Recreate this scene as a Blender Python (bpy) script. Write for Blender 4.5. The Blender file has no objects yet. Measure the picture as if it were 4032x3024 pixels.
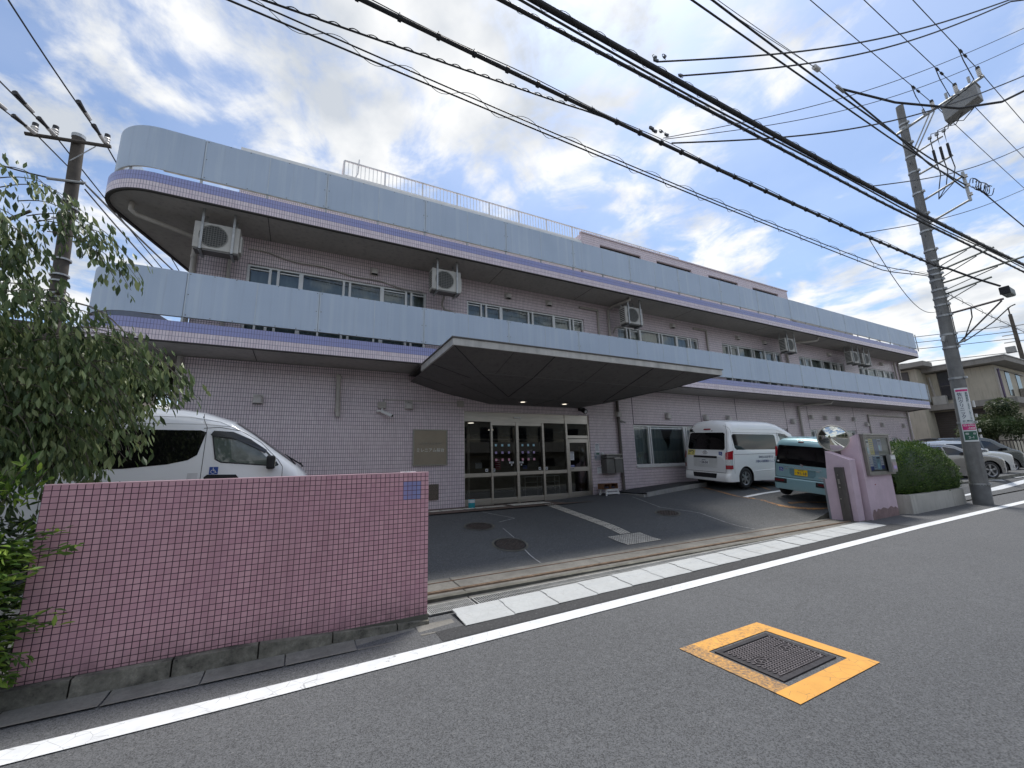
import bpy, bmesh, math, random
from mathutils import Vector, Matrix
R = math.radians
random.seed(7)
S = bpy.context.scene
COL = S.collection

# ------------------------------------------------------------------ camera
cam_d = bpy.data.cameras.new('camera'); cam = bpy.data.objects.new('camera', cam_d); COL.objects.link(cam)
cam_d.sensor_width = 36; cam_d.lens = 1600/4032*36; cam_d.clip_start = .05; cam_d.clip_end = 4000
cr = Vector((0.88928, -0.45638, -0.02992)); cu = Vector((-0.06496, -0.19077, 0.97948)); cf = Vector((0.45273, 0.86909, 0.19929))
cam.matrix_world = Matrix(((cr.x, cu.x, -cf.x, 0), (cr.y, cu.y, -cf.y, 0), (cr.z, cu.z, -cf.z, 1.65), (0, 0, 0, 1)))
S.camera = cam
S.view_settings.view_transform = 'Standard'; S.view_settings.look = 'None'; S.view_settings.exposure = 0.5; S.view_settings.gamma = 1

# ------------------------------------------------------------------ sun and sky
SUN_EL, SUN_AZ = 66, 48      # azimuth from +Y towards +X
sd = bpy.data.lights.new('sun', 'SUN'); sd.energy = 2.4; sd.angle = R(13); sd.color = (1, .95, .88)
sun = bpy.data.objects.new('sun', sd); COL.objects.link(sun)
sdir = Vector((math.sin(R(SUN_AZ))*math.cos(R(SUN_EL)), math.cos(R(SUN_AZ))*math.cos(R(SUN_EL)), math.sin(R(SUN_EL))))
sun.rotation_euler = sdir.to_track_quat('Z', 'Y').to_euler()
W = bpy.data.worlds.new('World'); S.world = W; W.use_nodes = True
nt = W.node_tree; N = nt.nodes; L = nt.links; N.clear()
def nd(t, **k):
    n = N.new(t)
    for a, b in k.items(): setattr(n, a, b)
    return n
sky = nd('ShaderNodeTexSky', sky_type='NISHITA', sun_disc=False, sun_elevation=R(SUN_EL), sun_rotation=R(SUN_AZ))
sky.air_density = 1.0; sky.dust_density = 1.2; sky.ozone_density = 1.5
tc = nd('ShaderNodeTexCoord'); sep = nd('ShaderNodeSeparateXYZ'); L.new(tc.outputs['Generated'], sep.inputs[0])
def mth(op, a, b=None, c=None, clamp=False):
    n = nd('ShaderNodeMath', operation=op, use_clamp=clamp)
    for i, v in enumerate((a, b, c)):
        if v is None: continue
        if isinstance(v, (int, float)): n.inputs[i].default_value = v
        else: L.new(v, n.inputs[i])
    return n.outputs[0]
zz = mth('ADD', mth('MAXIMUM', sep.outputs[2], 0), .16)
cmb = nd('ShaderNodeCombineXYZ'); L.new(mth('DIVIDE', sep.outputs[0], zz), cmb.inputs[0]); L.new(mth('DIVIDE', sep.outputs[1], zz), cmb.inputs[1])
mp = nd('ShaderNodeMapping'); L.new(cmb.outputs[0], mp.inputs[0]); mp.inputs['Location'].default_value = (20.2, 3.3, 0); mp.inputs['Rotation'].default_value = (0, 0, 1.2)
n1 = nd('ShaderNodeTexNoise'); L.new(mp.outputs[0], n1.inputs['Vector']); n1.inputs['Scale'].default_value = 1.5; n1.inputs['Detail'].default_value = 13; n1.inputs['Roughness'].default_value = .60; n1.inputs['Distortion'].default_value = .3
n2 = nd('ShaderNodeTexNoise'); L.new(mp.outputs[0], n2.inputs['Vector']); n2.inputs['Scale'].default_value = 4.6; n2.inputs['Detail'].default_value = 11; n2.inputs['Roughness'].default_value = .6; n2.inputs['Distortion'].default_value = .5
cov = mth('ADD', n1.outputs[0], mth('MULTIPLY', mth('SUBTRACT', n2.outputs[0], .5), .48))
low = mth('MULTIPLY', mth('SUBTRACT', .45, sep.outputs[2], clamp=True), .22)
cl = nd('ShaderNodeMapRange', interpolation_type='SMOOTHSTEP'); L.new(mth('ADD', cov, low), cl.inputs[0]); cl.inputs[1].default_value = .445; cl.inputs[2].default_value = .595
n3 = nd('ShaderNodeTexNoise'); L.new(mp.outputs[0], n3.inputs['Vector']); n3.inputs['Scale'].default_value = 3.2; n3.inputs['Detail'].default_value = 8
cr2 = nd('ShaderNodeValToRGB'); L.new(n3.outputs[0], cr2.inputs[0])
cr2.color_ramp.elements[0].position = .36; cr2.color_ramp.elements[0].color = (4.6, 4.9, 5.3, 1)
cr2.color_ramp.elements[1].position = .56; cr2.color_ramp.elements[1].color = (7.5, 7.5, 7.4, 1)
skb = nd('ShaderNodeMix', data_type='RGBA', blend_type='MULTIPLY'); skb.inputs[0].default_value = 1
L.new(sky.outputs[0], skb.inputs[6]); skb.inputs[7].default_value = (.97, 1.12, 1.27, 1)
mx = nd('ShaderNodeMix', data_type='RGBA'); L.new(mth('ADD', mth('MULTIPLY', cl.outputs[0], .83), .13), mx.inputs[0]); L.new(skb.outputs[2], mx.inputs[6]); L.new(cr2.outputs[0], mx.inputs[7])
bg = nd('ShaderNodeBackground'); L.new(mx.outputs[2], bg.inputs[0]); bg.inputs[1].default_value = .1
wo = nd('ShaderNodeOutputWorld'); L.new(bg.outputs[0], wo.inputs[0])

# ------------------------------------------------------------------ materials
MATS = {}
class NT:
    def __init__(s, m):
        s.m = m; m.use_nodes = True; s.t = m.node_tree; s.b = s.t.nodes['Principled BSDF']
    def n(s, t, ins=None, **k):
        x = s.t.nodes.new(t)
        for a, b in k.items(): setattr(x, a, b)
        for a, b in (ins or {}).items():
            if hasattr(b, 'is_output'): s.t.links.new(b, x.inputs[a])
            else: x.inputs[a].default_value = b
        return x
    def l(s, a, b): s.t.links.new(a, s.b.inputs[b])
    def math(s, op, a, b=0, clamp=False): return s.n('ShaderNodeMath', {0: a, 1: b}, operation=op, use_clamp=clamp).outputs[0]
    def mix(s, f, a, b, bt='MIX'): return s.n('ShaderNodeMix', {0: f, 6: a, 7: b}, data_type='RGBA', blend_type=bt).outputs[2]
    def noise(s, sc, det=4, rough=.5, vec=None, stretch=None):
        if vec is None: vec = s.n('ShaderNodeTexCoord').outputs['Object']
        if stretch: vec = s.n('ShaderNodeMapping', {0: vec, 'Scale': stretch}).outputs[0]
        return s.n('ShaderNodeTexNoise', {'Vector': vec, 'Scale': sc, 'Detail': det, 'Roughness': rough}).outputs[0]
    def ramp(s, v, a, b): return s.n('ShaderNodeMapRange', {0: v, 1: a, 2: b}).outputs[0]
    def bump(s, h, st=.3, d=.01):
        b = s.n('ShaderNodeBump', {'Height': h, 'Strength': st, 'Distance': d}); s.l(b.outputs[0], 'Normal')
def c4(c): return (c[0], c[1], c[2], 1)
def mat(name, col, rough=.6, metal=0, var=.12, vs=3, bump=0, bs=60, spec=None, streak=0, coat=0, stretch=None):
    if name in MATS: return MATS[name]
    m = bpy.data.materials.new(name); t = NT(m); b = t.b
    b.inputs['Roughness'].default_value = rough; b.inputs['Metallic'].default_value = metal
    if spec is not None: b.inputs['Specular IOR Level'].default_value = spec
    if coat: b.inputs['Coat Weight'].default_value = coat; b.inputs['Coat Roughness'].default_value = .04
    base = t.n('ShaderNodeRGB').outputs[0]; base.default_value = c4(col)
    out = base
    if var:
        f = t.noise(vs, 6, .6, stretch=stretch); lo = tuple(x*(1-var) for x in col); hi = tuple(min(1, x*(1+var)) for x in col)
        out = t.mix(t.ramp(f, .3, .7), c4(lo), c4(hi))
        t.l(t.ramp(t.noise(vs*2.3, 4), -.5, 1.6), 'Roughness') if False else None
    if streak:
        g = t.noise(1, 5, .6, stretch=(5, 5, .25)); out = t.mix(t.math('MULTIPLY', t.ramp(g, .45, .75), streak), out, c4(tuple(x*.45 for x in col)))
    t.l(out, 'Base Color')
    if bump: t.bump(t.noise(bs, 3), bump)
    MATS[name] = m; return m
def emit(name, col, s):
    m = bpy.data.materials.new(name); t = NT(m); t.b.inputs['Emission Color'].default_value = c4(col); t.b.inputs['Emission Strength'].default_value = s
    t.b.inputs['Base Color'].default_value = c4(col); MATS[name] = m; return m

def tile_mat(name, w, h, mort, mortar_col, c1, c2, bands=None, blue=None, dirt=0, rough=.35):
    """UV in metres; tiles w x h; bands = (v split, upper colour) ; blue = (u0,u1,v0,v1,colour)"""
    m = bpy.data.materials.new(name); t = NT(m)
    uv = t.n('ShaderNodeUVMap').outputs[0]
    br = t.n('ShaderNodeTexBrick', {'Vector': uv, 'Color1': c4(c1), 'Color2': c4(c2), 'Mortar': c4(mortar_col), 'Scale': 1, 'Mortar Size': mort, 'Mortar Smooth': .25, 'Bias': 0, 'Brick Width': w, 'Row Height': h}, offset=0, squash=1)
    sp = t.n('ShaderNodeSeparateXYZ', {0: uv})
    col = br.outputs[0]
    mask = t.math('SUBTRACT', 1, br.outputs['Fac'])
    tint = None
    if bands:
        f = t.math('GREATER_THAN', sp.outputs[1], bands[0])
        tint = (f, bands[1])
    if blue:
        a = t.math('GREATER_THAN', sp.outputs[0], blue[0]); b = t.math('LESS_THAN', sp.outputs[0], blue[1]); c = t.math('GREATER_THAN', sp.outputs[1], blue[2]); d = t.math('LESS_THAN', sp.outputs[1], blue[3])
        tint = (t.math('MULTIPLY', t.math('MULTIPLY', a, b), t.math('MULTIPLY', c, d)), blue[4])
    if tint:
        col2 = t.mix(t.math('MULTIPLY', tint[0], mask), col, c4(tint[1])); col = col2
    # big tonal drift of the glaze
    g = t.noise(.6, 5, .6); col = t.mix(t.ramp(g, .3, .75), col, (0, 0, 0, 1), 'MIX') if False else col
    dr = t.n('ShaderNodeMix', {0: t.math('MULTIPLY', t.ramp(g, .35, .8), .16 + dirt), 6: col, 7: c4(tuple(x*.55 for x in c1))}, data_type='RGBA').outputs[2]
    st = t.noise(1, 5, .6, stretch=(6, 6, .3)); dr = t.mix(t.math('MULTIPLY', t.ramp(st, .47, .72), .14 + dirt*1.6), dr, c4(tuple(x*.45 for x in c1)))
    st2 = t.noise(2.2, 4, .6); dr = t.mix(t.math('MULTIPLY', t.ramp(st2, .52, .7), .25 if dirt else .10), dr, c4((c1[0]*.82, c1[1]*.72, c1[2]*.86)))
    if dirt:
        z = t.ramp(sp.outputs[1], .42, .08); nn = t.noise(9, 5, .7)
        dr = t.mix(t.math('MULTIPLY', t.math('MULTIPLY', z, t.ramp(nn, .3, .7)), .75, True), dr, (.05, .045, .045, 1))
    t.l(dr, 'Base Color'); t.b.inputs['Roughness'].default_value = rough
    t.l(t.ramp(br.outputs['Fac'], -.6, 1.3), 'Roughness') if False else None
    t.bump(mask, .2, .003)
    MATS[name] = m; return m

tile_f = tile_mat('tile_mauve', .05, .1, .0048, (.10, .085, .11), (.72, .61, .645), (.80, .70, .725))
tile_p = tile_mat('tile_pink', .05, .05, .0036, (.035, .006, .022), (.58, .32, .365), (.68, .40, .44), blue=(2.9, 3.1, 1.35, 1.55, (.25, .29, .55)), dirt=.08)
tile_b = tile_mat('tile_band', .05, .1025, .0035, (.07, .06, .15), (.70, .60, .64), (.80, .71, .74), bands=(.207, (.30, .33, .60)))

def asphalt(name, base, patch=.25, wear=True, speck=.3):
    m = bpy.data.materials.new(name); t = NT(m)
    o = t.n('ShaderNodeTexCoord').outputs['Object']
    big = t.noise(.45, 6, .6, vec=o); mid = t.noise(5, 5, .6, vec=o)
    v = t.n('ShaderNodeTexVoronoi', {'Vector': o, 'Scale': 150}); rnd = t.n('ShaderNodeSeparateColor', {0: v.outputs['Color']}).outputs[0]
    v2 = t.n('ShaderNodeTexVoronoi', {'Vector': o, 'Scale': 70}); rnd2 = t.n('ShaderNodeSeparateColor', {0: v2.outputs['Color']}).outputs[1]
    col = t.mix(t.ramp(big, .3, .7), c4(tuple(x*(1-patch) for x in base)), c4(tuple(x*(1+patch) for x in base)))
    col = t.mix(t.math('MULTIPLY', t.ramp(mid, .3, .7), .35), col, c4(tuple(x*.6 for x in base)))
    tr_ = t.noise(1, 4, .55, vec=o, stretch=(.10, 1.1, 1)); col = t.mix(t.math('MULTIPLY', t.ramp(tr_, .42, .66), .38), col, c4(tuple(x*.62 for x in base)))
    ck = t.n('ShaderNodeTexVoronoi', {'Vector': o, 'Scale': .55}, feature='DISTANCE_TO_EDGE').outputs['Distance']; wob = t.noise(3.5, 6, .7, vec=o); ckm = t.math('MULTIPLY', t.math('LESS_THAN', t.math('ADD', ck, t.math('MULTIPLY', t.math('SUBTRACT', wob, .5), .12)), .0035), t.math('GREATER_THAN', big, .55)); col = t.mix(t.math('MULTIPLY', ckm, .45), col, (.02, .02, .02, 1))
    gr = t.noise(26, 3, .7, vec=o); col = t.mix(t.math('MULTIPLY', t.ramp(gr, .42, .62), .45), col, c4(tuple(x*1.75 for x in base)))
    gr2 = t.noise(60, 2, .6, vec=o); col = t.mix(t.math('MULTIPLY', t.ramp(gr2, .55, .42), .5), col, c4(tuple(x*.45 for x in base)))
    col = t.mix(t.math('MULTIPLY', t.ramp(rnd, .0, 1), .55), col, c4(tuple(x*1.9 for x in base)))
    col = t.mix(t.math('MULTIPLY', t.math('LESS_THAN', rnd, .3), .5), col, c4(tuple(x*.35 for x in base)))
    col = t.mix(t.math('MULTIPLY', t.math('GREATER_THAN', rnd2, .985), speck, True), col, (.24, .24, .235, 1))
    t.l(col, 'Base Color'); t.b.inputs['Roughness'].default_value = .85
    t.bump(v.outputs['Distance'], .55, .006)
    MATS[name] = m; return m
asph = asphalt('asphalt_road', (.094, .097, .101)); asph_l = asphalt('asphalt_forecourt', (.088, .091, .093), .40, speck=.45)
asph_d = asphalt('asphalt_dark_patch', (.045, .046, .048), .2)
def paint(name, col, wearlo=.35, wearhi=.55, sc=22, under=(.08, .08, .085), amount=1.):
    m = bpy.data.materials.new(name); t = NT(m); o = t.n('ShaderNodeTexCoord').outputs['Object']
    a = t.noise(sc, 7, .75, vec=o); b = t.noise(1.6, 4, .6, vec=o)
    v = t.n('ShaderNodeTexVoronoi', {'Vector': o, 'Scale': 9}, feature='DISTANCE_TO_EDGE')
    w = t.math('ADD', t.math('MULTIPLY', a, .65), t.math('MULTIPLY', b, .35))
    f = t.math('MULTIPLY', t.n('ShaderNodeMapRange', {0: w, 1: wearhi, 2: wearlo}).outputs[0], amount)
    cr_ = t.math('MULTIPLY', t.math('LESS_THAN', v.outputs['Distance'], .012), t.math('GREATER_THAN', b, .5))
    f = t.math('MAXIMUM', f, t.math('MULTIPLY', cr_, .45))
    dirt = t.noise(7, 5, .6, vec=o)
    c = t.mix(t.ramp(dirt, .3, .75), c4(col), c4(tuple(x*.8 for x in col)))
    t.l(t.mix(f, c, c4(under)), 'Base Color'); t.b.inputs['Roughness'].default_value = .7; t.bump(a, .3, .004)
    MATS[name] = m; return m
p_white = paint('paint_white', (.76, .78, .79), .30, .40); p_worn = paint('paint_white_worn', (.62, .63, .63), .36, .56)
p_orange = paint('paint_orange', (.82, .40, .075), .28, .40, 30); p_orange_w = paint('paint_orange_worn', (.56, .27, .07), .42, .60, 16)
p_orange_g = paint('paint_orange_gone', (.78, .40, .09), .38, .58, 34)
p_orange_f = paint('paint_orange_faded', (.80, .40, .08), .34, .52, 34)
p_gut = paint('paint_white_gutter', (.50, .52, .52), .3, .5, 7, (.27, .27, .26), .8)

def concrete(name, col, dark=.55, sc=2.2, grit=.5):
    m = bpy.data.materials.new(name); t = NT(m); o = t.n('ShaderNodeTexCoord').outputs['Object']
    a = t.noise(sc, 8, .68, vec=o); b = t.noise(60, 3, .6, vec=o); c = t.noise(1.5, 5, .6, vec=o, stretch=(7, 7, .5))
    col_ = t.mix(t.ramp(a, .35, .65), c4(tuple(x*dark for x in col)), c4(col))
    col_ = t.mix(t.math('MULTIPLY', t.ramp(b, .4, .7), grit), col_, c4(tuple(x*.5 for x in col)))
    col_ = t.mix(t.math('MULTIPLY', t.ramp(c, .5, .75), .45), col_, c4(tuple(x*.35 for x in col)))
    t.l(col_, 'Base Color'); t.b.inputs['Roughness'].default_value = .9; t.bump(b, .35, .006)
    MATS[name] = m; return m
conc = concrete('concrete', (.27, .26, .235)); conc_d = concrete('concrete_mossy', (.20, .195, .16), .3); conc_l = concrete('concrete_pale', (.36, .355, .34), .75)
conc_kerb = concrete('concrete_kerb', (.30, .285, .235), .13, 6, .8); soffit_m = concrete('soffit_paint', (.43, .405, .375), .82, .8, .06)
pole_m = concrete('pole_concrete', (.24, .24, .235), .7, 3, .3); pole_brown = concrete('pole_brown', (.11, .095, .08), .6, 3, .3)
plaster_pink = mat('plaster_lilac', (.57, .45, .52), .85, 0, .10, 2.2, bump=.15, bs=25, streak=.10); plaster_grey = mat('panel_grey', (.23, .25, .27), .6)
beige_wall = concrete('render_beige', (.52, .475, .38), .88, 1.2, .1); beige_d = concrete('render_trim', (.30, .28, .25), .85, 1.5, .1)

def panel_mat():
    m = bpy.data.materials.new('parapet_panel'); t = NT(m); o = t.n('ShaderNodeTexCoord').outputs['Object']
    a = t.noise(1, 5, .65, vec=o, stretch=(5.5, 5.5, .22)); b = t.noise(.8, 4, vec=o); c = t.noise(1, 5, .7, vec=o, stretch=(17, 17, .5))
    col = t.mix(t.ramp(b, .3, .7), (.42, .51, .63, 1), (.475, .565, .685, 1))
    col = t.mix(t.math('MULTIPLY', t.ramp(a, .5, .74), .5), col, (.60, .68, .74, 1))
    col = t.mix(t.math('MULTIPLY', t.ramp(c, .55, .78), .3), col, (.27, .30, .36, 1))
    t.l(col, 'Base Color'); t.b.inputs['Roughness'].default_value = .55; t.b.inputs['Specular IOR Level'].default_value = .35
    MATS['panel'] = m; return m
panel_m = panel_mat()
steel = mat('stainless', (.46, .43, .38), .33, .85, .12, 2, stretch=(1, 1, 8)); steel_d = mat('steel_dark', (.16, .155, .145), .45, .7, .2)
alu = mat('aluminium_white', (.70, .71, .70), .4, .2, .06); galv = mat('galvanised', (.40, .41, .41), .5, .6, .2, 8)
pipe_m = mat('pvc_beige', (.43, .40, .36), .5, 0, .12, 4, streak=.3); pipe_br = mat('pvc_brown', (.10, .085, .075), .5)
black = mat('black_rubber', (.012, .012, .014), .6, 0, .1); blackc = mat('cable_black', (.018, .018, .02), .55, 0, .2, 9)
dark = mat('dark_void', (.015, .015, .017), .8, 0, 0)
canopy_m = concrete('canopy_underside', (.165, .155, .15), .85, 1.0, .1); fascia_m = mat('canopy_fascia', (.50, .485, .45), .45, .2, .15, 3, streak=.5)
white_pl = mat('white_plastic', (.70, .70, .68), .45, 0, .06); ac_m = mat('ac_ivory', (.47, .46, .425), .5, 0, .12, 3, streak=.35)
rust = mat('rust', (.15, .065, .04), .8, .2, .4, 20); iron = mat('cast_iron', (.05, .047, .05), .5, .6, .3, 20, bump=.2); iron_r = mat('cast_iron_brown', (.085, .07, .062), .65, .4, .3, 20, bump=.3)
vent_m = mat('vent_hood', (.56, .53, .50), .5, 0, .2, 5, streak=.3); granite = mat('granite_brown', (.12, .095, .075), .4, 0, .6, 60)
floor_t = mat('floor_tile_brown', (.15, .105, .085), .6, 0, .25, 5); tact_b = mat('tactile_base', (.24, .225, .20), .8, 0, .3, 12); tact_m = mat('tactile_cream', (.60, .57, .50), .7, 0, .2, 12, bump=.1)
plaque = mat('plaque_bronze', (.30, .255, .19), .42, .35, .14, 1.2); plaque_f = mat('plaque_frame', (.33, .32, .27), .35, .6); letter_m = mat('letter_silver', (.72, .72, .66), .35, .4, 0)
paper = mat('paper_white', (.74, .75, .76), .7, 0, .03); ink = mat('ink', (.05, .06, .1), .7, 0, 0); ink_b = mat('ink_blue', (.03, .08, .32), .6, 0, 0)
sk = {n: mat('sticker_'+n, c, .5, 0, 0) for n, c in dict(blue=(.42, .70, .80), violet=(.42, .34, .62), pink=(.76, .38, .48), red=(.40, .02, .06), yellow=(.70, .62, .20), navy=(.03, .07, .34), teal=(.02, .28, .33), green=(.03, .12, .08), magenta=(.62, .03, .20), orange=(.7, .25, .03)).items()}
carwhite = mat('car_paint_white', (.86, .87, .87), .25, 0, .02, 1, coat=.6); carblue = mat('car_paint_greyblue', (.28, .46, .50), .28, .25, .04, 1, coat=.8)
cargrey = mat('car_paint_grey', (.26, .25, .24), .25, .6, .03, 1, coat=1); carsilver = mat('car_paint_silver', (.66, .68, .69), .28, .6, .03, 1, coat=1); cardark = mat('car_paint_dark', (.065, .075, .075), .25, .4, .03, 1, coat=1)
glass_c = mat('car_glass', (.008, .008, .010), .03, 0, 0, spec=.6); glass_l = mat('car_glass_tint', (.10, .125, .11), .04, 0, .2, 2, spec=.7)
lens_r = mat('lens_red', (.32, .01, .02), .12, 0, .2, 30, coat=.5); lens_w = mat('lens_clear', (.62, .62, .62), .1, .3, .3, 40, coat=.5); chrome = mat('chrome', (.72, .72, .72), .12, 1, 0); alloy = mat('alloy_wheel', (.42, .42, .43), .3, .8, .05)
wood = mat('wood_box', (.20, .10, .05), .7, 0, .3, 10)
curtain_m = mat('curtain', (.36, .42, .42), .8, 0, .1, 2); curtain_w = mat('curtain_pale', (.48, .50, .46), .8, 0, .1, 2)
lampglow = emit('lamp_glow', (1, .93, .82), 2.2)
porc = mat('porcelain', (.62, .60, .57), .25, 0, .05)
mirror_m = bpy.data.materials.new('mirror'); _t = NT(mirror_m); _t.b.inputs['Metallic'].default_value = 1; _t.b.inputs['Roughness'].default_value = .03; _t.b.inputs['Base Color'].default_value = (.68, .70, .66, 1)
def glass_mat(name, tint, refl=.12):
    m = bpy.data.materials.new(name); m.use_nodes = True; t = m.node_tree; t.nodes.clear()
    tr = t.nodes.new('ShaderNodeBsdfTransparent'); tr.inputs[0].default_value = c4(tint)
    gl = t.nodes.new('ShaderNodeBsdfGlossy'); gl.inputs['Roughness'].default_value = .02; gl.inputs[0].default_value = (.9, .95, .95, 1)
    fr = t.nodes.new('ShaderNodeFresnel'); fr.inputs[0].default_value = 1.5
    ad = t.nodes.new('ShaderNodeMath'); ad.operation = 'ADD'; ad.inputs[1].default_value = refl; t.links.new(fr.outputs[0], ad.inputs[0])
    mx = t.nodes.new('ShaderNodeMixShader'); t.links.new(ad.outputs[0], mx.inputs[0]); t.links.new(tr.outputs[0], mx.inputs[1]); t.links.new(gl.outputs[0], mx.inputs[2])
    o = t.nodes.new('ShaderNodeOutputMaterial'); t.links.new(mx.outputs[0], o.inputs[0]); return m
glass_case = glass_mat('case_glass', (.96, .97, .97), -.06)
glass = glass_mat('window_glass', (.62, .66, .66), .05); glass_door = glass_mat('door_glass', (.45, .46, .45), .03)
def leaf_mat(name, a, b, c, tr=.25):
    m = bpy.data.materials.new(name); t = NT(m); g = t.n('ShaderNodeNewGeometry').outputs['Random Per Island']
    rp = t.n('ShaderNodeValToRGB', {0: g}); e = rp.color_ramp.elements; e[0].color = c4(a); e[1].color = c4(c); x = e.new(.55); x.color = c4(b)
    t.l(rp.outputs[0], 'Base Color'); t.b.inputs['Roughness'].default_value = .45; t.b.inputs['Specular IOR Level'].default_value = .4
    tl = t.n('ShaderNodeBsdfTranslucent', {0: rp.outputs[0]}); ms = t.n('ShaderNodeMixShader', {0: tr, 1: t.b.outputs[0], 2: tl.outputs[0]})
    t.t.links.new(ms.outputs[0], t.t.nodes['Material Output'].inputs[0]); MATS[name] = m; return m
leaf_t = leaf_mat('leaf_tree', (.045, .075, .03), (.11, .165, .06), (.27, .32, .14)); leaf_b = leaf_mat('leaf_bush', (.06, .13, .03), (.15, .26, .05), (.32, .45, .07), .35)
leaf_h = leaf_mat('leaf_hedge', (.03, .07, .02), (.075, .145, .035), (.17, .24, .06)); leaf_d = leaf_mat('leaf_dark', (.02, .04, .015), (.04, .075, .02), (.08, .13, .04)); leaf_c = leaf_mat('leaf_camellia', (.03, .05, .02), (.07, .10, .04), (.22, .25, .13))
bark = concrete('bark', (.17, .15, .12), .5, 8)

# ------------------------------------------------------------------ mesh helpers
class MB:
    def __init__(s): s.V = []; s.F = []; s.M = []; s.U = {}
    def v(s, p): s.V.append(tuple(p)); return len(s.V)-1
    def face(s, pts, m=0, uv=None):
        i = [s.v(p) for p in pts]; s.F.append(i); s.M.append(m)
        if uv: s.U[len(s.F)-1] = uv
        return s
    def box(s, x0, x1, y0, y1, z0, z1, m=0, skip=''):
        b = len(s.V)
        for x in (x0, x1):
            for y in (y0, y1):
                for z in (z0, z1): s.V.append((x, y, z))
        fs = {'l': (0, 1, 3, 2), 'r': (4, 6, 7, 5), 'f': (0, 4, 5, 1), 'k': (2, 3, 7, 6), 'b': (0, 2, 6, 4), 't': (1, 5, 7, 3)}
        for k, f in fs.items():
            if k in skip: continue
            s.F.append([b+i for i in f]); s.M.append(m)
        return s
    def obox(s, c, ax, ay, az, m=0):   # oriented box: centre + half vectors
        c = Vector(c); b = len(s.V)
        for i in (-1, 1):
            for j in (-1, 1):
                for k in (-1, 1): s.V.append(tuple(c+Vector(ax)*i+Vector(ay)*j+Vector(az)*k))
        for f in ((0, 1, 3, 2), (4, 6, 7, 5), (0, 4, 5, 1), (2, 3, 7, 6), (0, 2, 6, 4), (1, 5, 7, 3)): s.F.append([b+i for i in f]); s.M.append(m)
        return s
    def tube(s, pts, r, n=8, m=0, caps=True, r1=None):
        pts = [Vector(p) for p in pts]; k = len(pts); base = len(s.V); ref = None
        for i, p in enumerate(pts):
            d = (pts[min(i+1, k-1)]-pts[max(i-1, 0)]).normalized()
            if ref is None: ref = Vector((0, 0, 1)) if abs(d.z) < .9 else Vector((1, 0, 0))
            a = d.cross(ref).normalized(); b = a.cross(d)
            rr = r if r1 is None else r+(r1-r)*i/(k-1)
            for j in range(n):
                t = 2*math.pi*j/n; s.V.append(tuple(p+(a*math.cos(t)+b*math.sin(t))*rr))
        for i in range(k-1):
            for j in range(n):
                s.F.append([base+i*n+j, base+i*n+(j+1) % n, base+(i+1)*n+(j+1) % n, base+(i+1)*n+j]); s.M.append(m)
        if caps:
            s.F.append([base+j for j in range(n)][::-1]); s.M.append(m); s.F.append([base+(k-1)*n+j for j in range(n)]); s.M.append(m)
        return s
    def disc(s, c, nrm, r, n=24, m=0, ry=None, up=None):
        c = Vector(c); nn = Vector(nrm).normalized(); u = Vector(up or (0, 0, 1)); a = nn.cross(u)
        if a.length < .1: a = Vector((1, 0, 0))
        a.normalize(); b = a.cross(nn)*-1
        s.face([c+a*r*math.cos(2*math.pi*i/n)+b*(ry or r)*math.sin(2*math.pi*i/n) for i in range(n)], m); return s
    def lathe(s, c, axis, prof, n=20, m=0):   # prof: (dist along axis, radius)
        return s.loft_rings([[Vector(c)+Vector(axis).normalized()*d] for d, r in prof], [r for d, r in prof], Vector(axis).normalized(), n, m)
    def loft_rings(s, cs, rs, ax, n, m):
        ref = Vector((0, 0, 1)) if abs(ax.z) < .9 else Vector((1, 0, 0)); a = ax.cross(ref).normalized(); b = a.cross(ax); base = len(s.V)
        for c, r in zip(cs, rs):
            for j in range(n):
                t = 2*math.pi*j/n; s.V.append(tuple(c[0]+(a*math.cos(t)+b*math.sin(t))*max(r, .0005)))
        for i in range(len(cs)-1):
            for j in range(n): s.F.append([base+i*n+j, base+i*n+(j+1) % n, base+(i+1)*n+(j+1) % n, base+(i+1)*n+j]); s.M.append(m)
        s.F.append([base+j for j in range(n)][::-1]); s.M.append(m); k = len(cs)-1; s.F.append([base+k*n+j for j in range(n)]); s.M.append(m); return s
    def prism(s, poly, z0, z1, m=0, fn=None, top=True, bot=True, uvwall=False):   # poly in (x,y); fn maps (x,y,z)->pt
        fn = fn or (lambda x, y, z: (x, y, z)); n = len(poly)
        ar = sum(poly[i][0]*poly[(i+1) % n][1]-poly[(i+1) % n][0]*poly[i][1] for i in range(n))
        if ar < 0: poly = poly[::-1]
        u = 0
        for i in range(n):
            a = poly[i]; b = poly[(i+1) % n]; l = math.dist(a, b)
            s.face([fn(*a, z0), fn(*b, z0), fn(*b, z1), fn(*a, z1)], m, [(u, z0), (u+l, z0), (u+l, z1), (u, z1)] if uvwall else None); u += l
        if bot: s.face([fn(*p, z0) for p in poly[::-1]], m)
        if top: s.face([fn(*p, z1) for p in poly], m)
        return s
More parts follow.
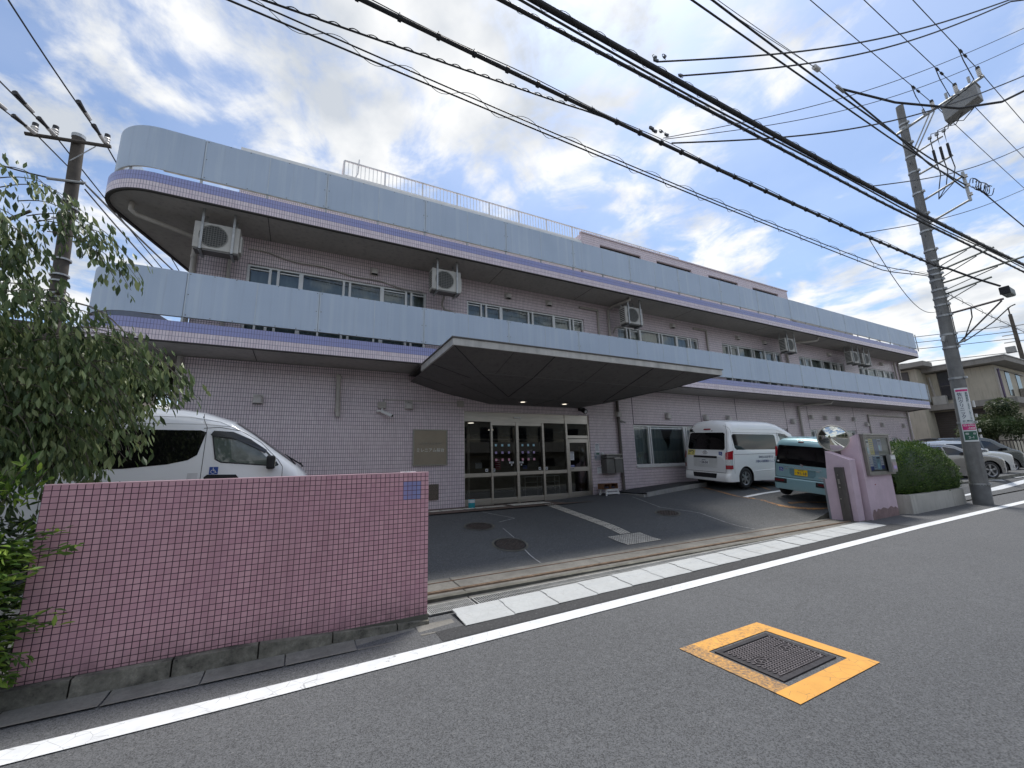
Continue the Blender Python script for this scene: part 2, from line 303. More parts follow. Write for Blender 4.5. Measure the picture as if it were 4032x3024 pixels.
    def build(s, name, mats, parent=None, smooth=False, local=False, bevel=0, kind=None, label=None):
        me = bpy.data.meshes.new(name); off = Vector((0, 0, 0)) if (local or parent is None) else Vector(parent['_o'])
        me.from_pydata([tuple(Vector(v)-off) for v in s.V], [], s.F)
        if not isinstance(mats, (list, tuple)): mats = [mats]
        for m in mats: me.materials.append(m)
        me.polygons.foreach_set('material_index', s.M)
        uvl = me.uv_layers.new(name='UVMap').data
        for p in me.polygons:
            if p.index in s.U:
                for li, uv in zip(p.loop_indices, s.U[p.index]): uvl[li].uv = uv
            else:
                nx, ny, nz = abs(p.normal.x), abs(p.normal.y), abs(p.normal.z)
                for li, vi in zip(p.loop_indices, p.vertices):
                    q = s.V[vi]; uvl[li].uv = (q[0], q[2]) if ny >= nx and ny >= nz else ((q[1], q[2]) if nx >= nz else (q[0], q[1]))
        if smooth: me.polygons.foreach_set('use_smooth', [True]*len(me.polygons))
        me.update()
        o = bpy.data.objects.new(name, me); COL.objects.link(o)
        if smooth == 'auto' or bevel:
            pass
        if bevel:
            b = o.modifiers.new('bevel', 'BEVEL'); b.width = bevel; b.segments = 2; b.limit_method = 'ANGLE'; b.angle_limit = R(40)
        if parent is not None: o.parent = parent; o['_o'] = list(parent['_o'])
        else: o['_o'] = [0, 0, 0]
        if kind: o['kind'] = kind
        if label: o['label'] = label
        return o
def autosmooth(o, ang=35):
    me = o.data; me.polygons.foreach_set('use_smooth', [True]*len(me.polygons))
    bm = bmesh.new(); bm.from_mesh(me); bmesh.ops.remove_doubles(bm, verts=bm.verts, dist=1e-4)
    for e in bm.edges:
        if len(e.link_faces) == 2 and e.calc_face_angle(0) > R(ang): e.smooth = False
    bm.to_mesh(me); bm.free(); return o
def thing(name, label, cat, loc=(0, 0, 0), group=None, rz=0):
    o = bpy.data.objects.new(name, None); COL.objects.link(o); o.location = loc; o.rotation_euler = (0, 0, rz); o.empty_display_size = .2
    o['label'] = label; o['category'] = cat; o['_o'] = list(loc)
    if group: o['group'] = group
    return o
def tag(o, label, cat, group=None, kind=None):
    o['label'] = label; o['category'] = cat
    if group: o['group'] = group
    if kind: o['kind'] = kind
    return o
def struct(name, mb, m, **k): return mb.build(name, m, kind='structure', **k)
def copy_tree(o, parent=None, loc=None, rz=None, label=None, group=None):
    c = o.copy(); COL.objects.link(c); c.parent = parent
    if loc is not None: c.location = loc
    if rz is not None: c.rotation_euler.z = rz
    if label: c['label'] = label
    if group: c['group'] = group
    for ch in list(o.children): copy_tree(ch, c)
    return c
DG = None
def text(s, size, loc, parent, m, rot=(R(90), 0, 0), ext=.0015, align='CENTER', name='lettering', sx=1., local=False, bold=0, vert=False, spacing=1.):
    c = bpy.data.curves.new('t', 'FONT'); c.body = '\n'.join(s) if vert else s; c.size = size; c.extrude = ext; c.align_x = align; c.align_y = 'CENTER'; c.offset = bold; c.space_line = spacing if vert else 1; c.space_character = 1 if vert else spacing
    c.resolution_u = 2
    t = bpy.data.objects.new('t', c); COL.objects.link(t); bpy.context.view_layer.update()
    me = bpy.data.meshes.new_from_object(t.evaluated_get(bpy.context.evaluated_depsgraph_get()))
    bpy.data.objects.remove(t); me.materials.clear(); me.materials.append(m)
    from mathutils import Euler
    M = (rot if isinstance(rot, Matrix) else Euler(rot).to_matrix()).to_4x4()
    off = Vector((0, 0, 0)) if local else Vector(parent['_o'])
    me.transform(Matrix.Translation(Vector(loc)-off) @ M @ Matrix.Diagonal((sx, 1, 1, 1)))
    o = bpy.data.objects.new(name, me); COL.objects.link(o); o.parent = parent; o['_o'] = list(parent['_o']); return o
def lerp(a, b, t): return a+(b-a)*t
def sm(t): t = min(1, max(0, t)); return t*t*(3-2*t)
def RZ(x): return .008*max(0, min(x, 60))
def G(x, y):        # forecourt height
    zl = .1+.49*min(1, max(0, (y-6.05)/3.95)); zr = .50+.085*(y-6.4)+.01*(x-13)
    v = lerp(zl, zr, sm((x-6)/7)); e = lerp(.1, .33, sm((x-11.3)/1.6))
    return lerp(min(e, v), v, sm((y-6.05)/1.5))
def sheet(pts_fn, x0, x1, nx, ylo, yhi, ny, zf):
    """grid sheet; ylo/yhi functions or numbers"""
    b = MB(); f = lambda v, x: v(x) if callable(v) else v
    g = [[b.v((x, lerp(f(ylo, x), f(yhi, x), j/ny), 0)) for j in range(ny+1)] for x in [lerp(x0, x1, i/nx) for i in range(nx+1)]]
    b.V = [(p[0], p[1], zf(p[0], p[1])) for p in b.V]
    for i in range(nx):
        for j in range(ny): b.F.append([g[i][j], g[i+1][j], g[i+1][j+1], g[i][j+1]]); b.M.append(0)
    return b
YL0 = lambda x: 3.93+.018*max(-5, min(x, 12))     # near edge of the white edge line
YL1 = lambda x: YL0(x)+.20

# ------------------------------------------------------------------ setting: ground
b = MB(); b.face([(-400, -400, -.06), (400, -400, -.06), (400, 400, -.06), (-400, 400, -.06)]); struct('ground', b, asphalt('asphalt_ground', (.07, .07, .068), .3))
struct('road', sheet(None, -40, 90, 130, -3.4, 5.3, 4, lambda x, y: RZ(x)), asph)
struct('road_patch', sheet(None, 1.35, 12.2, 22, lambda x: YL1(x)+.04, lambda x: 4.47+.028*(x-1.6), 2, lambda x, y: RZ(x)+.004), asph_d)
struct('road_marking_edge_line', sheet(None, -14, 70, 120, YL0, YL1, 1, lambda x, y: RZ(x)+.008), p_white)
# lane on the far side of the road, behind the viewer
struct('road_marking_far_line', sheet(None, -30, 70, 60, -2.7, -2.55, 1, lambda x, y: RZ(x)+.008), p_white)
struct('pavement_opposite', sheet(None, -40, 90, 60, -5.2, -3.4, 1, lambda x, y: RZ(x)+.03), conc)
# forecourt asphalt
struct('forecourt', sheet(None, -8, 13.0, 84, 6.05, 11.4, 40, G), asph_l)
struct('parking_ground', sheet(None, 13.0, 36, 60, 6.05, 13, 20, lambda x, y: lerp(G(x, y), RZ(x)+.42+.03*(y-6), sm((x-15)/4))), asph_l)
struct('side_yard', sheet(None, -30, -7.9, 10, 5.3, 30, 20, lambda x, y: .12), asph_l)
def LZ(x, y): return lerp(RZ(x)+.02, .57+.01*(y-6.9), sm((y-5.35)/.75))
struct('parking_lot', sheet(None, 18.6, 60, 70, 5.3, 22, 60, lambda x, y: LZ(x, y)+.012), asph_l)
# step kerb at the end of the raised parking ground
b = MB()
for i in range(16):
    x0 = 9.0+i*.3; x1 = x0+.3
    b.face([(x0, 6.05, .0), (x1, 6.05, .0), (x1, 6.05, G(x1, 6.06)), (x0, 6.05, G(x0, 6.06))])
b.face([(13.8, 6.05, 0), (36, 6.05, 0), (36, 6.05, .8), (13.8, 6.05, .5)])
struct('forecourt_step', b, conc_d)
# threshold paving in front of the door
b = MB()
def gt(x, y): return .594
b.face([(-2.4, 9.86, .597), (9.05, 9.78, .597), (9.9, 11.0, .597), (-2.4, 11.0, .597)]); struct('entrance_paving', b, floor_t)
# ramp along the wall, right of the door
b = MB(); pts = [(9.42, 10.66), (9.52, 9.55), (12.25, 9.83), (14, 9.9), (14, 11), (9.9, 11)]
xs = [9.45+i*.35 for i in range(14)]
for i in range(13):
    xa, xb = xs[i], xs[i+1]; ya = lambda x: 10.66-(x-9.42)*0 if x < 9.43 else 9.56+.1*(x-9.5)
    h = lambda x, y: max(G(x, y), .68+.058*(x-9.9))+.012
    for j in range(3):
        t0, t1 = j/3, (j+1)/3; P = lambda x, t: (x, lerp(ya(x), 11.0, t), h(x, 11))
        b.face([P(xa, t0), P(xb, t0), P(xb, t1), P(xa, t1)])
struct('ramp', b, asphalt('asphalt_ramp', (.05, .052, .054), .15))
b = MB()
for i in range(9):
    xa, xb = xs[i], xs[i+1]; f = lambda x: (9.50+.1*(x-9.5), G(x, 9.5)-.02, max(G(x, 11), .68+.058*(x-9.9))+.03)
    ya, la, ha = f(xa); yb, lb, hb = f(xb)
    b.face([(xa, ya, la), (xb, yb, lb), (xb, yb, hb), (xa, ya, ha)]); b.face([(xa, ya, ha), (xb, yb, hb), (xb, yb+.07, hb), (xa, ya+.07, ha)])
b.box(9.35, 9.47, 9.52, 10.95, .58, .70)
struct('ramp_kerb', b, conc_l)

# gutter and kerbs along the street
rnd = random.Random(3)
b = MB()
x = -12.0
while x < 1.6:     # L-shaped gutter pieces
    x1 = min(x+.6, 1.62); j = rnd.uniform(-.004, .004)
    for (ya, yb, za, zb) in ((4.44, 4.52, .012, .006), (4.52, 4.72, .006, .016)):
        b.face([(x+.006, ya, za+j), (x1-.006, ya, za+j), (x1-.006, yb, zb+j), (x+.006, yb, zb+j)])
    x = x1
struct('gutter', b, conc)
b = MB(); x = -12.0; i = 0
while x < 1.35:
    x1 = min(x+.62, 1.36); h0 = .15 if x < -.3 else lerp(.15, .055, (x+.3)/1.7); h1 = .15 if x1 < -.3 else lerp(.15, .055, (x1+.3)/1.7); j = rnd.uniform(0, .008)
    b.face([(x+.006, 4.70-j, .0), (x1-.006, 4.70-j, .0), (x1-.006, 4.715-j, h1-.01), (x+.006, 4.715-j, h0-.01)])
    b.face([(x+.006, 4.715-j, h0-.01), (x1-.006, 4.715-j, h1-.01), (x1-.006, 4.95, h1+.004), (x+.006, 4.95, h0+.004)])
    x = x1; i += 1
b.box(1.355, 1.36, 4.72, 4.95, 0, .05)
struct('kerb', b, conc_kerb)
b = MB(); b.box(-12, 1.36, 4.76, 4.9, -.02, .1); struct('kerb_bed', b, conc_d)
# threshold block, concrete sill with the gate rails
b = MB()
for xa, xb in ((1.36, 2.02), (2.035, 4.4), (4.41, 6.8), (6.81, 9.2), (9.21, 12.2)):
    rz_ = RZ(xa)
    b.face([(xa, 5.24, rz_+.004), (xb, 5.24, RZ(xb)+.004), (xb, 5.40, .088), (xa, 5.40, .088)])
    b.face([(xa, 5.40, .088), (xb, 5.40, .088), (xb, 6.06, .104), (xa, 6.06, .104)])
struct('gate_threshold', b, concrete('threshold_concrete', (.25, .24, .215), .5, 1.6, .7))
b = MB(); b.box(1.36, 13.6, 5.3, 6.05, -.02, .08); b.box(13.6, 19, 5.2, 6.05, -.02, .10); struct('verge', b, conc_d)
b = MB(); b.box(1.40, 12.0, 5.455, 5.475, .09, .112, 0); b.box(1.40, 12.0, 5.495, 5.505, .09, .112, 0); b.box(1.40, 12.0, 5.475, 5.495, .085, .097, 1)
o = b.build('gate_rail', [mat('rail_steel', (.30, .22, .16), .5, .6, .3, 8), rust]); tag(o, 'rusty grooved gate rail nearest the gutter across the entrance threshold', 'rail', 'sliding gate rails')
b = MB(); b.box(1.40, 12.0, 5.885, 5.905, .09, .108, 0); b.box(1.4, 12.0, 5.905, 5.92, .09, .102, 1)
o = b.build('gate_rail', [mat('rail_brown', (.22, .15, .11), .6, .4, .3, 8), rust]); tag(o, 'thin brown gate rail at the edge of the forecourt asphalt', 'rail', 'sliding gate rails')
# gutter grating
def grating(x0, x1, y0, y1, pitch, label, z=.01):
    t = thing('drain_grating', label, 'drain grating', (x0, y0, z), 'drain gratings in the gutter')
    f = MB(); zf = lambda x: RZ(x)+z
    for ya, yb in ((y0, y0+.02), (y1-.02, y1), ((y0+y1)/2-.008, (y0+y1)/2+.008)): f.face([(x0, ya, zf(x0)+.016), (x1, ya, zf(x1)+.016), (x1, yb, zf(x1)+.016), (x0, yb, zf(x0)+.016)])
    for xx in (x0, x1-.02): f.box(xx, xx+.02, y0, y1, zf(xx)-.0, zf(xx)+.015)
    f.build('frame', galv, t)
    g = MB(); n = int((x1-x0)/pitch)
    for k in range(n):
        xx = x0+(k+.5)*pitch; g.box(xx-.005, xx+.005, y0+.015, y1-.015, zf(xx)-.03, zf(xx)+.014)
    g.build('bars', galv, t)
    v = MB(); v.face([(x0, y0, zf(x0)-.005), (x1, y0, zf(x1)-.005), (x1, y1, zf(x1)-.005), (x0, y1, zf(x0)-.005)]); v.build('drain_void', dark, t); return t
grating(1.42, 2.01, 4.915, 5.235, .021, 'short steel drain grating beside the end of the tiled wall')
grating(2.04, 11.9, 4.91, 5.22, .03, 'long narrow drain grating running between the white ramp pieces and the gate threshold')
# white painted ramp pieces
x = 1.67; k = 0
names = []
b = MB()
while x < 11.4:
    b.face([(x, 4.43+.028*(x-1.67), RZ(x)+.012), (x+.6, 4.43+.028*(x-1.07), RZ(x)+.012), (x+.6, 4.88+.028*(x-1.07), RZ(x)+.044), (x, 4.88+.028*(x-1.67), RZ(x)+.044)])
    x1 = min(x+.6, 11.4); dy = .028*(x-1.67); dy1 = .028*(x1-1.67); j = rnd.uniform(-.003, .003); y0 = 4.43; z0 = RZ(x)
    for ya, yb, za, zb in ((y0, y0+.02, .012, .02), (y0+.02, y0+.27, .02, .032), (y0+.27, y0+.31, .032, .045), (y0+.31, y0+.45, .045, .05)):
        g0 = .004
        b.face([(x+g0, ya+dy, z0+za+j), (x1-g0, ya+dy1, z0+za+j), (x1-g0, yb+dy1, z0+zb+j), (x+g0, yb+dy, z0+zb+j)])
    x = x1
struct('kerb_ramp', b, p_gut)

# painted markings on the forecourt
def strip(name, pts, w, m, zf=G, dz=.006, seg=.25):
    b = MB()
    for a, c in zip(pts, pts[1:]):
        a, c = Vector(a), Vector(c); d = (c-a); n = max(1, int(d.length/seg)); q = Vector((-d.y, d.x)).normalized()*w/2
        for i in range(n):
            p0 = a+d*i/n; p1 = a+d*(i+1)/n
            P = lambda v: (v.x, v.y, zf(v.x, v.y)+dz)
            b.face([P(p0-q), P(p1-q), P(p1+q), P(p0+q)])
    return struct(name, b, m)
strip('parking_marking_orange', [(12.3, 9.82), (11.5, 7.9), (11.75, 7.0), (12.65, 6.12)], .12, p_orange_w)
strip('parking_marking_white', [(11.62, 7.82), (17, 8.22)], .15, p_white)
strip('parking_marking_hatch', [(14.6, 9.45), (13.6, 8.3)], .10, p_orange_w); strip('parking_marking_hatch', [(15.3, 9.3), (14.3, 8.25)], .10, p_orange_w); strip('parking_marking_hatch', [(14.0, 9.4), (13.1, 8.35)], .08, p_orange_w)
strip('parking_marking_hatch', [(12.2, 6.95), (14.2, 6.35)], .10, p_orange_w)
strip('asphalt_seam', [(4.14, 9.75), (4.6, 8.9), (4.1, 8.7)], .018, p_worn); strip('asphalt_seam', [(3.95, 8.2), (3.85, 7.5)], .018, p_worn); strip('asphalt_seam', [(3.75, 6.9), (3.6, 6.1)], .018, p_worn)
strip('asphalt_seam', [(9.1, 9.75), (8.7, 8.3), (9.05, 7.33), (9.25, 6.1)], .018, p_worn)
# lot markings beyond the hedge
for q in (((19.2, 5.5), (60, 6.7), .14), ((22.3, 6.3), (25.2, 5.9), .12), ((23.5, 6.9), (27.5, 6.1), .1), ((27, 6.0), (31, 6.1), .12)):
    strip('parking_lot_marking', q[:2], q[2], p_worn if q[2] < .13 else p_white, LZ, .02)
# tactile paving
def tactile(name, x0, x1, y0, y1, kind, z=G, label=''):
    b = MB(); n = max(1, round((x1-x0)/.3)); m_ = max(1, round((y1-y0)/.3))
    for i in range(n):
        for j in range(m_):
            xa = x0+(x1-x0)*i/n+.002; xb = x0+(x1-x0)*(i+1)/n-.002; ya = y0+(y1-y0)*j/m_+.002; yb = y0+(y1-y0)*(j+1)/m_-.002
            zf = lambda x, y: (z(x, y) if callable(z) else z)+.008
            b.face([(xa, ya, zf(xa, ya)), (xb, ya, zf(xb, ya)), (xb, yb, zf(xb, yb)), (xa, yb, zf(xa, yb))], 1)
            if kind == 'dot':
                for u in range(5):
                    for v in range(5):
                        cx, cy = lerp(xa, xb, (u+.5)/5), lerp(ya, yb, (v+.5)/5); zc = zf(cx, cy); r0, r1 = .021, .014
                        lo = [(cx+r0*math.cos(a), cy+r0*math.sin(a), zc) for a in (.4, 1.45, 2.5, 3.54, 4.6, 5.6)]; hi = [(cx+r1*math.cos(a), cy+r1*math.sin(a), zc+.007) for a in (.4, 1.45, 2.5, 3.54, 4.6, 5.6)]
                        for w in range(6): b.face([lo[w], lo[(w+1) % 6], hi[(w+1) % 6], hi[w]], 0)
                        b.face(hi, 0)
            else:
                for u in range(4):
                    if kind == 'y': c0 = lerp(xa, xb, (u+.5)/4); B_ = (c0-.012, c0+.012, ya+.02, yb-.02)
                    else: c0 = lerp(ya, yb, (u+.5)/4); B_ = (xa+.02, xb-.02, c0-.012, c0+.012)
                    zc = zf((B_[0]+B_[1])/2, (B_[2]+B_[3])/2); za = zf(B_[0], B_[2]); zb = zf(B_[0], B_[3])
                    b.face([(B_[0], B_[2], za+.007), (B_[1], B_[2], za+.007), (B_[1], B_[3], zb+.007), (B_[0], B_[3], zb+.007)], 0)
                    b.face([(B_[0]-.005, B_[2], za), (B_[0], B_[2], za+.007), (B_[0], B_[3], zb+.007), (B_[0]-.005, B_[3], zb)], 0)
                    b.face([(B_[0], B_[2], za+.007), (B_[0], B_[2]-.005, za), (B_[1], B_[2]-.005, za), (B_[1], B_[2], za+.007)], 0)
    return struct(name, b, [tact_m, tact_b])
tactile('tactile_path', 6.10, 6.40, 6.98, 10.02, 'y'); tactile('tactile_paving', 5.72, 6.62, 6.36, 6.96, 'dot')
tactile('tactile_path', -2.2, 5.1, 10.3, 10.55, 'x', .596); tactile('tactile_paving', 5.3, 6.5, 10.25, 10.75, 'dot', .596)

# round manhole covers of the forecourt
for (x, y, r, lab) in ((3.54, 8.53, .29, 'round brown manhole cover nearest the blue can by the door'), (3.61, 7.2, .30, 'round brown manhole cover in the forecourt nearest the gate rails'), (8.37, 7.76, .27, 'round dark manhole cover between the tactile paving and the white van')):
    t = thing('manhole_cover', lab, 'manhole cover', (x, y, G(x, y)), 'round manhole covers in the forecourt')
    gz = lambda a, c, dz: G(a, c)+dz
    def ring(r0, r1, dz, n=36):
        b = MB()
        for i in range(n):
            a0, a1 = 2*math.pi*i/n, 2*math.pi*(i+1)/n
            P = lambda rr, a: (x+rr*math.cos(a), y+rr*math.sin(a), gz(x+rr*math.cos(a), y+rr*math.sin(a), dz))
            b.face([P(r0, a0), P(r1, a0), P(r1, a1), P(r0, a1)])
        return b
    ring(r, r+.045, .009).build('collar', conc_d, t); ring(r-.025, r, .011).build('rim', iron, t); lid = ring(.001, r-.028, .010).build('lid', iron_r, t)
    b = MB()
    for i in range(-5, 6):
        for j in range(-5, 6):
            if math.hypot(i, j) < 5.2 and (i+j) % 2: 
                cx, cy = x+i*.045, y+j*.045; zc = gz(cx, cy, .012); b.box(cx-.014, cx+.014, cy-.008, cy+.008, zc-.004, zc+.004)
    b.build('tread', iron_r, lid)
# square telecom cover in the street with its orange frame
zr = RZ(3.7)+.002
for nm, (xa, xb, ya, yb), mm in (('near', (3.095, 4.21, 1.895, 2.06), p_orange), ('far', (3.26, 4.21, 2.725, 2.895), p_orange_f), ('l', (3.095, 3.26, 2.06, 2.895), p_orange_g), ('r', (4.08, 4.21, 2.06, 2.725), p_orange)):
    b = MB(); b.face([(xa, ya, RZ(xa)+.006), (xb, ya, RZ(xb)+.006), (xb, yb, RZ(xb)+.006), (xa, yb, RZ(xa)+.006)]); struct('road_marking_cover_frame', b, mm)
def tilt(b): b.V = [(v[0], v[1], v[2]+RZ(v[0])-RZ(3.7)) for v in b.V]; return b
t = thing('utility_cover', 'square dark iron utility cover inside the orange painted frame in the road', 'manhole cover', (3.3, 2.2, zr))
cx0, cx1, cy0, cy1 = 3.29, 4.02, 2.11, 2.69
b = MB(); zt = zr+.010; w = .045
for q in ((cx0, cx1, cy0, cy0+w), (cx0, cx1, cy1-w, cy1), (cx0, cx0+w, cy0+w, cy1-w), (cx1-w, cx1, cy0+w, cy1-w)): b.box(*q, zt-.03, zt)
tilt(b).build('frame', iron, t, bevel=.003)
lid = MB(); lid.box(cx0+w+.006, cx1-w-.006, cy0+w+.006, cy1-w-.006, zt-.03, zt-.007)
lid = tilt(lid).build('lid', mat('iron_lid', (.05, .046, .05), .6, .6, .2, 14), t)
b = MB(); px_, py_ = .034, .021; i = 0
em = [(3.86, 2.42), (3.45, 2.38)]
yy = cy0+w+.02
while yy < cy1-w-.02:
    xx = cx0+w+.025+(i % 2)*px_/2
    while xx < cx1-w-.02:
        if all(abs(xx-e[0]) > .075 or abs(yy-e[1]) > .055 for e in em):
            s_ = 1 if (i % 2) else -1
            b.obox((xx, yy, zt-.004), (.0125, .0055*s_, 0), (-.003*s_, .0045, 0), (0, 0, .0045))
        xx += px_
    yy += py_; i += 1
tilt(b).build('tread', mat('iron_tread', (.15, .135, .14), .5, .5, .2, 14), lid)
b = MB()
for ex, ey in em:
    for k in range(6):
        a = k*math.pi/3; a2 = a+math.pi/3; p0 = Vector((ex+.06*math.cos(a), ey+.045*math.sin(a), zt-.003)); p1 = Vector((ex+.06*math.cos(a2), ey+.045*math.sin(a2), zt-.003)); d = (p1-p0)/2
        b.obox((p0+p1)/2, d, Vector((-d.y, d.x, 0)).normalized()*.004, (0, 0, .004))
    for k in range(5):
        a = k*2*math.pi/5; b.obox((ex+.016*math.cos(a), ey+.014*math.sin(a), zt-.003), Vector((math.cos(a), math.sin(a), 0))*.016, Vector((-math.sin(a), math.cos(a), 0))*.004, (0, 0, .004))
b.box(3.92, 3.945, 2.17, 2.195, zt-.01, zt)
tilt(b).build('emblem', MATS['iron_tread'], lid)

# ------------------------------------------------------------------ the care home
F, B_ = 11.0, 9.75
bd = thing('care_home', 'lilac tiled building with long pale blue balcony panels and a dark entrance canopy', 'building', (0, 11, .5))
def wall_holes(x0, x1, z0f, z1, holes, y, depth=.16):
    b = MB(); xs = sorted({x0, x1, *[h[0] for h in holes], *[h[1] for h in holes]}); zs = sorted({z1, *[h[2] for h in holes], *[h[3] for h in holes]})
    for xa, xb in zip(xs, xs[1:]):
        hh = sorted([h for h in holes if h[0] <= xa+1e-6 and h[1] >= xb-1e-6], key=lambda h: h[2])
        z = z0f
        for h in hh:
            if h[2] > z+1e-4: b.face([(xa, y, z), (xb, y, z), (xb, y, h[2]), (xa, y, h[2])])
            z = h[3]
        if z < z1: b.face([(xa, y, z), (xb, y, z), (xb, y, z1), (xa, y, z1)])
    for h in holes:
        a, c, p, q = h; e = y+depth
        b.face([(a, y, p), (a, e, p), (a, e, q), (a, y, q)]); b.face([(c, y, p), (c, y, q), (c, e, q), (c, e, p)])
        b.face([(a, y, q), (a, e, q), (c, e, q), (c, y, q)]); b.face([(a, y, p), (c, y, p), (c, e, p), (a, e, p)])
    return b
XL, XR = -2.42, 33.35
DOOR = (4.14, 8.62, .55, 3.27)
gfw = [(10.60, 14.95, 1.55, 3.0), (19.0, 20.12, 1.55, 3.0), (22.05, 26.45, 1.55, 3.0), (30.4, 31.05, 2.2, 2.66)]
w = wall_holes(XL, XR, -.1, 4.25, [DOOR]+gfw, F)
w.face([(XL, 22, 0), (XL, F, 0), (XL, F, 4.25), (XL, 22, 4.25)]); w.face([(XR, F, 0), (XR, 22, 0), (XR, 22, 4.25), (XR, F, 4.25)])
wall1 = w.build('wall', tile_f, bd)
XS = [-1.44, 4.26, 10.24, 16.2, 22.15, 28.15]
w2 = [(x, x+4.43, 5.0, 6.72) for x in XS]
w = wall_holes(XL, XR, 4.66, 7.4, w2, F); w.face([(XL, 22, 4.6), (XL, F, 4.6), (XL, F, 7.4), (XL, 22, 7.4)]); w.face([(XR, F, 4.6), (XR, 22, 4.6), (XR, 22, 7.4), (XR, F, 7.4)])
w.build('wall', tile_f, bd)
w3 = [(x, x+2.35, 10.2, 10.87) for x in (10.86, 14.2, 17.8, 21.4)]
w = wall_holes(9.9, 24.7, 7.7, 11.19, w3, 12.3, .1); w.face([(9.9, 20, 7.7), (9.9, 12.3, 7.7), (9.9, 12.3, 11.19), (9.9, 20, 11.19)]); w.face([(24.7, 12.3, 7.7), (24.7, 20, 7.7), (24.7, 20, 11.19), (24.7, 12.3, 11.19)])
w.face([(9.9, 12.3, 11.19), (24.7, 12.3, 11.19), (24.7, 20, 11.19), (9.9, 20, 11.19)]); w.box(9.86, 24.74, 12.26, 12.4, 11.19, 11.25)
up = w.build('wall', tile_f, bd)
for h in w3: b = MB(); b.face([(h[0], 12.39, h[2]), (h[1], 12.39, h[2]), (h[1], 12.39, h[3]), (h[0], 12.39, h[3])]); b.build('window', glass_c, bd)
# set-back storey left of it with its coping and rail
b = MB(); b.box(-2.0, 9.85, 12.42, 20, 7.7, 10.7); b.build('upper_wall', tile_f, bd)
b = MB(); b.box(-2.05, 9.88, 12.28, 12.46, 10.70, 10.80); b.build('coping', alu, bd)
b = MB(); b.box(-1.6, 33.0, 13.2, 20, 7.7, 8.95); b.box(25.0, 31.4, 12.2, 20, 7.7, 10.15); b.build('upper_wall', mat('roof_grey', (.3, .3, .3), .8), bd)
b = MB(); b.box(26, 31.6, 12.15, 12.3, 10.08, 10.2); b.build('coping', alu, bd)
rail = MB(); rx0, rx1, ry = .66, 15.8, 12.36
rail.box(rx0, rx1, ry-.022, ry+.022, 11.37, 11.405); rail.box(rx0, 9.9, ry-.015, ry+.015, 10.86, 10.885)
x = rx0; posts = []
while x < rx1: q = MB(); q.box(x-.022, x+.022, ry-.022, ry+.022, 10.8 if x < 9.8 else 11.19, 11.38); posts.append(q); x += 1.26
rail.box(rx0-.03, rx0+.03, 12.4, 17.5, 11.36, 11.41); rail.tube([(1.0, 12.42, 10.9), (1.08, 12.42, 11.1), (1.1, 12.42, 11.62)], .02, 6)
r_ = rail.build('roof_railing', mat('rail_paint', (.72, .71, .70), .5), bd)
for q in posts: q.build('post', MATS['rail_paint'], r_)
rl = mat('rail_paint_light', (.78, .78, .76), .5); x = rx0+.126; k = 0; rest = MB()
while x < rx1:
    if k < 72: q = MB(); q.box(x-.008, x+.008, ry-.008, ry+.008, 10.88, 11.37); q.build('baluster', rl, r_)
    else: rest.box(x-.008, x+.008, ry-.008, ry+.008, 11.2, 11.37)
    x += .126; k += 1
for y0 in [12.5+i*.126 for i in range(38)]: rest.box(rx0-.008, rx0+.008, y0-.008, y0+.008, 10.8, 11.37)
rest.build('baluster_row', rl, r_, kind='stuff')

# slabs with the rounded left end
def outline(off=0., left=True):
    P = []
    pts = [(-3.15, 13.6)] if left else []
    cx, cy, r = -3.02, 10.72, .97+off
    arc = [(cx-r*math.cos(R(a)), cy-r*math.sin(R(a))) for a in range(-8, 91, 6)]
    P += [(-2.2-off, 17.0)] + arc
    P += [(32.62, B_-off)]
    P += [(32.62+(.28+off)*math.sin(R(a)), B_+.28-(.28+off)*math.cos(R(a))) for a in range(15, 91, 15)]
    P += [(32.9+off, 10.3), (33.55+off, 11.1), (33.55+off, 17)]
    return P
def band(poly, z0, z1, name, v0=0., m=tile_b, y_back=17):
    b = MB(); u = 0
    for a, c in zip(poly, poly[1:]):
        l = math.dist(a, c); b.face([(*a, z0), (*c, z0), (*c, z1), (*a, z1)], 0, [(u, v0), (u+l, v0), (u+l, v0+z1-z0), (u, v0+z1-z0)]); u += l
    return b
for z0, z1 in ((4.25, 4.66), (7.365, 7.775)):
    P = outline(); o = band(P, z0, z1, 'balcony_band')
    o.build('balcony_band', tile_b, bd)
    s_ = MB(); s_.face([(*p, z0+.03) for p in outline(-.06)][::-1]); s_.face([(*p, z1-.03) for p in outline(-.02)])
    for a, c in zip(outline(-.001), outline(-.001)[1:]): pass
    dr = band(outline(-.012), z0-.02, z0+.04, '', 0); dr2 = band(outline(-.07), z0-.02, z0+.04, '', 0)
    po, pi = outline(-.012), outline(-.07)
    for k in range(len(po)-1): dr.face([(*po[k], z0-.02), (*pi[k], z0-.02), (*pi[k+1], z0-.02), (*po[k+1], z0-.02)]); dr.face([(*pi[k], z0-.02), (*pi[k], z0+.04), (*pi[k+1], z0+.04), (*pi[k+1], z0-.02)])
    sf = s_.build('soffit', soffit_m, bd); dr.build('drip_edge', mat('drip_dark', (.06, .055, .05), .8), sf)
    # soffit joints
    j = MB()
    for xx in ([-1.0, 5.0, 8.3, 13.2, 18.1, 23, 28] if z0 > 5 else [-1.05, 6.2, 11, 16, 20, 24, 28]): j.box(xx-.006, xx+.006, B_+.08, F, z0+.026, z0+.0305)
    j.build('joint', dark, sf)
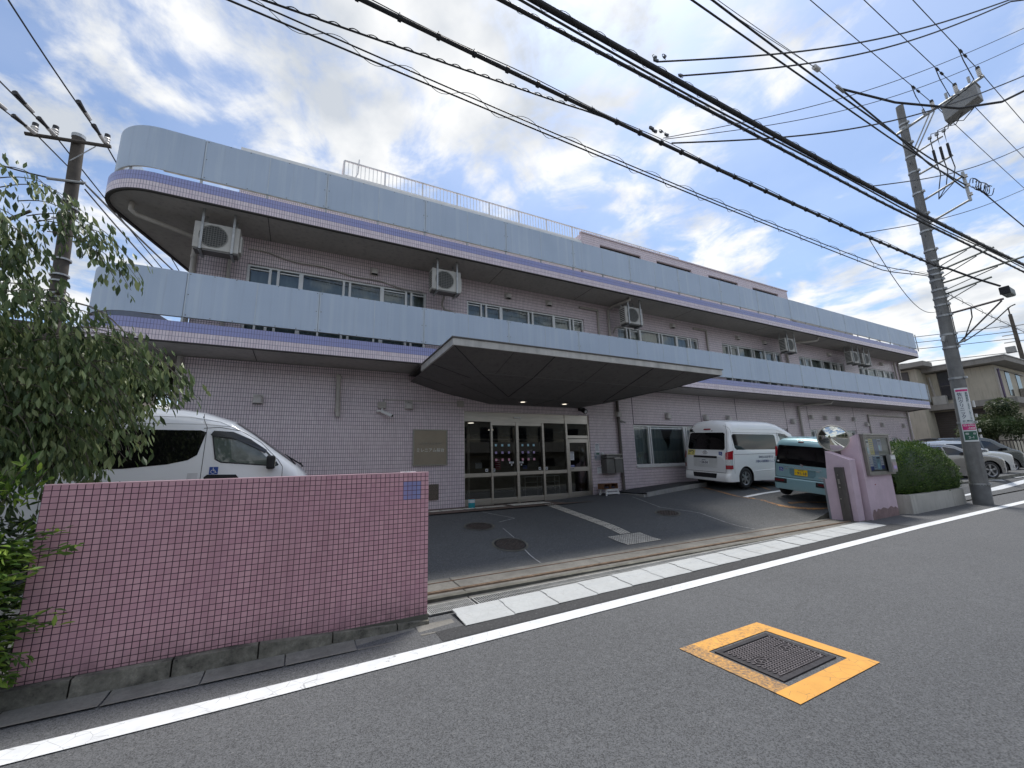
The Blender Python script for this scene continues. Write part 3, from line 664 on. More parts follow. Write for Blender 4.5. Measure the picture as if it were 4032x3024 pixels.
# parapet panels
def panel_piece(poly, z0, z1, name='parapet_panel'):
    b = MB(); th = .012
    nrm = []
    for i in range(len(poly)):
        a = Vector(poly[max(i-1, 0)]); c = Vector(poly[min(i+1, len(poly)-1)]); d = (c-a).normalized(); nrm.append(Vector((d.y, -d.x)))
    out = [Vector(p)+n_*0 for p, n_ in zip(poly, nrm)]; inn = [Vector(p)-n_*th for p, n_ in zip(poly, nrm)]
    for i in range(len(poly)-1):
        a, c, ai, ci = out[i], out[i+1], inn[i], inn[i+1]
        b.face([(*a, z0), (*c, z0), (*c, z1), (*a, z1)]); b.face([(*ci, z0), (*ai, z0), (*ai, z1), (*ci, z1)])
        b.face([(*a, z1), (*c, z1), (*ci, z1), (*ai, z1)]); b.face([(*ai, z0), (*ci, z0), (*c, z0), (*a, z0)])
    for k, sgn in ((0, 1), (-1, -1)): b.face([(*out[k], z0), (*out[k], z1), (*inn[k], z1), (*inn[k], z0)][::sgn])
    return b
YP = B_-.004+.0
for z0, z1 in ((4.765, 5.72), (7.885, 8.84)):
    P = outline(-.0)
    Pl = [p for p in outline(-.085) if p[0] < -2.9 and p[1] < 12]; Pl = [(-3.75, 12.2)]+Pl
    Pl = [(-3.30, 13.4)]+Pl[1:]
    mid = [(-2.262, B_+.0)]
    YQ = B_
    left = [(x_, y_-.085*min(1, max(0, (11-y_)/1.2))) for x_, y_ in Pl]+[(-3.0, B_), (-2.268, B_)]
    left = [p for p in left if not (p[0] > -3.05 and p[1] > B_+.01 and p[1] < 10)]
    pp = panel_piece(left, z0, z1).build('parapet_panel', panel_m, bd)
    for pf in pp.data.polygons: pf.use_smooth = True
    x = -2.262; k = 0
    while x < 32.5:
        x1 = min(x+2.43, 32.62); pc = panel_piece([(x+.004, YQ), (x1-.004, YQ)], z0, z1)
        o = pc.build('parapet_panel', panel_m, bd)
        stm = mat('panel_strip', (.52, .59, .66), .5, 0, .1)
        for xa_, xb_, dd in ((x1-.030, x1-.006, .006), (x+.006, x+.030, .006), (x+1.205, x+1.225, .005)):
            if xb_ < 32.6: s_ = MB(); s_.box(xa_, xb_, YQ-dd, YQ-.001, z0+.004, z1-.004); s_.build('joint_strip', stm, o)
        q = MB()
        for xx in (x+.05, x1-.05):
            for zz_ in (z0+.04, (z0+z1)/2, z1-.04): q.disc((xx, YQ-.008, zz_), (0, -1, 0), .011, 8)
        for xx in (x+.45, x+.83, x+1.215, x+1.6, x+2.0):
            for zz_ in (z0+.02, z1-.02): q.disc((xx, YQ-.004, zz_), (0, -1, 0), .011, 8)
        q.build('screw', steel_d, o); x = x1; k += 1
    endp = [(32.626+(.22)*math.sin(R(a)), B_+.22-(.22)*math.cos(R(a))) for a in range(0, 91, 15)]+[(32.85, 10.3), (33.4, 11.0)]
    panel_piece(endp, z0, z1).build('parapet_panel', panel_m, bd)
    b = MB(); b.box(-2.9, 32.7, YQ+.02, YQ+.07, z0+.00, z0+.05); b.box(-2.9, 32.7, YQ+.02, YQ+.06, z1-.06, z1-.01)
    x = -2.262
    while x < 32.7: b.box(x-.02, x+.02, YQ+.02, YQ+.06, z0-.12, z1-.02); b.box(x+1.195, x+1.235, YQ+.02, YQ+.06, z0-.12, z1-.02); x += 2.43
    pl = [(x_+.03, y_+.03) for x_, y_ in left]
    for z_ in (z0+.025,): b.tube([(x_, y_, z_) for x_, y_ in pl], .022, 6)
    for i in (2, 7, 12): 
        if i < len(pl): b.box(pl[i][0]-.02, pl[i][0]+.02, pl[i][1], pl[i][1]+.04, z0-.12, z1-.05)
    b.build('parapet_frame', galv, bd)

# windows
def window(x0, x1, z0, z1, fr, y=F, pale=False, sill=True, tri=False):
    fm = MB(); yy = y+.05
    fm.box(x0, x1, yy, yy+.09, z1-.05, z1-.001); fm.box(x0, x1, yy, yy+.09, z0+.001, z0+.05)
    xs = [x0+(x1-x0)*t for t in fr]
    for i, x in enumerate(xs):
        wd = .028 if i not in (3, 6) else .05
        xa, xb = (x+.001, x+2*wd) if i == 0 else ((x-2*wd, x-.001) if i == len(xs)-1 else (x-wd, x+wd))
        fm.box(xa, xb, yy-.012*(i % 2), yy+.088, z0+.05, z1-.05)
    for i in range(len(xs)-1):
        if i % 2 == 0 and xs[i+1]-xs[i] > .3: fm.box(xs[i]+.03, xs[i+1]-.03, yy+.02, yy+.06, z1-.12, z1-.09)
    f = fm.build('window', alu, bd)
    g = MB(); g.face([(x0+.02, yy+.05, z0+.03), (x1-.02, yy+.05, z0+.03), (x1-.02, yy+.05, z1-.03), (x0+.02, yy+.05, z1-.03)]); g.build('pane', glass, f)
    c = MB(); n = int((x1-x0)/.03); yc = y+.28; pr = None
    for i in range(n+1):
        x = x0+(x1-x0)*i/n; ph = math.sin(i*.9+x*3)*.022+math.sin(i*.37)*.012
        q = (x, yc+ph)
        gap = tri and abs(x-(x0+1.95)) < .34
        if pr:
            zt = z1-.02
            if gap:
                zt = z0+.55+ (abs(x-(x0+1.95))/.34)*(z1-z0-.6)
            c.face([(pr[0], pr[1], z0), (q[0], q[1], z0), (q[0], q[1], zt), (pr[0], pr[1], zt if not gap else zt)])
        pr = q
    cc = c.build('curtain', curtain_w if pale else curtain_m, f, smooth=False)
    v = MB(); v.box(x0-.3, x1+.3, y+.17, y+2.2, z0-.4, z1+.3, 0, skip='f'); v.build('room', mat('room_grey', (.12, .12, .11), .9), f)
    if sill:
        s_ = MB(); s_.box(x0-.03, x1+.03, y-.05, y+.05, z0-.07, z0-.001); s_.build('sill', alu, f)
    return f
FR = [0, .11, .15, .265, .495, .53, .72, .87, .905, 1]
for i, (a, c, z0, z1) in enumerate(w2): window(a, c, z0, z1, FR, pale=(i in (2, 3, 4)))
window(*gfw[0], [0, .175, .20, .61, .64, 1], tri=True); window(*gfw[1], [0, .5, 1]); window(*gfw[2], [0, .1, .14, .25, .5, .53, .8, 1], pale=True)
window(*gfw[3], [0, .5, 1], sill=False)
# expansion joints
b = MB()
for x, z0, z1 in ((10.62, 3.03, 4.24), (14.25, 3.02, 4.24), (16.52, 1.0, 4.24), (20.14, 2.6, 4.24), (22.03, 3.0, 4.24), (26.5, 1.2, 4.24)): b.box(x-.012, x+.012, F-.004, F-.001, z0, z1)
for x, z0, z1 in ((10.2, 3.005, 3.03),): pass
b.box(10.6, 14.98, F-.004, F-.001, 3.005, 3.03)
b.build('expansion_joint', mat('joint_sealant', (.035, .025, .04), .8), bd)
# vent hoods
def hood(x, z, r=.10, y=F):
    b = MB(); n = 12; rows = []; zb0 = z-r*.95
    b.box(x-r*1.05, x+r*1.05, y-.014, y-.002, z-r*1.0, z+r*1.15)
    for k, (dy, f) in enumerate(((.012, 1), (.06, .98), (.10, .92), (.13, .80), (.145, .62), (.15, .4))):   # hood bulging down and out
        row = [(x-r*f, y-dy, zb0)]
        for i in range(n+1):
            a = math.pi-math.pi*i/n; top = z+r*(1.05-1.15*(k/5)**1.6) ; row.append((x+r*f*math.cos(a), y-dy, lerp(zb0, top, .55+.45*math.sin(a))))
        row.append((x+r*f, y-dy, zb0)); rows.append([b.v(p) for p in row])
    for A, C in zip(rows, rows[1:]):
        for i in range(len(A)-1): b.F.append([A[i], A[i+1], C[i+1], C[i]]); b.M.append(0)
    b.F.append(rows[-1]); b.M.append(0)
    b.face([(x-r*.8, y-.02, zb0+.012), (x-r*.6, y-.12, zb0+.012), (x+r*.6, y-.12, zb0+.012), (x+r*.8, y-.02, zb0+.012)], 1)
    o = b.build('vent_hood', [vent_m, dark], bd); autosmooth(o, 50); return o
for x in (9.89, 12.35, 14.49, 15.9, 20.61, 27.65, 29.45, 32.16): hood(x, 3.36, .115)
for x in (22.21, 23.5, 24.77, 26.35): hood(x, 3.6, .11)
for x in (-.95, 2.54): hood(x, 3.36, .105)
for x in (1.51, 5.66, 7.22, 13.15, 17.32, 19.31, 25.02, 30.94): hood(x, 7.07, .10)
# pipes
def pipe(pts, r=.045, m=pipe_m, bands=()):
    b = MB(); b.tube(pts, r, 12)
    for p in bands: b.tube([(p[0], p[1], p[2]-.025), (p[0], p[1], p[2]+.025)], r*1.25, 12)
    o = b.build('downpipe', m, bd); autosmooth(o, 50); return o
pipe([(-2.47, 10.92, 0), (-2.47, 10.92, 4.23)], .055, bands=[(-2.47, 10.92, z) for z in (3.8, 2.6)])
pipe([(-2.47, 10.92, 4.66), (-2.47, 10.92, 7.15)], .055, bands=[(-2.47, 10.92, z) for z in (5.6, 6.6)]); pipe([(-3.5, 10.4, 7.36), (-3.5, 10.4, 7.2), (-3.42, 10.42, 7.12), (-2.47, 10.85, 7.05)], .05)
pipe([(-3.3, 10.6, 4.03), (-2.5, 10.9, 4.03)], .04)
pipe([(-1.79, 10.93, 4.7), (-1.79, 10.93, 6.75)], .035); pipe([(.74, 10.9, 4.06), (.77, 10.9, 3.0)], .055, bands=[(.75, 10.9, 3.15), (.75, 10.9, 4.0)])
pipe([(9.86, 10.93, .68), (9.86, 10.93, 4.24)], .05, pipe_br, bands=[(9.86, 10.93, z) for z in (1.2, 2.2, 3.2)])
pipe([(9.79, 10.93, 4.66), (9.79, 10.93, 7.2), (9.82, 10.7, 7.28), (10.0, 10.0, 7.30), (10.0, 9.98, 7.4)], .05)
pipe([(21.2, 10.93, 1.0), (21.2, 10.93, 4.08), (21.3, 10.7, 4.12), (22.2, 10.0, 4.13), (22.25, 9.95, 4.25)], .05); pipe([(21.0, 10.93, 4.7), (21.0, 10.93, 7.1), (21.1, 10.7, 7.18), (22.0, 10.0, 7.2), (22.05, 9.95, 7.35)], .05)
pipe([(32.9, 10.93, 1.0), (32.9, 10.93, 4.24)], .05); pipe([(32.6, 10.93, 4.7), (32.6, 10.93, 7.3)], .045); pipe([(33.2, 10.95, 4.7), (33.2, 10.95, 7.3)], .05)
b = MB()
for x, xl, z0 in ((9.31, 8.53, 4.7), (15.2, 14.42, 4.7), (28.0, 33.0, 2.6)):
    zt = 7.13 if z0 > 4 else 3.87
    b.box(x-.03, x+.03, 10.93, 10.985, z0, zt); b.box(min(x, xl)-.03, max(x, xl)+.03, 10.93, 10.985, zt-.03, zt+.03)
b.build('duct_cover', pipe_m, bd)
b = MB(); pts = [(-1.45+i*.24, 10.96, 7.05-.02*i+(.03*math.sin(i*1.1))+(.02 if i < 3 else 0)) for i in range(19)]; b.tube(pts, .016, 6)
b.build('cable', pipe_m, bd); b = MB(); b.tube([(3.35, 10.4, 6.5), (3.4, 10.8, 6.35), (3.5, 10.9, 6.25), (3.85, 10.93, 6.2)], .03, 6); b.build('cable', pipe_m, bd); b = MB(); b.tube([(10.1, 10.5, 6.5), (9.95, 10.8, 6.5), (9.95, 10.93, 6.35)], .03, 6); b.build('cable', pipe_m, bd)
# cctv, conduit, plaque, grille
b = MB(); b.box(1.88, 3.95, 10.975, 10.997, 3.485, 3.505); b.box(1.87, 1.90, 10.975, 10.997, 3.42, 3.505); b.box(3.93, 4.11, 10.93, 10.997, 3.38, 3.55); b.box(1.73, 1.93, 10.92, 10.997, 3.26, 3.42); b.build('conduit', pipe_m, bd)
t = thing('security_camera', 'small white security camera on the tiled wall left of the plaque', 'camera', (1.84, 10.95, 3.2))
b = MB(); b.tube([(1.84, 10.95, 3.27), (1.84, 10.90, 3.17)], .022, 8); b.tube([(1.70, 10.93, 3.17), (1.84, 10.90, 3.17)], .03, 8); b.build('bracket', white_pl, t)
b = MB(); b.tube([(1.84, 10.9, 3.16), (2.06, 10.72, 3.03)], .045, 12); b.build('camera_body', white_pl, t); b = MB(); b.disc((2.062, 10.718, 3.029), (.77, -.62, -.45), .035, 14); b.build('lens', black, t)
t = thing('name_plaque', 'square bronze plaque with silver Japanese lettering on the tiled wall left of the entrance', 'sign', (3.145, 10.97, 1.74))
b = MB(); b.box(2.70, 3.59, 10.955, 10.99, 1.775, 2.685); b.build('plate', plaque, t)
b = MB(); f = .028
for q in ((2.67, 3.62, 1.745, 1.745+f), (2.67, 3.62, 2.715-f, 2.715), (2.67, 2.67+f, 1.745+f, 2.715-f), (3.62-f, 3.62, 1.745+f, 2.715-f)): b.box(q[0], q[1], 10.94, 10.992, q[2], q[3])
b.build('frame', plaque_f, t)
text('介護老人保健施設', .082, (3.15, 10.950, 2.325), t, mat('letter_faded', (.30, .28, .23), .4, .3, 0), sx=.96); text('ミレニアム桜台', .112, (3.145, 10.948, 2.15), t, letter_m, sx=1.0, bold=.0008)
b = MB(); b.box(3.12, 3.38, 10.96, 10.995, .84, 1.25); b.build('granite_panel', granite, bd)

# entrance
en = MB(); x0, x1, z0, z1 = 4.14, 8.62, .60, 3.27; ye = F+.04
en.box(x0, x1, ye, ye+.10, 2.98, z1-.002)                       # lintel
for x, w_ in ((4.14, .02), (4.985, .06), (5.83, .09), (6.76, .07), (7.66, .07), (8.56, .06)):
    zt = 2.98 if x != 7.66 else z1-.004
    en.box(x, x+w_, ye-.015, ye+.085, z0, zt)
en.box(7.64, 7.70, ye-.02, ye+.09, 2.98, z1-.003)
for xa, xb, zb, zt in ((4.16, 4.985, 1.385, 1.495), (5.045, 5.83, 1.395, 1.50), (5.92, 6.76, 1.40, 1.505), (6.83, 7.66, 1.40, 1.505), (4.16, 4.985, .60, .78), (5.045, 5.83, .615, .77), (5.92, 6.76, .615, .77), (6.83, 7.66, .6, .78), (7.73, 8.56, 2.50, 2.60), (5.045, 5.83, 2.88, 2.98), (5.92, 6.76, 2.88, 2.98)):
    en.box(xa, xb, ye, ye+.06, zb, zt)
ent = en.build('entrance', steel, bd, bevel=.004)
b = MB(); b.box(7.74, 7.80, ye+.0, ye+.05, .62, 2.48); b.box(8.49, 8.555, ye, ye+.05, .62, 2.48)
for zb, zt in ((.62, .80), (1.44, 1.58), (2.36, 2.48)): b.box(7.80, 8.49, ye, ye+.05, zb, zt)
b.build('side_door', steel, ent, bevel=.003)
b = MB(); b.tube([(7.77, ye-.0, 1.53), (7.77, ye-.07, 1.53), (7.86, ye-.07, 1.53)], .012, 8); b.build('door_handle', chrome, ent)
b = MB(); b.face([(4.15, ye+.05, .6), (8.6, ye+.05, .6), (8.6, ye+.05, 2.98), (4.15, ye+.05, 2.98)]); b.build('door_glass', glass_door, ent)
b = MB(); b.box(5.77, 6.01, ye-.04, ye, 3.10, 3.15); b.build('door_sensor', white_pl, ent)
# lobby behind the glass
b = MB(); b.box(3.0, 10.2, 11.2, 16.5, .59, 3.1, 0, skip='f'); b.box(3.0, 4.1, 11.17, 11.19, .59, 3.1); b.box(8.66, 10.2, 11.17, 11.19, .59, 3.1)
b.build('lobby', mat('lobby_brown', (.09, .075, .06), .6, 0, .3), ent)
b = MB(); b.box(3.2, 10, 11.3, 16.4, .596, .61); b.build('lobby_floor', mat('lobby_floor', (.20, .17, .14), .3, 0, .2), ent)
b = MB()
for x in (5.2, 7.0, 8.2): b.box(x-.04, x+.04, 13.4, 13.5, .6, 3.08)
b.box(4.5, 9.6, 13.42, 13.48, 2.6, 2.66); b.box(4.6, 9.6, 13.42, 13.48, 1.3, 1.36); b.box(9.0, 9.05, 11.9, 12.2, .6, 2.3)
b.build('inner_partition', steel, ent)
for x, y in ((4.9, 12.4), (7.4, 12.4), (6.6, 14.6), (5.3, 14.6), (4.7, 15.6)): b = MB(); b.disc((x, y, 3.085), (0, 0, -1), .10, 16); b.build('ceiling_lamp', lampglow, ent)
b = MB()
for z in (.95, 1.12): b.tube([(6.65, 12.05, z), (8.0, 12.05, z)], .014, 6)
for x in (6.65, 7.3, 8.0): b.tube([(x, 12.05, .6), (x, 12.05, 1.3)], .014, 6); b.tube([(x, 12.35, .6), (x, 12.35, 1.3)], .014, 6)
b.tube([(6.65, 12.05, 1.3), (8.0, 12.05, 1.3), (8.0, 12.35, 1.3), (6.65, 12.35, 1.3), (6.65, 12.05, 1.3)], .014, 6); b.build('white_rack', white_pl, ent)
b = MB()
for k in range(28): b.box(4.2, 8.5, 16.0, 16.05, .75+k*.05, .78+k*.05)
b.build('blind_slats', mat('blind_brown', (.22, .17, .12), .6), ent)
# stickers and notices on the doors
yst = ye+.046
for zc, nm in ((2.29, 'blue'), (2.07, 'violet'), (1.86, 'pink')):
    for xc in (5.17, 5.38, 5.60, 6.07, 6.27, 6.47): b = MB(); b.box(xc-.034, xc+.034, yst-.004, yst-.001, zc-.034, zc+.034); b.build('door_sticker', sk[nm], ent)
def notice(x0_, x1_, z0_, z1_, y, m=paper, parent=None, rows=6, im=ink, title=True):
    b = MB(); b.box(x0_, x1_, y-.004, y, z0_, z1_, 0); h = z1_-z0_; w_ = x1_-x0_; rr = random.Random(int(x0_*1000+z0_*77))
    for i in range(rows):
        zc = z1_-h*(.12+.8*i/rows); ww = w_*(.8 if i == 0 and title else rr.uniform(.5, .82)); th = h*(.045 if i == 0 and title else .02)
        x = (x0_+x1_)/2-ww/2
        while x < (x0_+x1_)/2+ww/2-.008: 
            l = rr.uniform(.012, .03); b.box(x, min(x+l, (x0_+x1_)/2+ww/2), y-.0055, y-.004, zc-th, zc+th, 1); x += l+.006
    return b.build('notice', [m, im], parent)
notice(7.80, 7.98, 1.80, 2.07, yst, parent=ent, rows=7); o = notice(7.79, 7.98, 1.49, 1.645, yst, sk['navy'], ent, 3, paper); notice(4.65, 4.86, 1.63, 1.79, yst+.35, parent=ent, rows=4); notice(5.29, 5.48, 1.57, 1.90, yst+.35, sk['red'], ent, 4, paper)
notice(6.24, 6.45, 1.84, 2.16, yst+.05, mat('poster_grey', (.22, .22, .22), .6), ent, 5, paper); notice(6.07, 6.22, 1.57, 1.68, yst+.02, sk['navy'], ent, 1, sk['blue'])
b = MB(); b.box(5.60, 5.75, yst-.004, yst-.001, 1.745, 1.80); b.box(5.93, 6.08, yst-.004, yst-.001, 1.745, 1.80); b.disc((5.68, yst-.003, 1.70), (0, -1, 0), .024, 14); b.disc((6.01, yst-.003, 1.70), (0, -1, 0), .024, 14)
for x in (4.86, 5.09, 6.66, 6.91): b.box(x-.04, x+.04, yst-.004, yst-.001, 1.53, 1.61)
b.build('door_sticker', paper, ent)
b = MB()
for x in (4.86, 5.09, 6.66, 6.91): b.disc((x, yst-.006, 1.57), (0, -1, 0), .024, 12)
b.build('sticker_symbol', ink, ent)
for x, z in ((5.675, 1.772), (6.005, 1.772)): text('自動', .045, (x, yst-.006, z), ent, ink)

# canopy over the entrance
cx0, cx1, cy0, cz = 2.50, 10.62, 7.27, 4.20
ca = MB()
ins = lambda d, z: [(cx0+d, F, z), (cx0+d, cy0+d, z), (cx1-d, cy0+d, z), (cx1-d, F, z)]
L0, L1, L2, L3 = ins(.06, 4.05), ins(.07, 4.03), ins(1.03, 3.76), ins(2.43, 3.51)
for A, C in ((L1, L2), (L2, L3)):
    for i in range(3): ca.face([A[i], A[i+1], C[i+1], C[i]][::-1])
ca.face([L3[0], L3[1], L3[2], L3[3]][::-1])
can = ca.build('entrance_canopy', canopy_m, bd)
b = MB(); b.box(cx0+.03, cx1-.03, cy0+.03, cy0+.075, 4.03, 4.175); b.box(cx0+.03, cx0+.075, cy0+.075, B_-.03, 4.03, 4.175); b.box(cx1-.075, cx1-.03, cy0+.075, F, 4.03, 4.175); b.build('fascia', fascia_m, can)
b = MB(); b.box(cx0, cx1, cy0, B_-.01, 4.178, 4.20); b.box(cx0+.02, cx1-.02, B_+.0, F, 4.178, 4.20); b.build('canopy_roof', mat('canopy_cap', (.10, .095, .09), .5), can)
b = MB()     # seams
def seam(p, q, r=.006): b.tube([Vector(p)-Vector((0, 0, .002)), Vector(q)-Vector((0, 0, .002))], r, 4)
for i in (1, 2): seam(L1[i], L2[i], .010); seam(L2[i], L3[i], .010)
seam((4.93, L1[1][1], 4.03), (4.93, L2[1][1], 3.76), .010); seam((4.93, L2[1][1], 3.76), (4.93, L3[1][1], 3.51), .010)
seam((7.95, L1[1][1], 4.03), (7.95, L2[1][1], 3.76), .010); seam((7.95, L2[1][1], 3.76), (8.19, L3[1][1], 3.51), .010)
for x in (3.9, 6.45, 9.1): seam((x, L1[1][1], 4.03), (x, L2[1][1], 3.76), .004)
seam((6.5, L2[1][1], 3.76), (6.5, L3[1][1], 3.51), .004); seam((6.4, L3[1][1], 3.51), (6.4, F, 3.51), .004)
for y in (8.9, 10.2): seam((cx0+.07, y, 4.03), (cx0+1.03, y, 3.76), .006 if y < 9 else .004)
seam((cx0+1.03, 9.6, 3.76), (cx0+2.43, 10.3, 3.51), .004)
b.build('seam', dark, can)
b = MB()
seam(L2[1], L2[2], .005); seam(L3[1], L3[2], .004); seam(L2[0], L2[1], .003); b.build('seam', mat('seam_pale', (.17, .165, .16), .7), can)
for x in (5.71, 7.18):
    b = MB(); b.tube([(x, 10.31, 3.507), (x, 10.31, 3.495)], .13, 20); o = b.build('downlight', mat('downlight_rim', (.35, .34, .32), .3, .6), can); b = MB(); b.disc((x, 10.31, 3.492), (0, 0, -1), .07, 16); b.build('bulb', emit('bulb%g' % x, (1, .9, .75), 1.1), o)
b = MB(); b.box(cx0+1.0, cx0+1.22, 9.66, 9.745, 4.22, 4.36); b.build('drain_box', white_pl, can)
for (x, nm) in ((8.32, 'black'),):
    t = thing('spotlight', 'small black round spotlight on the wall under the right end of the entrance canopy', 'lamp', (x, 10.95, 3.45)); b = MB(); b.box(x-.12, x+.09, 10.9, 11, 3.42, 3.52); b.tube([(x, 10.93, 3.43), (x+.02, 10.78, 3.36)], .06, 14, r1=.085); b.build('housing', black, t); b = MB(); b.disc((x+.021, 10.775, 3.358), (.12, -.9, -.4), .055, 14); b.build('lens', lens_w, t)
t = thing('wall_lamp', 'small twin sensor lamp on the wall beside the brown downpipe', 'lamp', (9.98, 10.95, 3.1)); b = MB(); b.box(9.95, 10.05, 10.93, 11, 3.08, 3.18); b.build('base', vent_m, t); b = MB(); b.tube([(9.97, 10.93, 3.1), (9.93, 10.84, 3.04)], .03, 10); b.tube([(10.03, 10.93, 3.1), (10.09, 10.84, 3.04)], .03, 10); b.build('lamp_head', lens_w, t)

# ------------------------------------------------------------------ pink tiled wall
t = thing('tiled_wall', 'low wall of small pink square tiles with a blue tile patch near its right end', 'wall', (-.25, 4.85, .1))
b = MB(); y0 = 4.776; y1 = 4.93; X0, X1 = -1.837, 1.3535; zt = 1.614
zb = lambda x: .148 if x < -.4 else lerp(.148, .05, (x+.4)/1.76)
xs = [lerp(X0, X1, i/40) for i in range(41)]
for a, c in zip(xs, xs[1:]): b.face([(a, y0, zb(a)), (c, y0, zb(c)), (c, y0, zt), (a, y0, zt)])
b.face([(X1, y0, .05), (X1, y1, .05), (X1, y1, zt), (X1, y0, zt)]); b.face([(X0, y1, .1), (X0, y0, .1), (X0, y0, zt), (X0, y1, zt)]); b.face([(X1, y1, .0), (X0, y1, .0), (X0, y1, zt), (X1, y1, zt)]); b.face([(X0, y0, zt), (X1, y0, zt), (X1, y1, zt), (X0, y1, zt)])
# shift uv so that the grid starts at the wall's own edge
for k in range(40): a, c = xs[k], xs[k+1]; b.U[k] = [(a-X0, zb(a)+.030), (c-X0, zb(c)+.030), (c-X0, zt+.030), (a-X0, zt+.030)]
b.build('tile_facing', tile_p, t)
b = MB(); b.box(X0-.002, X1+.002, y0-.002, y1+.002, zt-.004, zt+.008); b.build('top_cap', mat('tile_pink_cap', (.66, .42, .46), .4), t, bevel=.004)
b = MB(); rr = random.Random(5)
for k in range(26): 
    x = 1.12+rr.gauss(0, .035); b.obox((x, y0+.03+rr.uniform(-.02, .05), zt+.012), (rr.uniform(.004, .018), 0, 0), (0, rr.uniform(.004, .01), 0), (0, 0, rr.uniform(.002, .008)))
b.build('bird_dropping', mat('dropping', (.8, .8, .78), .8), t)

# ------------------------------------------------------------------ air conditioners under the soffit
def ac_unit(x, label, z=6.47, h=.62, w_=.83, hung=True, y=10.1, zc=7.40):
    t = thing('air_conditioner', label, 'air conditioner', (x+w_/2, y+.15, z), 'air conditioner units hung under the upper balcony')
    b = MB(); b.box(x, x+w_, y, y+.30, z, z+h); b.build('casing', ac_m, t, bevel=.012)
    cx, cz = x+w_*.43, z+h*.5; b = MB(); b.disc((cx, y-.002, cz), (0, -1, 0), .245, 30); b.build('fan_opening', mat('fan_dark', (.05, .052, .05), .6), t)
    b = MB(); r = .26
    for i in range(-5, 6):
        s = math.sqrt(max(0, r*r-(i*.048)**2)); b.box(cx-s, cx+s, y-.012, y-.008, cz+i*.048-.003, cz+i*.048+.003); b.box(cx+i*.048-.003, cx+i*.048+.003, y-.011, y-.007, cz-s, cz+s)
    b.tube([(cx+r*math.cos(a*math.pi/12), y-.008, cz+r*math.sin(a*math.pi/12)) for a in range(25)], .006, 5); b.build('fan_guard', mat('fan_guard', (.22, .22, .20), .5), t)
    b = MB()
    for k in range(7): b.box(x-.003, x+.001, y+.04, y+.27, z+.09+k*.07, z+.125+k*.07)
    b.build('side_louvre', mat('fan_dark2', (.06, .06, .06), .6), t)
    b = MB(); b.box(x+w_+.001, x+w_+.045, y+.05, y+.25, z+.06, z+.46); b.build('service_cover', ac_m, t, bevel=.01)
    for xx in (x+.12, x+w_-.14):
        b = MB(); b.box(xx, xx+.045, y-.035, y-.005, z-.07, zc); b.box(xx, xx+.045, y+.305, y+.33, z-.07, zc); b.box(xx, xx+.045, y-.035, y+.33, z-.075, z-.035); b.build('bracket', galv, t)
    b = MB(); b.box(x+.02, x+w_-.02, y+.02, y+.28, z-.03, z-.002); b.build('base_pan', steel_d, t)
for x, lab in ((-2.35, 'air conditioner unit at the rounded left end above the leftmost upstairs windows'), (2.90, 'air conditioner unit second from the left beside the end of the first long window'), (9.82, 'air conditioner unit above the canopy right end beside the angled soffit pipe'), (19.45, 'single air conditioner unit between the fourth and fifth upstairs windows'), (25.35, 'left one of the two adjoining air conditioner units near the far right'), (26.55, 'right one of the two adjoining air conditioner units near the far right')): ac_unit(x, lab)

# ------------------------------------------------------------------ things at the entrance
t = thing('mailbox', 'grey steel double mailbox on the tiled wall right of the side door', 'mailbox', (9.32, 10.8, 1.3))
b = MB(); b.box(9.0, 9.33, 10.70, 10.99, 1.34, 1.80); b.box(9.36, 9.67, 10.70, 10.99, 1.34, 1.80); b.box(9.0, 9.33, 10.68, 10.99, 1.82, 1.92); b.box(9.35, 9.67, 10.75, 10.99, 1.86, 1.95, 0); b.build('body', steel_d, t, bevel=.006)
b = MB(); b.box(9.31, 9.68, 10.66, 10.80, 1.81, 1.835); b.box(8.99, 9.68, 10.66, 10.99, 1.945, 1.96); b.build('hood', steel, t)
t = thing('intercom', 'small white intercom box with its cable duct beside the mailbox', 'intercom', (9.07, 10.97, 1.95))
b = MB(); b.box(9.03, 9.12, 10.95, 10.995, 1.90, 2.03); b.build('housing', white_pl, t, bevel=.004); b = MB(); b.disc((9.075, 10.948, 1.99), (0, -1, 0), .014, 12); b.build('button', ink, t)
b = MB(); b.box(9.065, 9.09, 10.975, 10.995, 1.60, 1.90); b.box(8.95, 9.09, 10.975, 10.995, 1.585, 1.61); b.build('cable_duct', white_pl, t)
o = notice(8.80, 8.97, 2.04, 2.33, 10.992, rows=8); tag(o, 'tall printed notice sheet on the tiles above the wheelchair sticker', 'notice'); o.name = 'wall_notice'
o = notice(8.82, 9.08, 1.34, 1.55, 10.992, rows=4); tag(o, 'lower printed notice sheet on the tiles left of the mailbox', 'notice'); o.name = 'wall_notice'
WC = [((.0, .36), (.02, .36))]
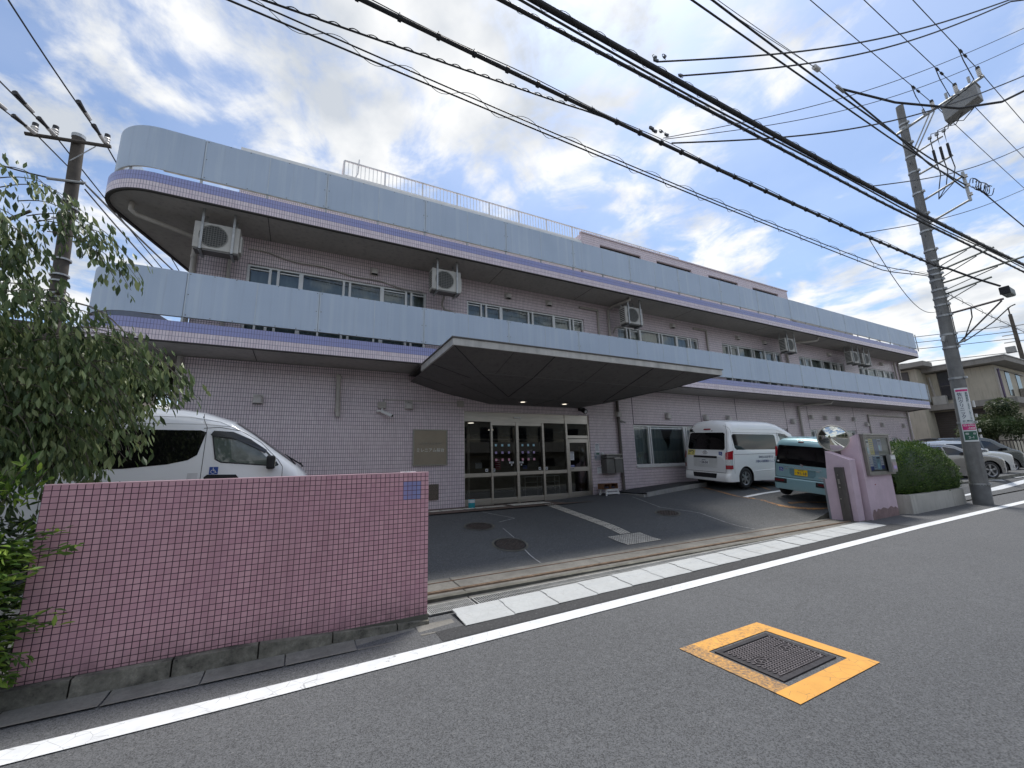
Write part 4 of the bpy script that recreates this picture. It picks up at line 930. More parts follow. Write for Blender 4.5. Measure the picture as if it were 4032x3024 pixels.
def wheelchair(c, ux, uz, nrm, s, parent, local=False, bgm=None, fgm=None, frame=True):
    """wheelchair symbol on a blue square; c centre, ux/uz unit vectors in the surface, nrm outward"""
    c, ux, uz, nrm = Vector(c), Vector(ux), Vector(uz), Vector(nrm); b = MB(); h = s/2
    P = lambda a, z, d: c+ux*a*s+uz*z*s+nrm*d
    if frame: b.face([P(-.54, -.54, .001), P(.54, -.54, .001), P(.54, .54, .001), P(-.54, .54, .001)], 1)
    b.face([P(-.5, -.5, .002), P(.5, -.5, .002), P(.5, .5, .002), P(-.5, .5, .002)], 0)
    def bar(x0, z0, x1, z1, w):
        d = Vector((x1-x0, z1-z0)).normalized(); n = Vector((-d.y, d.x))*w/2
        b.face([P(x0-n.x, z0-n.y, .004), P(x1-n.x, z1-n.y, .004), P(x1+n.x, z1+n.y, .004), P(x0+n.x, z0+n.y, .004)], 1)
    n = 12; b.face([P(-.06+.065*math.cos(2*math.pi*i/n), .35+.065*math.sin(2*math.pi*i/n), .004) for i in range(n)], 1)
    bar(-.06, .27, -.03, -.02, .08); bar(-.05, .12, .13, .12, .06); bar(-.04, -.02, .18, -.02, .08); bar(.16, -.0, .28, -.30, .08); bar(.25, -.30, .36, -.26, .06)
    pr = None
    for i in range(17):
        a = R(100+i*14.5); q = (-.06+.24*math.cos(a), -.14+.24*math.sin(a))
        if pr: bar(*pr, *q, .055)
        pr = q
    return b.build('wheelchair_sticker', [bgm or ink_b, fgm or paper], parent, local=local)
o = wheelchair((8.79, 10.992, 1.875), (1, 0, 0), (0, 0, 1), (0, -1, 0), .085, None, bgm=mat('stk_lb', (.04, .22, .42), .5)); tag(o, 'small blue wheelchair sticker on the tiles under the tall notice', 'sticker')
b = MB(); b.box(8.74, 9.0, 10.990, 10.996, 1.77, 2.03, 0); b.box(8.83, 8.95, 10.986, 10.99, 1.96, 2.02, 1); o = b.build('glass_plate', [mat('plate_clear', (.40, .41, .45), .2), sk['green']]); tag(o, 'small clear acrylic plate with a green label behind the wheelchair sticker', 'plate'); 
# stool with wooden shoe box
t = thing('plastic_stool', 'white plastic step stool under the wooden box beside the brown downpipe', 'stool', (8.95, 10.6, .6))
for z, s in ((.60, 1.0), (.70, .92)):
    b = MB(); hw, hd = .26*s, .17*s; zt = z+.16
    b.box(8.95-hw, 8.95+hw, 10.62-hd, 10.62+hd, zt-.02, zt); o = b.build('seat', white_pl, t, bevel=.008)
    for sx in (-1, 1):
        for sy in (-1, 1):
            b = MB(); P0 = Vector((8.95+sx*(hw-.03), 10.62+sy*(hd-.03), zt-.01)); P1 = Vector((8.95+sx*(hw+.02), 10.62+sy*(hd+.01), z+.002)); b.tube([P0, P1], .034, 8, r1=.022); b.build('leg', white_pl, t)
    b = MB(); b.box(8.95-hw, 8.95+hw, 10.62-hd-.01, 10.62-hd+.0, zt-.06, zt-.001); b.build('apron', white_pl, t)
t = thing('wooden_box', 'open brown wooden box with dark slippers resting on the white plastic stool', 'box', (8.9, 10.6, .86))
b = MB(); x0, x1, y0, y1, z0, z1 = 8.60, 9.18, 10.45, 10.75, .862, 1.03
for q in ((x0, x1, y0, y1, z0, z0+.015), (x0, x1, y0, y1, z1-.015, z1), (x0, x0+.015, y0, y1, z0+.015, z1-.015), (x1-.015, x1, y0, y1, z0+.015, z1-.015), (x0+.015, x1-.015, y1-.015, y1, z0+.015, z1-.015), (8.885, 8.9, y0, y1-.015, z0+.015, z1-.015)): b.box(*q)
b.build('case', wood, t)
for xc in (8.75, 9.0):
    b = MB(); b.tube([(xc-.09, 10.52, .90), (xc, 10.5, .915), (xc+.09, 10.52, .90)], .028, 8); b.build('slipper', mat('slipper', (.03, .03, .05), .8), t)
t = thing('paint_can', 'teal and white tin can standing at the foot of the entrance glass', 'can', (4.17, 10.55, .60))
b = MB(); b.lathe((4.17, 10.55, .60), (0, 0, 1), [(0, .086), (.006, .09), (.23, .09), (.24, .088)], 24); o = b.build('body', sk['teal'], t); autosmooth(o)
b = MB(); b.lathe((4.17, 10.55, .64), (0, 0, 1), [(.10, .0915), (.18, .0915)], 24); b.build('label_band', mat('can_white', (.6, .65, .66), .4), o)
b = MB(); b.lathe((4.17, 10.55, .838), (0, 0, 1), [(0, .092), (.012, .092), (.014, .08)], 24); b.build('rim', rust, t)

# ------------------------------------------------------------------ lilac sign structures, mirror, planter at the right of the gate
t = thing('notice_board_pillar', 'tall lilac plastered block with a sloping left shoulder carrying the notice case', 'pillar', (13.2, 5.4, .1))
b = MB(); YF = 5.25
pr = [(5.25, .08), (5.60, .08), (5.62, 1.2), (5.66, 1.83), (5.42, 2.12), (5.25, 2.20)]
for x, sgn in ((12.58, 1), (14.02, -1)): b.face([(x, y, z) for y, z in pr][::-sgn])
for i in range(len(pr)): a, c = pr[i], pr[(i+1) % len(pr)]; b.face([(12.58, *a), (14.02, *a), (14.02, *c), (12.58, *c)])
o = b.build('block', plaster_pink, t)
b = MB()
rr = random.Random(11); hs = [.16, .30, .31, .24, .33, .31, .30, .33, .34, .32, .31, .29, .33, .35, .33, .30, .31, .28, .24]; hs = [h*.8+rr.uniform(-.01, .01) for h in hs]
for k in range(18):
    x = 12.62+k*.0775; b.face([(x, YF-.003, .085), (x+.0775, YF-.003, .085), (x+.0775, YF-.003, .085+hs[k+1]), (x, YF-.003, .085+hs[k])])
b.build('bare_plaster_patch', concrete('plaster_bare', (.30, .21, .21), .7, 4, .2), t)
b = MB(); b.obox((13.05, YF-.004, .93), (.03, 0, .006), (0, .002, 0), (-.002, 0, .01)); b.build('paint_scratch', mat('scratch', (.25, .05, .06), .8), t)
t = thing('notice_case', 'weathered aluminium notice case with posters on the lilac block', 'notice board', (13.5, 5.1, 1.1))
x0, x1, z0, z1 = 12.72, 14.12, 1.16, 2.18; b = MB(); ya, yb = 5.175, 5.247
b.box(x0, x1, ya, yb, z0, z0+.09); b.box(x0, x1, ya, yb, z1-.07, z1); b.box(x0, x0+.10, ya, yb, z0+.09, z1-.07); b.box(x1-.10, x1, ya, yb, z0+.09, z1-.07)
b.build('frame', mat('case_alu', (.21, .20, .18), .45, .6, .2, 6, streak=.3), t, bevel=.004)
b = MB(); b.box(x0-.02, x1+.02, ya-.03, yb, z1+.002, z1+.03); b.build('hood', mat('case_alu2', (.33, .32, .30), .4, .5, .2, 6), t)
b = MB(); b.box(x0+.1, x1-.1, yb-.02, yb-.01, z0+.09, z1-.07); b.build('backboard', mat('case_back', (.16, .17, .16), .8), t)
rr = random.Random(21); yp = yb-.028
def poster(xa, xb, za, zb, m, kind):
    b = MB(); b.box(xa, xb, yp-.003, yp, za, zb, 0); h = zb-za; w_ = xb-xa
    if kind == 0:
        for i in range(7): b.box(xa+w_*.1, xa+w_*rr.uniform(.6, .9), yp-.005, yp-.003, zb-h*(.12+.12*i)-.006, zb-h*(.12+.12*i)+.006, 1)
    elif kind == 1:
        b.box(xa+w_*.1, xb-w_*.1, yp-.005, yp-.003, zb-h*.22, zb-h*.1, 1); b.box(xa+w_*.1, xa+w_*.55, yp-.005, yp-.003, za+h*.1, za+h*.5, 2)
        for i in range(4): b.box(xa+w_*.15, xa+w_*rr.uniform(.5, .9), yp-.005, yp-.003, zb-h*(.3+.08*i)-.003, zb-h*(.3+.08*i)+.003, 1)
    else:
        b.box(xa, xb, yp-.005, yp-.003, za, za+h*.28, 2)
        for i in range(5): b.box(xa+w_*.1, xa+w_*rr.uniform(.5, .9), yp-.005, yp-.003, zb-h*(.1+.12*i)-.004, zb-h*(.1+.12*i)+.004, 1)
    b.build('poster', [m, sk['navy'] if kind != 1 else ink, sk['navy'] if kind == 2 else sk['blue']], t)
zm = 1.66
poster(12.86, 13.05, zm+.02, zm+.40, paper, 1); poster(13.06, 13.27, zm+.02, zm+.42, sk['yellow'], 0); poster(13.29, 13.50, zm+.0, zm+.41, mat('poster_blue', (.06, .12, .30), .6), 0); poster(13.52, 13.72, zm+.10, zm+.42, mat('poster_lilac', (.42, .45, .58), .6), 1)
poster(12.87, 13.09, z0+.12, zm-.02, paper, 2); poster(13.10, 13.28, z0+.14, zm-.02, mat('poster_lb', (.45, .55, .65), .6), 0); poster(13.29, 13.50, z0+.13, zm-.01, mat('poster_sky', (.35, .52, .62), .6), 1); poster(13.51, 13.66, z0+.15, zm-.03, paper, 2)
b = MB(); b.box(x0+.1, x1-.1, yb-.04, yb-.03, zm-.012, zm+.002); b.build('glass_rail', alu, t)
b = MB(); b.face([(x0+.1, ya+.012, z0+.09), (x1-.1, ya+.012, z0+.09), (x1-.1, ya+.012, z1-.07), (x0+.1, ya+.012, z1-.07)]); b.build('glass_door', glass_case, t)
t = thing('leaflet_box', 'small clear leaflet holder with flyers fixed on the right side of the notice case', 'leaflet holder', (13.9, 5.04, 1.2))
b = MB(); b.box(13.72, 14.02, 5.09, 5.17, 1.22, 1.66); b.build('box', mat('leaflet_box', (.25, .25, .24), .3), t, bevel=.006)
b = MB(); b.box(13.76, 13.99, 5.078, 5.088, 1.54, 1.64, 0); b.box(13.76, 13.99, 5.078, 5.088, 1.27, 1.47, 1); b.box(13.80, 13.95, 5.074, 5.078, 1.30, 1.38, 2); b.build('flyer', [paper, mat('flyer', (.38, .30, .32), .5), sk['violet']], t)
# low lilac wall with the steel gate post
t = thing('gate_pillar', 'low lilac plastered wall with a slanted top and a steel lock post set in its face', 'pillar', (12.25, 5.6, .1))
pr = [(5.93, .1), (5.36, .1), (5.30, 1.56), (5.84, 1.82), (5.93, 1.12), (5.90, 1.08)]
pr = [(5.91, .1), (5.34, .1), (5.31, 1.565), (5.80, 1.80), (5.86, 1.10), (5.91, 1.09)]
b = MB(); xa, xb = 12.12, 12.42
b.face([(xa, y, z) for y, z in pr]); b.face([(xb, y, z) for y, z in pr][::-1])
for i in range(len(pr)): a, c = pr[i], pr[(i+1) % len(pr)]; b.face([(xa, *a), (xb, *a), (xb, *c), (xa, *c)])
b.build('wall_block', plaster_pink, t)
b = MB(); b.box(12.06, 12.11, 5.52, 5.64, .09, 1.39); b.box(12.02, 12.115, 5.44, 5.52, .09, 1.39); b.build('lock_post', mat('post_bronze', (.13, .12, .115), .45, .5, .15), t, bevel=.003)
b = MB(); b.box(12.052, 12.06, 5.555, 5.60, .98, 1.10); b.disc((12.05, 5.58, .90), (-1, 0, 0), .018, 10); b.disc((12.05, 5.58, 1.20), (-1, 0, 0), .012, 10); b.disc((12.05, 5.6, .62), (-1, 0, 0), .015, 10); b.build('latch', steel, t)
b = MB(); b.box(12.18, 12.26, 5.915, 5.99, .08, 1.09); b.build('grey_panel', plaster_grey, t)
# convex mirror
t = thing('convex_mirror', 'round convex traffic mirror on a thin brown pole behind the low lilac wall', 'mirror', (12.5, 5.75, .1))
b = MB(); b.tube([(12.5, 5.73, .1), (12.5, 5.73, 2.1)], .035, 12); b.build('pole', mat('mirror_pole', (.10, .06, .06), .5), t)
nrm = Vector((-.93, -.30, -.10)).normalized(); c = Vector((12.42, 5.70, 2.13)); r = .33; a_ = nrm.cross(Vector((0, 0, 1))).normalized(); u_ = a_.cross(nrm).normalized()*-1
def dome(c, nrm, r, depth, m, name, rings=12, seg=36, parent=None):
    b = MB(); a_ = nrm.cross(Vector((0, 0, 1))).normalized(); u_ = nrm.cross(a_); pr = None
    for i in range(rings+1):
        rr_ = r*i/rings; row = [b.v(c+a_*rr_*math.cos(2*math.pi*k/seg)+u_*rr_*math.sin(2*math.pi*k/seg)+nrm*depth*(1-(i/rings)**2)) for k in range(seg)]
        if pr:
            for k in range(seg): b.F.append([pr[k], pr[(k+1) % seg], row[(k+1) % seg], row[k]]); b.M.append(0)
        pr = row
    o = b.build(name, m, parent); autosmooth(o, 80); return o
dome(c+nrm*.02, nrm, r-.012, .085, mirror_m, 'mirror_face', parent=t)
b = MB(); pts = [c+a_*r*math.cos(2*math.pi*k/40)+u_*r*math.sin(2*math.pi*k/40)+nrm*.02 for k in range(41)]; b.tube(pts, .016, 8, caps=False); o = b.build('rim', mat('mirror_rim', (.5, .47, .42), .4), t); autosmooth(o, 60)
dome(c+nrm*.01, -nrm, r-.005, .05, white_pl, 'back_shell', parent=t)
b = MB(); b.tube([c-nrm*.05, Vector((12.5, 5.73, 2.05))], .02, 8); b.build('bracket', steel_d, t)
# planter
t = thing('planter', 'pale concrete planter box under the clipped hedge', 'planter', (16, 5.5, .1))
b = MB(); x0, x1, y0, y1, z0, z1 = 14.36, 18.0, 5.08, 6.0, .08, .60
for q in ((x0, x1, y0, y0+.12), (x0, x1, y1-.12, y1), (x0, x0+.12, y0+.12, y1-.12), (x1-.12, x1, y0+.12, y1-.12)): b.box(*q, z0, z1)
b.build('trough', concrete('planter_render', (.52, .51, .47), .82, 1.4, .12), t, bevel=.008)
b = MB(); b.box(x0+.12, x1-.12, y0+.12, y1-.12, .2, .52); b.build('soil', mat('soil', (.05, .04, .03), .9, 0, .4, 20), t)

# ------------------------------------------------------------------ foliage helpers
def leaves(name, pts, size, m, parent, rr, droop=.5, aspect=.38, fold=.25, outward=None):
    V = []; Fc = []
    for p in pts:
        p, nd_ = (p if isinstance(p, tuple) and len(p) == 2 and hasattr(p[0], 'x') else (p, None))
        d = Vector((rr.gauss(0, 1), rr.gauss(0, 1), rr.gauss(0, .6)-droop)).normalized()
        if nd_ is not None: d = (d*.55+nd_).normalized()
        s = size*rr.uniform(.6, 1.25); side = d.cross(Vector((rr.gauss(0, 1), rr.gauss(0, 1), rr.gauss(0, 1)+1.2))).normalized(); up = side.cross(d)
        w = s*aspect*.5; k = len(V)
        V += [p, p+d*s*.45+side*w+up*w*fold, p+d*s*.45-side*w+up*w*fold, p+d*s*.45-up*w*.1, p+d*s-up*s*.06, p+d*s*.78+side*w*.6+up*w*.1, p+d*s*.78-side*w*.6+up*w*.1]
        Fc += [(k, k+1, k+3), (k, k+3, k+2), (k+3, k+1, k+5, k+4), (k+3, k+4, k+6, k+2)]
    off = Vector(parent['_o']) if parent else Vector((0, 0, 0)); me = bpy.data.meshes.new(name); me.from_pydata([tuple(v-off) for v in V], [], Fc); me.materials.append(m)
    o = bpy.data.objects.new(name, me); COL.objects.link(o)
    if parent: o.parent = parent; o['_o'] = list(parent['_o'])
    else: o['_o'] = [0, 0, 0]
    return o
def rsph(rr): 
    while 1:
        v = Vector((rr.uniform(-1, 1), rr.uniform(-1, 1), rr.uniform(-1, 1)))
        if v.length < 1: return v

# hedge on the planter
rr = random.Random(4); t = thing('hedge', 'rounded clipped green hedge growing in the concrete planter', 'hedge', (16, 5.6, .55))
b = MB()
HX0, HX1 = 14.32, 18.62
def hshape(u, v):   # u along x 0..1, v angle around
    x = lerp(HX0, HX1, u); q = 2*u-1; e = max(.0, 1-abs(q)**(6 if q < 0 else 3.0))**.5
    hz = (.685+.035*math.sin(x*1.7)-.10*max(0, u-.55)/.45)*e+.03; hy = .50*e+.04
    cz = .52+hz*.98; c_, s_ = math.cos(v), math.sin(v); k = 2.6
    yy = math.copysign(abs(c_)**(2/k), c_)*hy; z_ = math.copysign(abs(s_)**(2/k), s_)*hz
    return Vector((x, 5.58+yy, cz+z_*.98)), Vector(((q**3)*1.2, c_, s_)).normalized()
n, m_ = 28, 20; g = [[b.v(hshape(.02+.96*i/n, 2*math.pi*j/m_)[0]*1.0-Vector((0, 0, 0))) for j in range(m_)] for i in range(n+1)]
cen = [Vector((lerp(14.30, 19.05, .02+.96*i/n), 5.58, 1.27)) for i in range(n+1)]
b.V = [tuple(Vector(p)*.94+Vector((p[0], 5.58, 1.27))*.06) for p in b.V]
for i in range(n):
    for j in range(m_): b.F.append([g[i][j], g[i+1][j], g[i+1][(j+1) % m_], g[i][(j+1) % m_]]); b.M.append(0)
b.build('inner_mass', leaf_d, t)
pts = []
for i in range(26000):
    u = rr.random(); v = rr.uniform(0, 2*math.pi)
    p, nn = hshape(u, v); lump = .05*math.sin(p.x*5+1.3)*math.sin(p.z*6+p.y*4); pts.append((p+nn*(rr.gauss(0, .032)+lump*1.3-.015+.04*math.sin(p.x*11+p.z*3)*math.sin(p.z*13+1)*math.sin(p.y*9)), (nn*.8+Vector((.25, 0, .55))).normalized()))
for k in range(40):
    u = rr.uniform(.1, .9); p, nn = hshape(u, R(90)+rr.gauss(0, .5)); d = Vector((rr.gauss(0, .2), rr.gauss(0, .2), 1)).normalized(); l = rr.uniform(.05, .20)
    for q in range(9): pts.append((p+d*l*q/9, d))
leaves('leaves', pts, .052, leaf_h, t, rr, .0, .42)
b = MB()
for x in (14.9, 15.7, 16.6, 17.5): b.tube([(x, 5.58, .45), (x+.03, 5.58, .9)], .025, 6)
b.build('stem', bark, t)

# ------------------------------------------------------------------ vehicles: x from the tail (0) to the nose (L), y left
class Car:
    def __init__(s, L, W, top, wheels, r, belt, tumble=.12, gc=.22, rnd=.16, crown=.03, rtop=.10, rear_r=.12, front_r=.3, under=.2):
        s.L, s.W, s.top, s.wheels, s.r, s.belt, s.tum, s.gc, s.crown, s.rt, s.rr, s.fr = L, W/2, top, wheels, r, belt, tumble, gc, crown, rtop, rear_r, front_r
    def zt(s, x):
        T = s.top
        if x <= T[0][0]: return T[0][1]
        for a, b in zip(T, T[1:]):
            if x <= b[0]: return lerp(a[1], b[1], (x-a[0])/(b[0]-a[0]+1e-9))
        return T[-1][1]
    def zb(s, x):
        z = s.gc+.06*max(0, 1-x/.5)+.05*max(0, 1-(s.L-x)/.5)
        for wx in s.wheels:
            d = abs(x-wx); ra = s.r+.055
            if d < ra: z = max(z, s.r+math.sqrt(ra*ra-d*d)*.98)
        return z
    def w(s, x):
        y = s.W
        if x < s.rr: y -= s.rr-math.sqrt(max(0, s.rr**2-(s.rr-x)**2))
        if s.L-x < s.fr: q = s.fr-(s.L-x); y -= (s.fr-math.sqrt(max(0, s.fr**2-q*q)))*.9
        return y
    def y(s, x, z):
        v = s.w(x)
        k = s.tum*max(0, z-s.belt)+.05*max(0, .45-z)
        v -= k
        d = s.zt(x)-z
        if d < s.rt: v -= (s.rt-math.sqrt(max(0, s.rt**2-(s.rt-max(d, 0))**2)))*1.0
        return max(v, .05)
    def body(s, m, parent, nm='body'):
        xs = sorted({0, *[s.L*i/46 for i in range(47)], *[p[0] for p in s.top if 0 <= p[0] <= s.L], *[wx+(s.r+.055)*math.cos(math.pi*k/14) for wx in s.wheels for k in range(15)], .02, .05, s.rr*.6, s.rr, s.L-.02, s.L-.06, s.L-.12})
        b = MB(); nr = 14; rings = []
        for x in xs:
            z0, z1 = s.zb(x), s.zt(x); ring = []
            zs = [lerp(z0, z1, 1-(1-i/nr)**1.5) for i in range(nr+1)]
            for z in zs: ring.append((x, s.y(x, z), z))
            yt = ring[-1][1]
            for k in range(1, 8): t_ = 1-2*k/8; ring.append((x, yt*t_, z1+s.crown*(1-t_*t_)))
            for z in zs[::-1]: ring.append((x, -s.y(x, z), z))
            rings.append([b.v(p) for p in ring])
        n = len(rings[0])
        for A, C in zip(rings, rings[1:]):
            for j in range(n):
                b.F.append([A[j], A[(j+1) % n], C[(j+1) % n], C[j]]); b.M.append(1 if j == n-1 else 0)
        for rg, sg in ((rings[0], 1), (rings[-1], -1)):
            for j in range(nr): b.F.append([rg[j], rg[j+1], rg[n-2-j], rg[n-1-j]][::sg]); b.M.append(0)
            b.F.append([rg[k] for k in range(nr, nr+9)][::sg]); b.M.append(0)
        o = b.build(nm, [m, black], parent, local=True); autosmooth(o, 32); return o
    def side_poly(s, pts, sgn, off=.004):
        return [(x, sgn*(s.y(x, z)+off), z) for x, z in pts]
    def side_panel(s, name, pts, m, parent, sides=(1, -1), off=.004, sub=1, smooth=True):
        r = []
        P = []
        for a, c in zip(pts, pts[1:]+pts[:1]):
            for k in range(sub): P.append((lerp(a[0], c[0], k/sub), lerp(a[1], c[1], k/sub)))
        for sg in sides:
            b = MB(); q = s.side_poly(P, sg, off); cx = sum(p[0] for p in pts)/len(pts); cz = sum(p[1] for p in pts)/len(pts); c = (cx, sg*(s.y(cx, cz)+off), cz)
            for i in range(len(q)): b.face([q[i], q[(i+1) % len(q)], c])
            r.append(b.build(name, m, parent, local=True))
        return r
    def seam(s, pts, parent, sides=(1, -1), r=.004, m=None, sub=6, name='panel_gap', off=.001):
        P = []
        for a, c in zip(pts, pts[1:]):
            for k in range(sub): P.append((lerp(a[0], c[0], k/sub), lerp(a[1], c[1], k/sub)))
        P.append(pts[-1])
        for sg in sides:
            b = MB(); b.tube(s.side_poly(P, sg, off), r, 4); b.build(name, m or dark, parent, local=True)
    def top_panel(s, name, xa, xb, wa, wb, m, parent, off=.006, n=10, ny=8):
        b = MB(); g = []
        for i in range(n+1):
            x = lerp(xa, xb, i/n); z = s.zt(x); yt = s.y(x, z); wd = lerp(wa, wb, i/n); dz = (s.zt(x+.01)-s.zt(x-.01))/.02; nn = Vector((-dz, 0, 1)).normalized(); row = []
            for j in range(ny+1):
                y = -wd+2*wd*j/ny; t_ = y/max(yt, .1); zz_ = z+s.crown*max(0, 1-t_*t_) if abs(t_) <= 1 else z-(abs(y)-yt)*.6
                if abs(t_) > 1: zz_ = s.zt(x)-min(s.rt, s.rt-math.sqrt(max(0, s.rt**2-(min(abs(y)-yt, s.rt))**2)))
                row.append(b.v(Vector((x, y, zz_))+nn*off))
            g.append(row)
        for i in range(n):
            for j in range(ny): b.F.append([g[i][j], g[i][j+1], g[i+1][j+1], g[i+1][j]]); b.M.append(0)
        o = b.build(name, m, parent, local=True, smooth=True); return o
    def wheel(s, wx, sg, parent, rim=alloy, spokes=6, width=.19, inset=.02, double=False, rim_r=.64):
        yo = sg*(s.W-inset); yi = sg*(s.W-inset-width); ax = Vector((0, sg, 0)); c = Vector((wx, yi, s.r)); w = width; r = s.r
        b = MB(); b.lathe(c, ax, [(0, r*.6), (0, r*.93), (.02, r*.99), (w*.3, r), (w*.7, r), (w-.02, r*.985), (w-.002, r*.92), (w, r*.78), (w-.01, r*rim_r), (w-.05, r*rim_r*.95)], 32); t = b.build('wheel', black, parent, local=True); autosmooth(t, 40)
        b = MB(); b.lathe(c, ax, [(w-.06, .01), (w-.06, r*rim_r*.97)], 32); b.build('brake_shadow', dark, t, local=True)
        b = MB(); ring = [(w-.05, r*rim_r*.90), (w-.012, r*rim_r*.93), (w-.004, r*rim_r), (w-.02, r*rim_r*1.01)]
        n = 32; rr_ = []
        for d, q in ring: rr_.append([b.v(c+ax*d+Vector((math.cos(2*math.pi*k/n), 0, math.sin(2*math.pi*k/n)))*q) for k in range(n)])
        for A, C in zip(rr_, rr_[1:]):
            for k in range(n): b.F.append([A[k], A[(k+1) % n], C[(k+1) % n], C[k]]); b.M.append(0)
        b.lathe(c, ax, [(w-.05, r*.14), (w-.018, r*.13), (w-.012, r*.06)], 16)
        for k in range(spokes):
            a0 = 2*math.pi*k/spokes+.3
            for da in ((-.11, .11) if double else (0,)):
                a = a0+da; d = Vector((math.cos(a), 0, math.sin(a))); tq = Vector((-math.sin(a), 0, math.cos(a))); wd = .018 if double else .032*(r/.33)
                b.obox(c+ax*(w-.035)+d*r*rim_r*.5, d*r*rim_r*.45, tq*wd*.9, ax*.010)
        b.build('rim', rim, t, local=True); return t
def plate(parent, c, ux, uz, nrm, bgm, fgm, num, area, kana, w=.33, h=.165):
    c, ux, uz, nrm = map(Vector, (c, ux, uz, nrm)); b = MB(); b.obox(c, ux*w/2, uz*h/2, nrm*.004); o = b.build('number_plate', bgm, parent, local=True)
    M = Matrix((ux, uz, nrm)).transposed()
    text(num, .105, c+nrm*.006-uz*.025+ux*.025, o, fgm, rot=M, local=True, ext=.0008, sx=.98, bold=.0022, name='plate_text'); text(area, .038, c+nrm*.006+uz*.055, o, fgm, rot=M, local=True, ext=.0008, name='plate_text', bold=.0006); text(kana, .035, c+nrm*.006-ux*.135-uz*.02, o, fgm, rot=M, local=True, ext=.0008, name='plate_text', bold=.0006)
    return o
def hiace(t, L, W, Ht, wide):
    k = Ht/2.28
    prof = [(0, 1.02), (.03, 1.10), (.12, 1.62), (.22, 2.02*k), (.30, 2.16*k), (.42, 2.24*k), (.7, 2.275*k), (L*.5, 2.285*k), (L-2.1, 2.27*k), (L-1.76, 2.22*k), (L-1.34, 2.08*k), (L-1.02, 1.88), (L-.72, 1.64), (L-.46, 1.44), (L-.32, 1.33), (L-.2, 1.20), (L-.08, 1.02), (L-.02, .85), (L, .7)]
    c = Car(L, W, prof, (1.25 if wide else .86, L-1.0), .335, 1.12, tumble=.10, gc=.24, crown=.05, rtop=.22, rear_r=.13, front_r=.42)
    o = c.body(carwhite, t); return c
# ---- left van behind the tiled wall (right flank towards the street)
XN = .30; Lv = 5.38
vl = thing('minibus', 'white high roof minibus behind the pink tiled wall, nose towards the entrance', 'van', (XN-Lv, 8.94, .44))
c = hiace(vl, Lv, 1.88, 2.30, True); S_ = lambda s: Lv-s
gw = mat('glass_van_rear', (.004, .004, .005), .04, 0, 0, spec=.5)
c.side_panel('side_window', [(S_(1.66), 1.90), (S_(1.74), 1.93), (S_(5.0), 1.94), (S_(5.06), 1.88), (S_(5.06), 1.40), (S_(5.0), 1.34), (S_(3.2), 1.345), (S_(2.6), 1.35), (S_(2.1), 1.40), (S_(1.85), 1.46), (S_(1.74), 1.54)], gw, vl, sub=3)
fw = [(S_(1.66), 1.88), (S_(1.62), 1.915), (S_(1.35), 1.90), (S_(1.1), 1.80), (S_(.85), 1.62), (S_(.70), 1.45), (S_(.66), 1.38), (S_(.70), 1.355), (S_(1.45), 1.40), (S_(1.53), 1.45)]
fw = [(x+.0, z) for x, z in [(S_(1.58), 1.88), (S_(1.54), 1.915), (S_(1.3), 1.90), (S_(1.05), 1.78), (S_(.82), 1.60), (S_(.66), 1.42), (S_(.62), 1.36), (S_(.66), 1.345), (S_(1.42), 1.42), (S_(1.50), 1.47)]]
for w_ in c.side_panel('door_window', fw, glass_l, vl, sub=3): pass
c.seam([fw[i] for i in (0, 1, 2, 3, 4, 5, 6, 7, 8, 9, 0)], vl, r=.011, m=black, name='window_seal')
c.side_panel('rain_visor', [(S_(1.60), 1.86), (S_(1.56), 1.925), (S_(1.3), 1.91), (S_(1.05), 1.79), (S_(.80), 1.61), (S_(.82), 1.56), (S_(1.08), 1.71), (S_(1.33), 1.82), (S_(1.55), 1.83)], mat('visor', (.03, .032, .035), .15), vl, sides=(-1,), off=.022, sub=2)
c.side_panel('inner_view', [(S_(1.33), 1.80), (S_(1.05), 1.72), (S_(.86), 1.56), (S_(.76), 1.45), (S_(1.2), 1.42), (S_(1.28), 1.47)], mat('glass_through', (.20, .22, .20), .05, 0, .35, 4), vl, sides=(-1,), off=.006)
c.seam([(S_(1.74), 2.16), (S_(1.66), 1.98), (S_(1.66), 1.2), (S_(1.68), .6)], vl); c.seam([(S_(1.70), 1.965), (S_(1.5), 1.985), (S_(1.2), 1.93), (S_(.9), 1.74), (S_(.62), 1.44), (S_(.55), 1.33), (S_(.54), .7)], vl)
c.seam([(.3, 2.03), (S_(1.7), 2.03), (S_(1.35), 2.0)], vl, r=.003, m=mat('seam_grey', (.3, .3, .3), .5)); c.seam([(.3, 2.16), (S_(1.9), 2.15), (S_(1.5), 2.08), (S_(1.1), 1.88)], vl, r=.008, m=carwhite, name='roof_bead')
c.seam([(S_(1.74), 2.21), (S_(1.72), 2.12)], vl)
c.seam([(S_(3.4), .6), (S_(3.4), 1.9)], vl, r=.003)
c.top_panel('windshield', S_(1.30), S_(.36), .62, .74, glass_c, vl)
c.side_panel('door_handle', [(S_(1.62), 1.19), (S_(1.58), 1.23), (S_(1.2), 1.22), (S_(1.16), 1.17), (S_(1.18), 1.12), (S_(1.6), 1.12)], dark, vl, sides=(-1,), off=.004)
c.side_panel('fuel_badge', [(S_(1.83), 1.26), (S_(1.70), 1.26), (S_(1.70), 1.14), (S_(1.83), 1.14)], mat('van_shade', (.6, .6, .6), .3), vl, sides=(-1,))
wheelchair((S_(1.50), -(c.y(S_(1.5), 1.29)+.006), 1.29), (1, 0, 0), (0, 0, 1), (0, -1, 0), .115, vl, local=True)
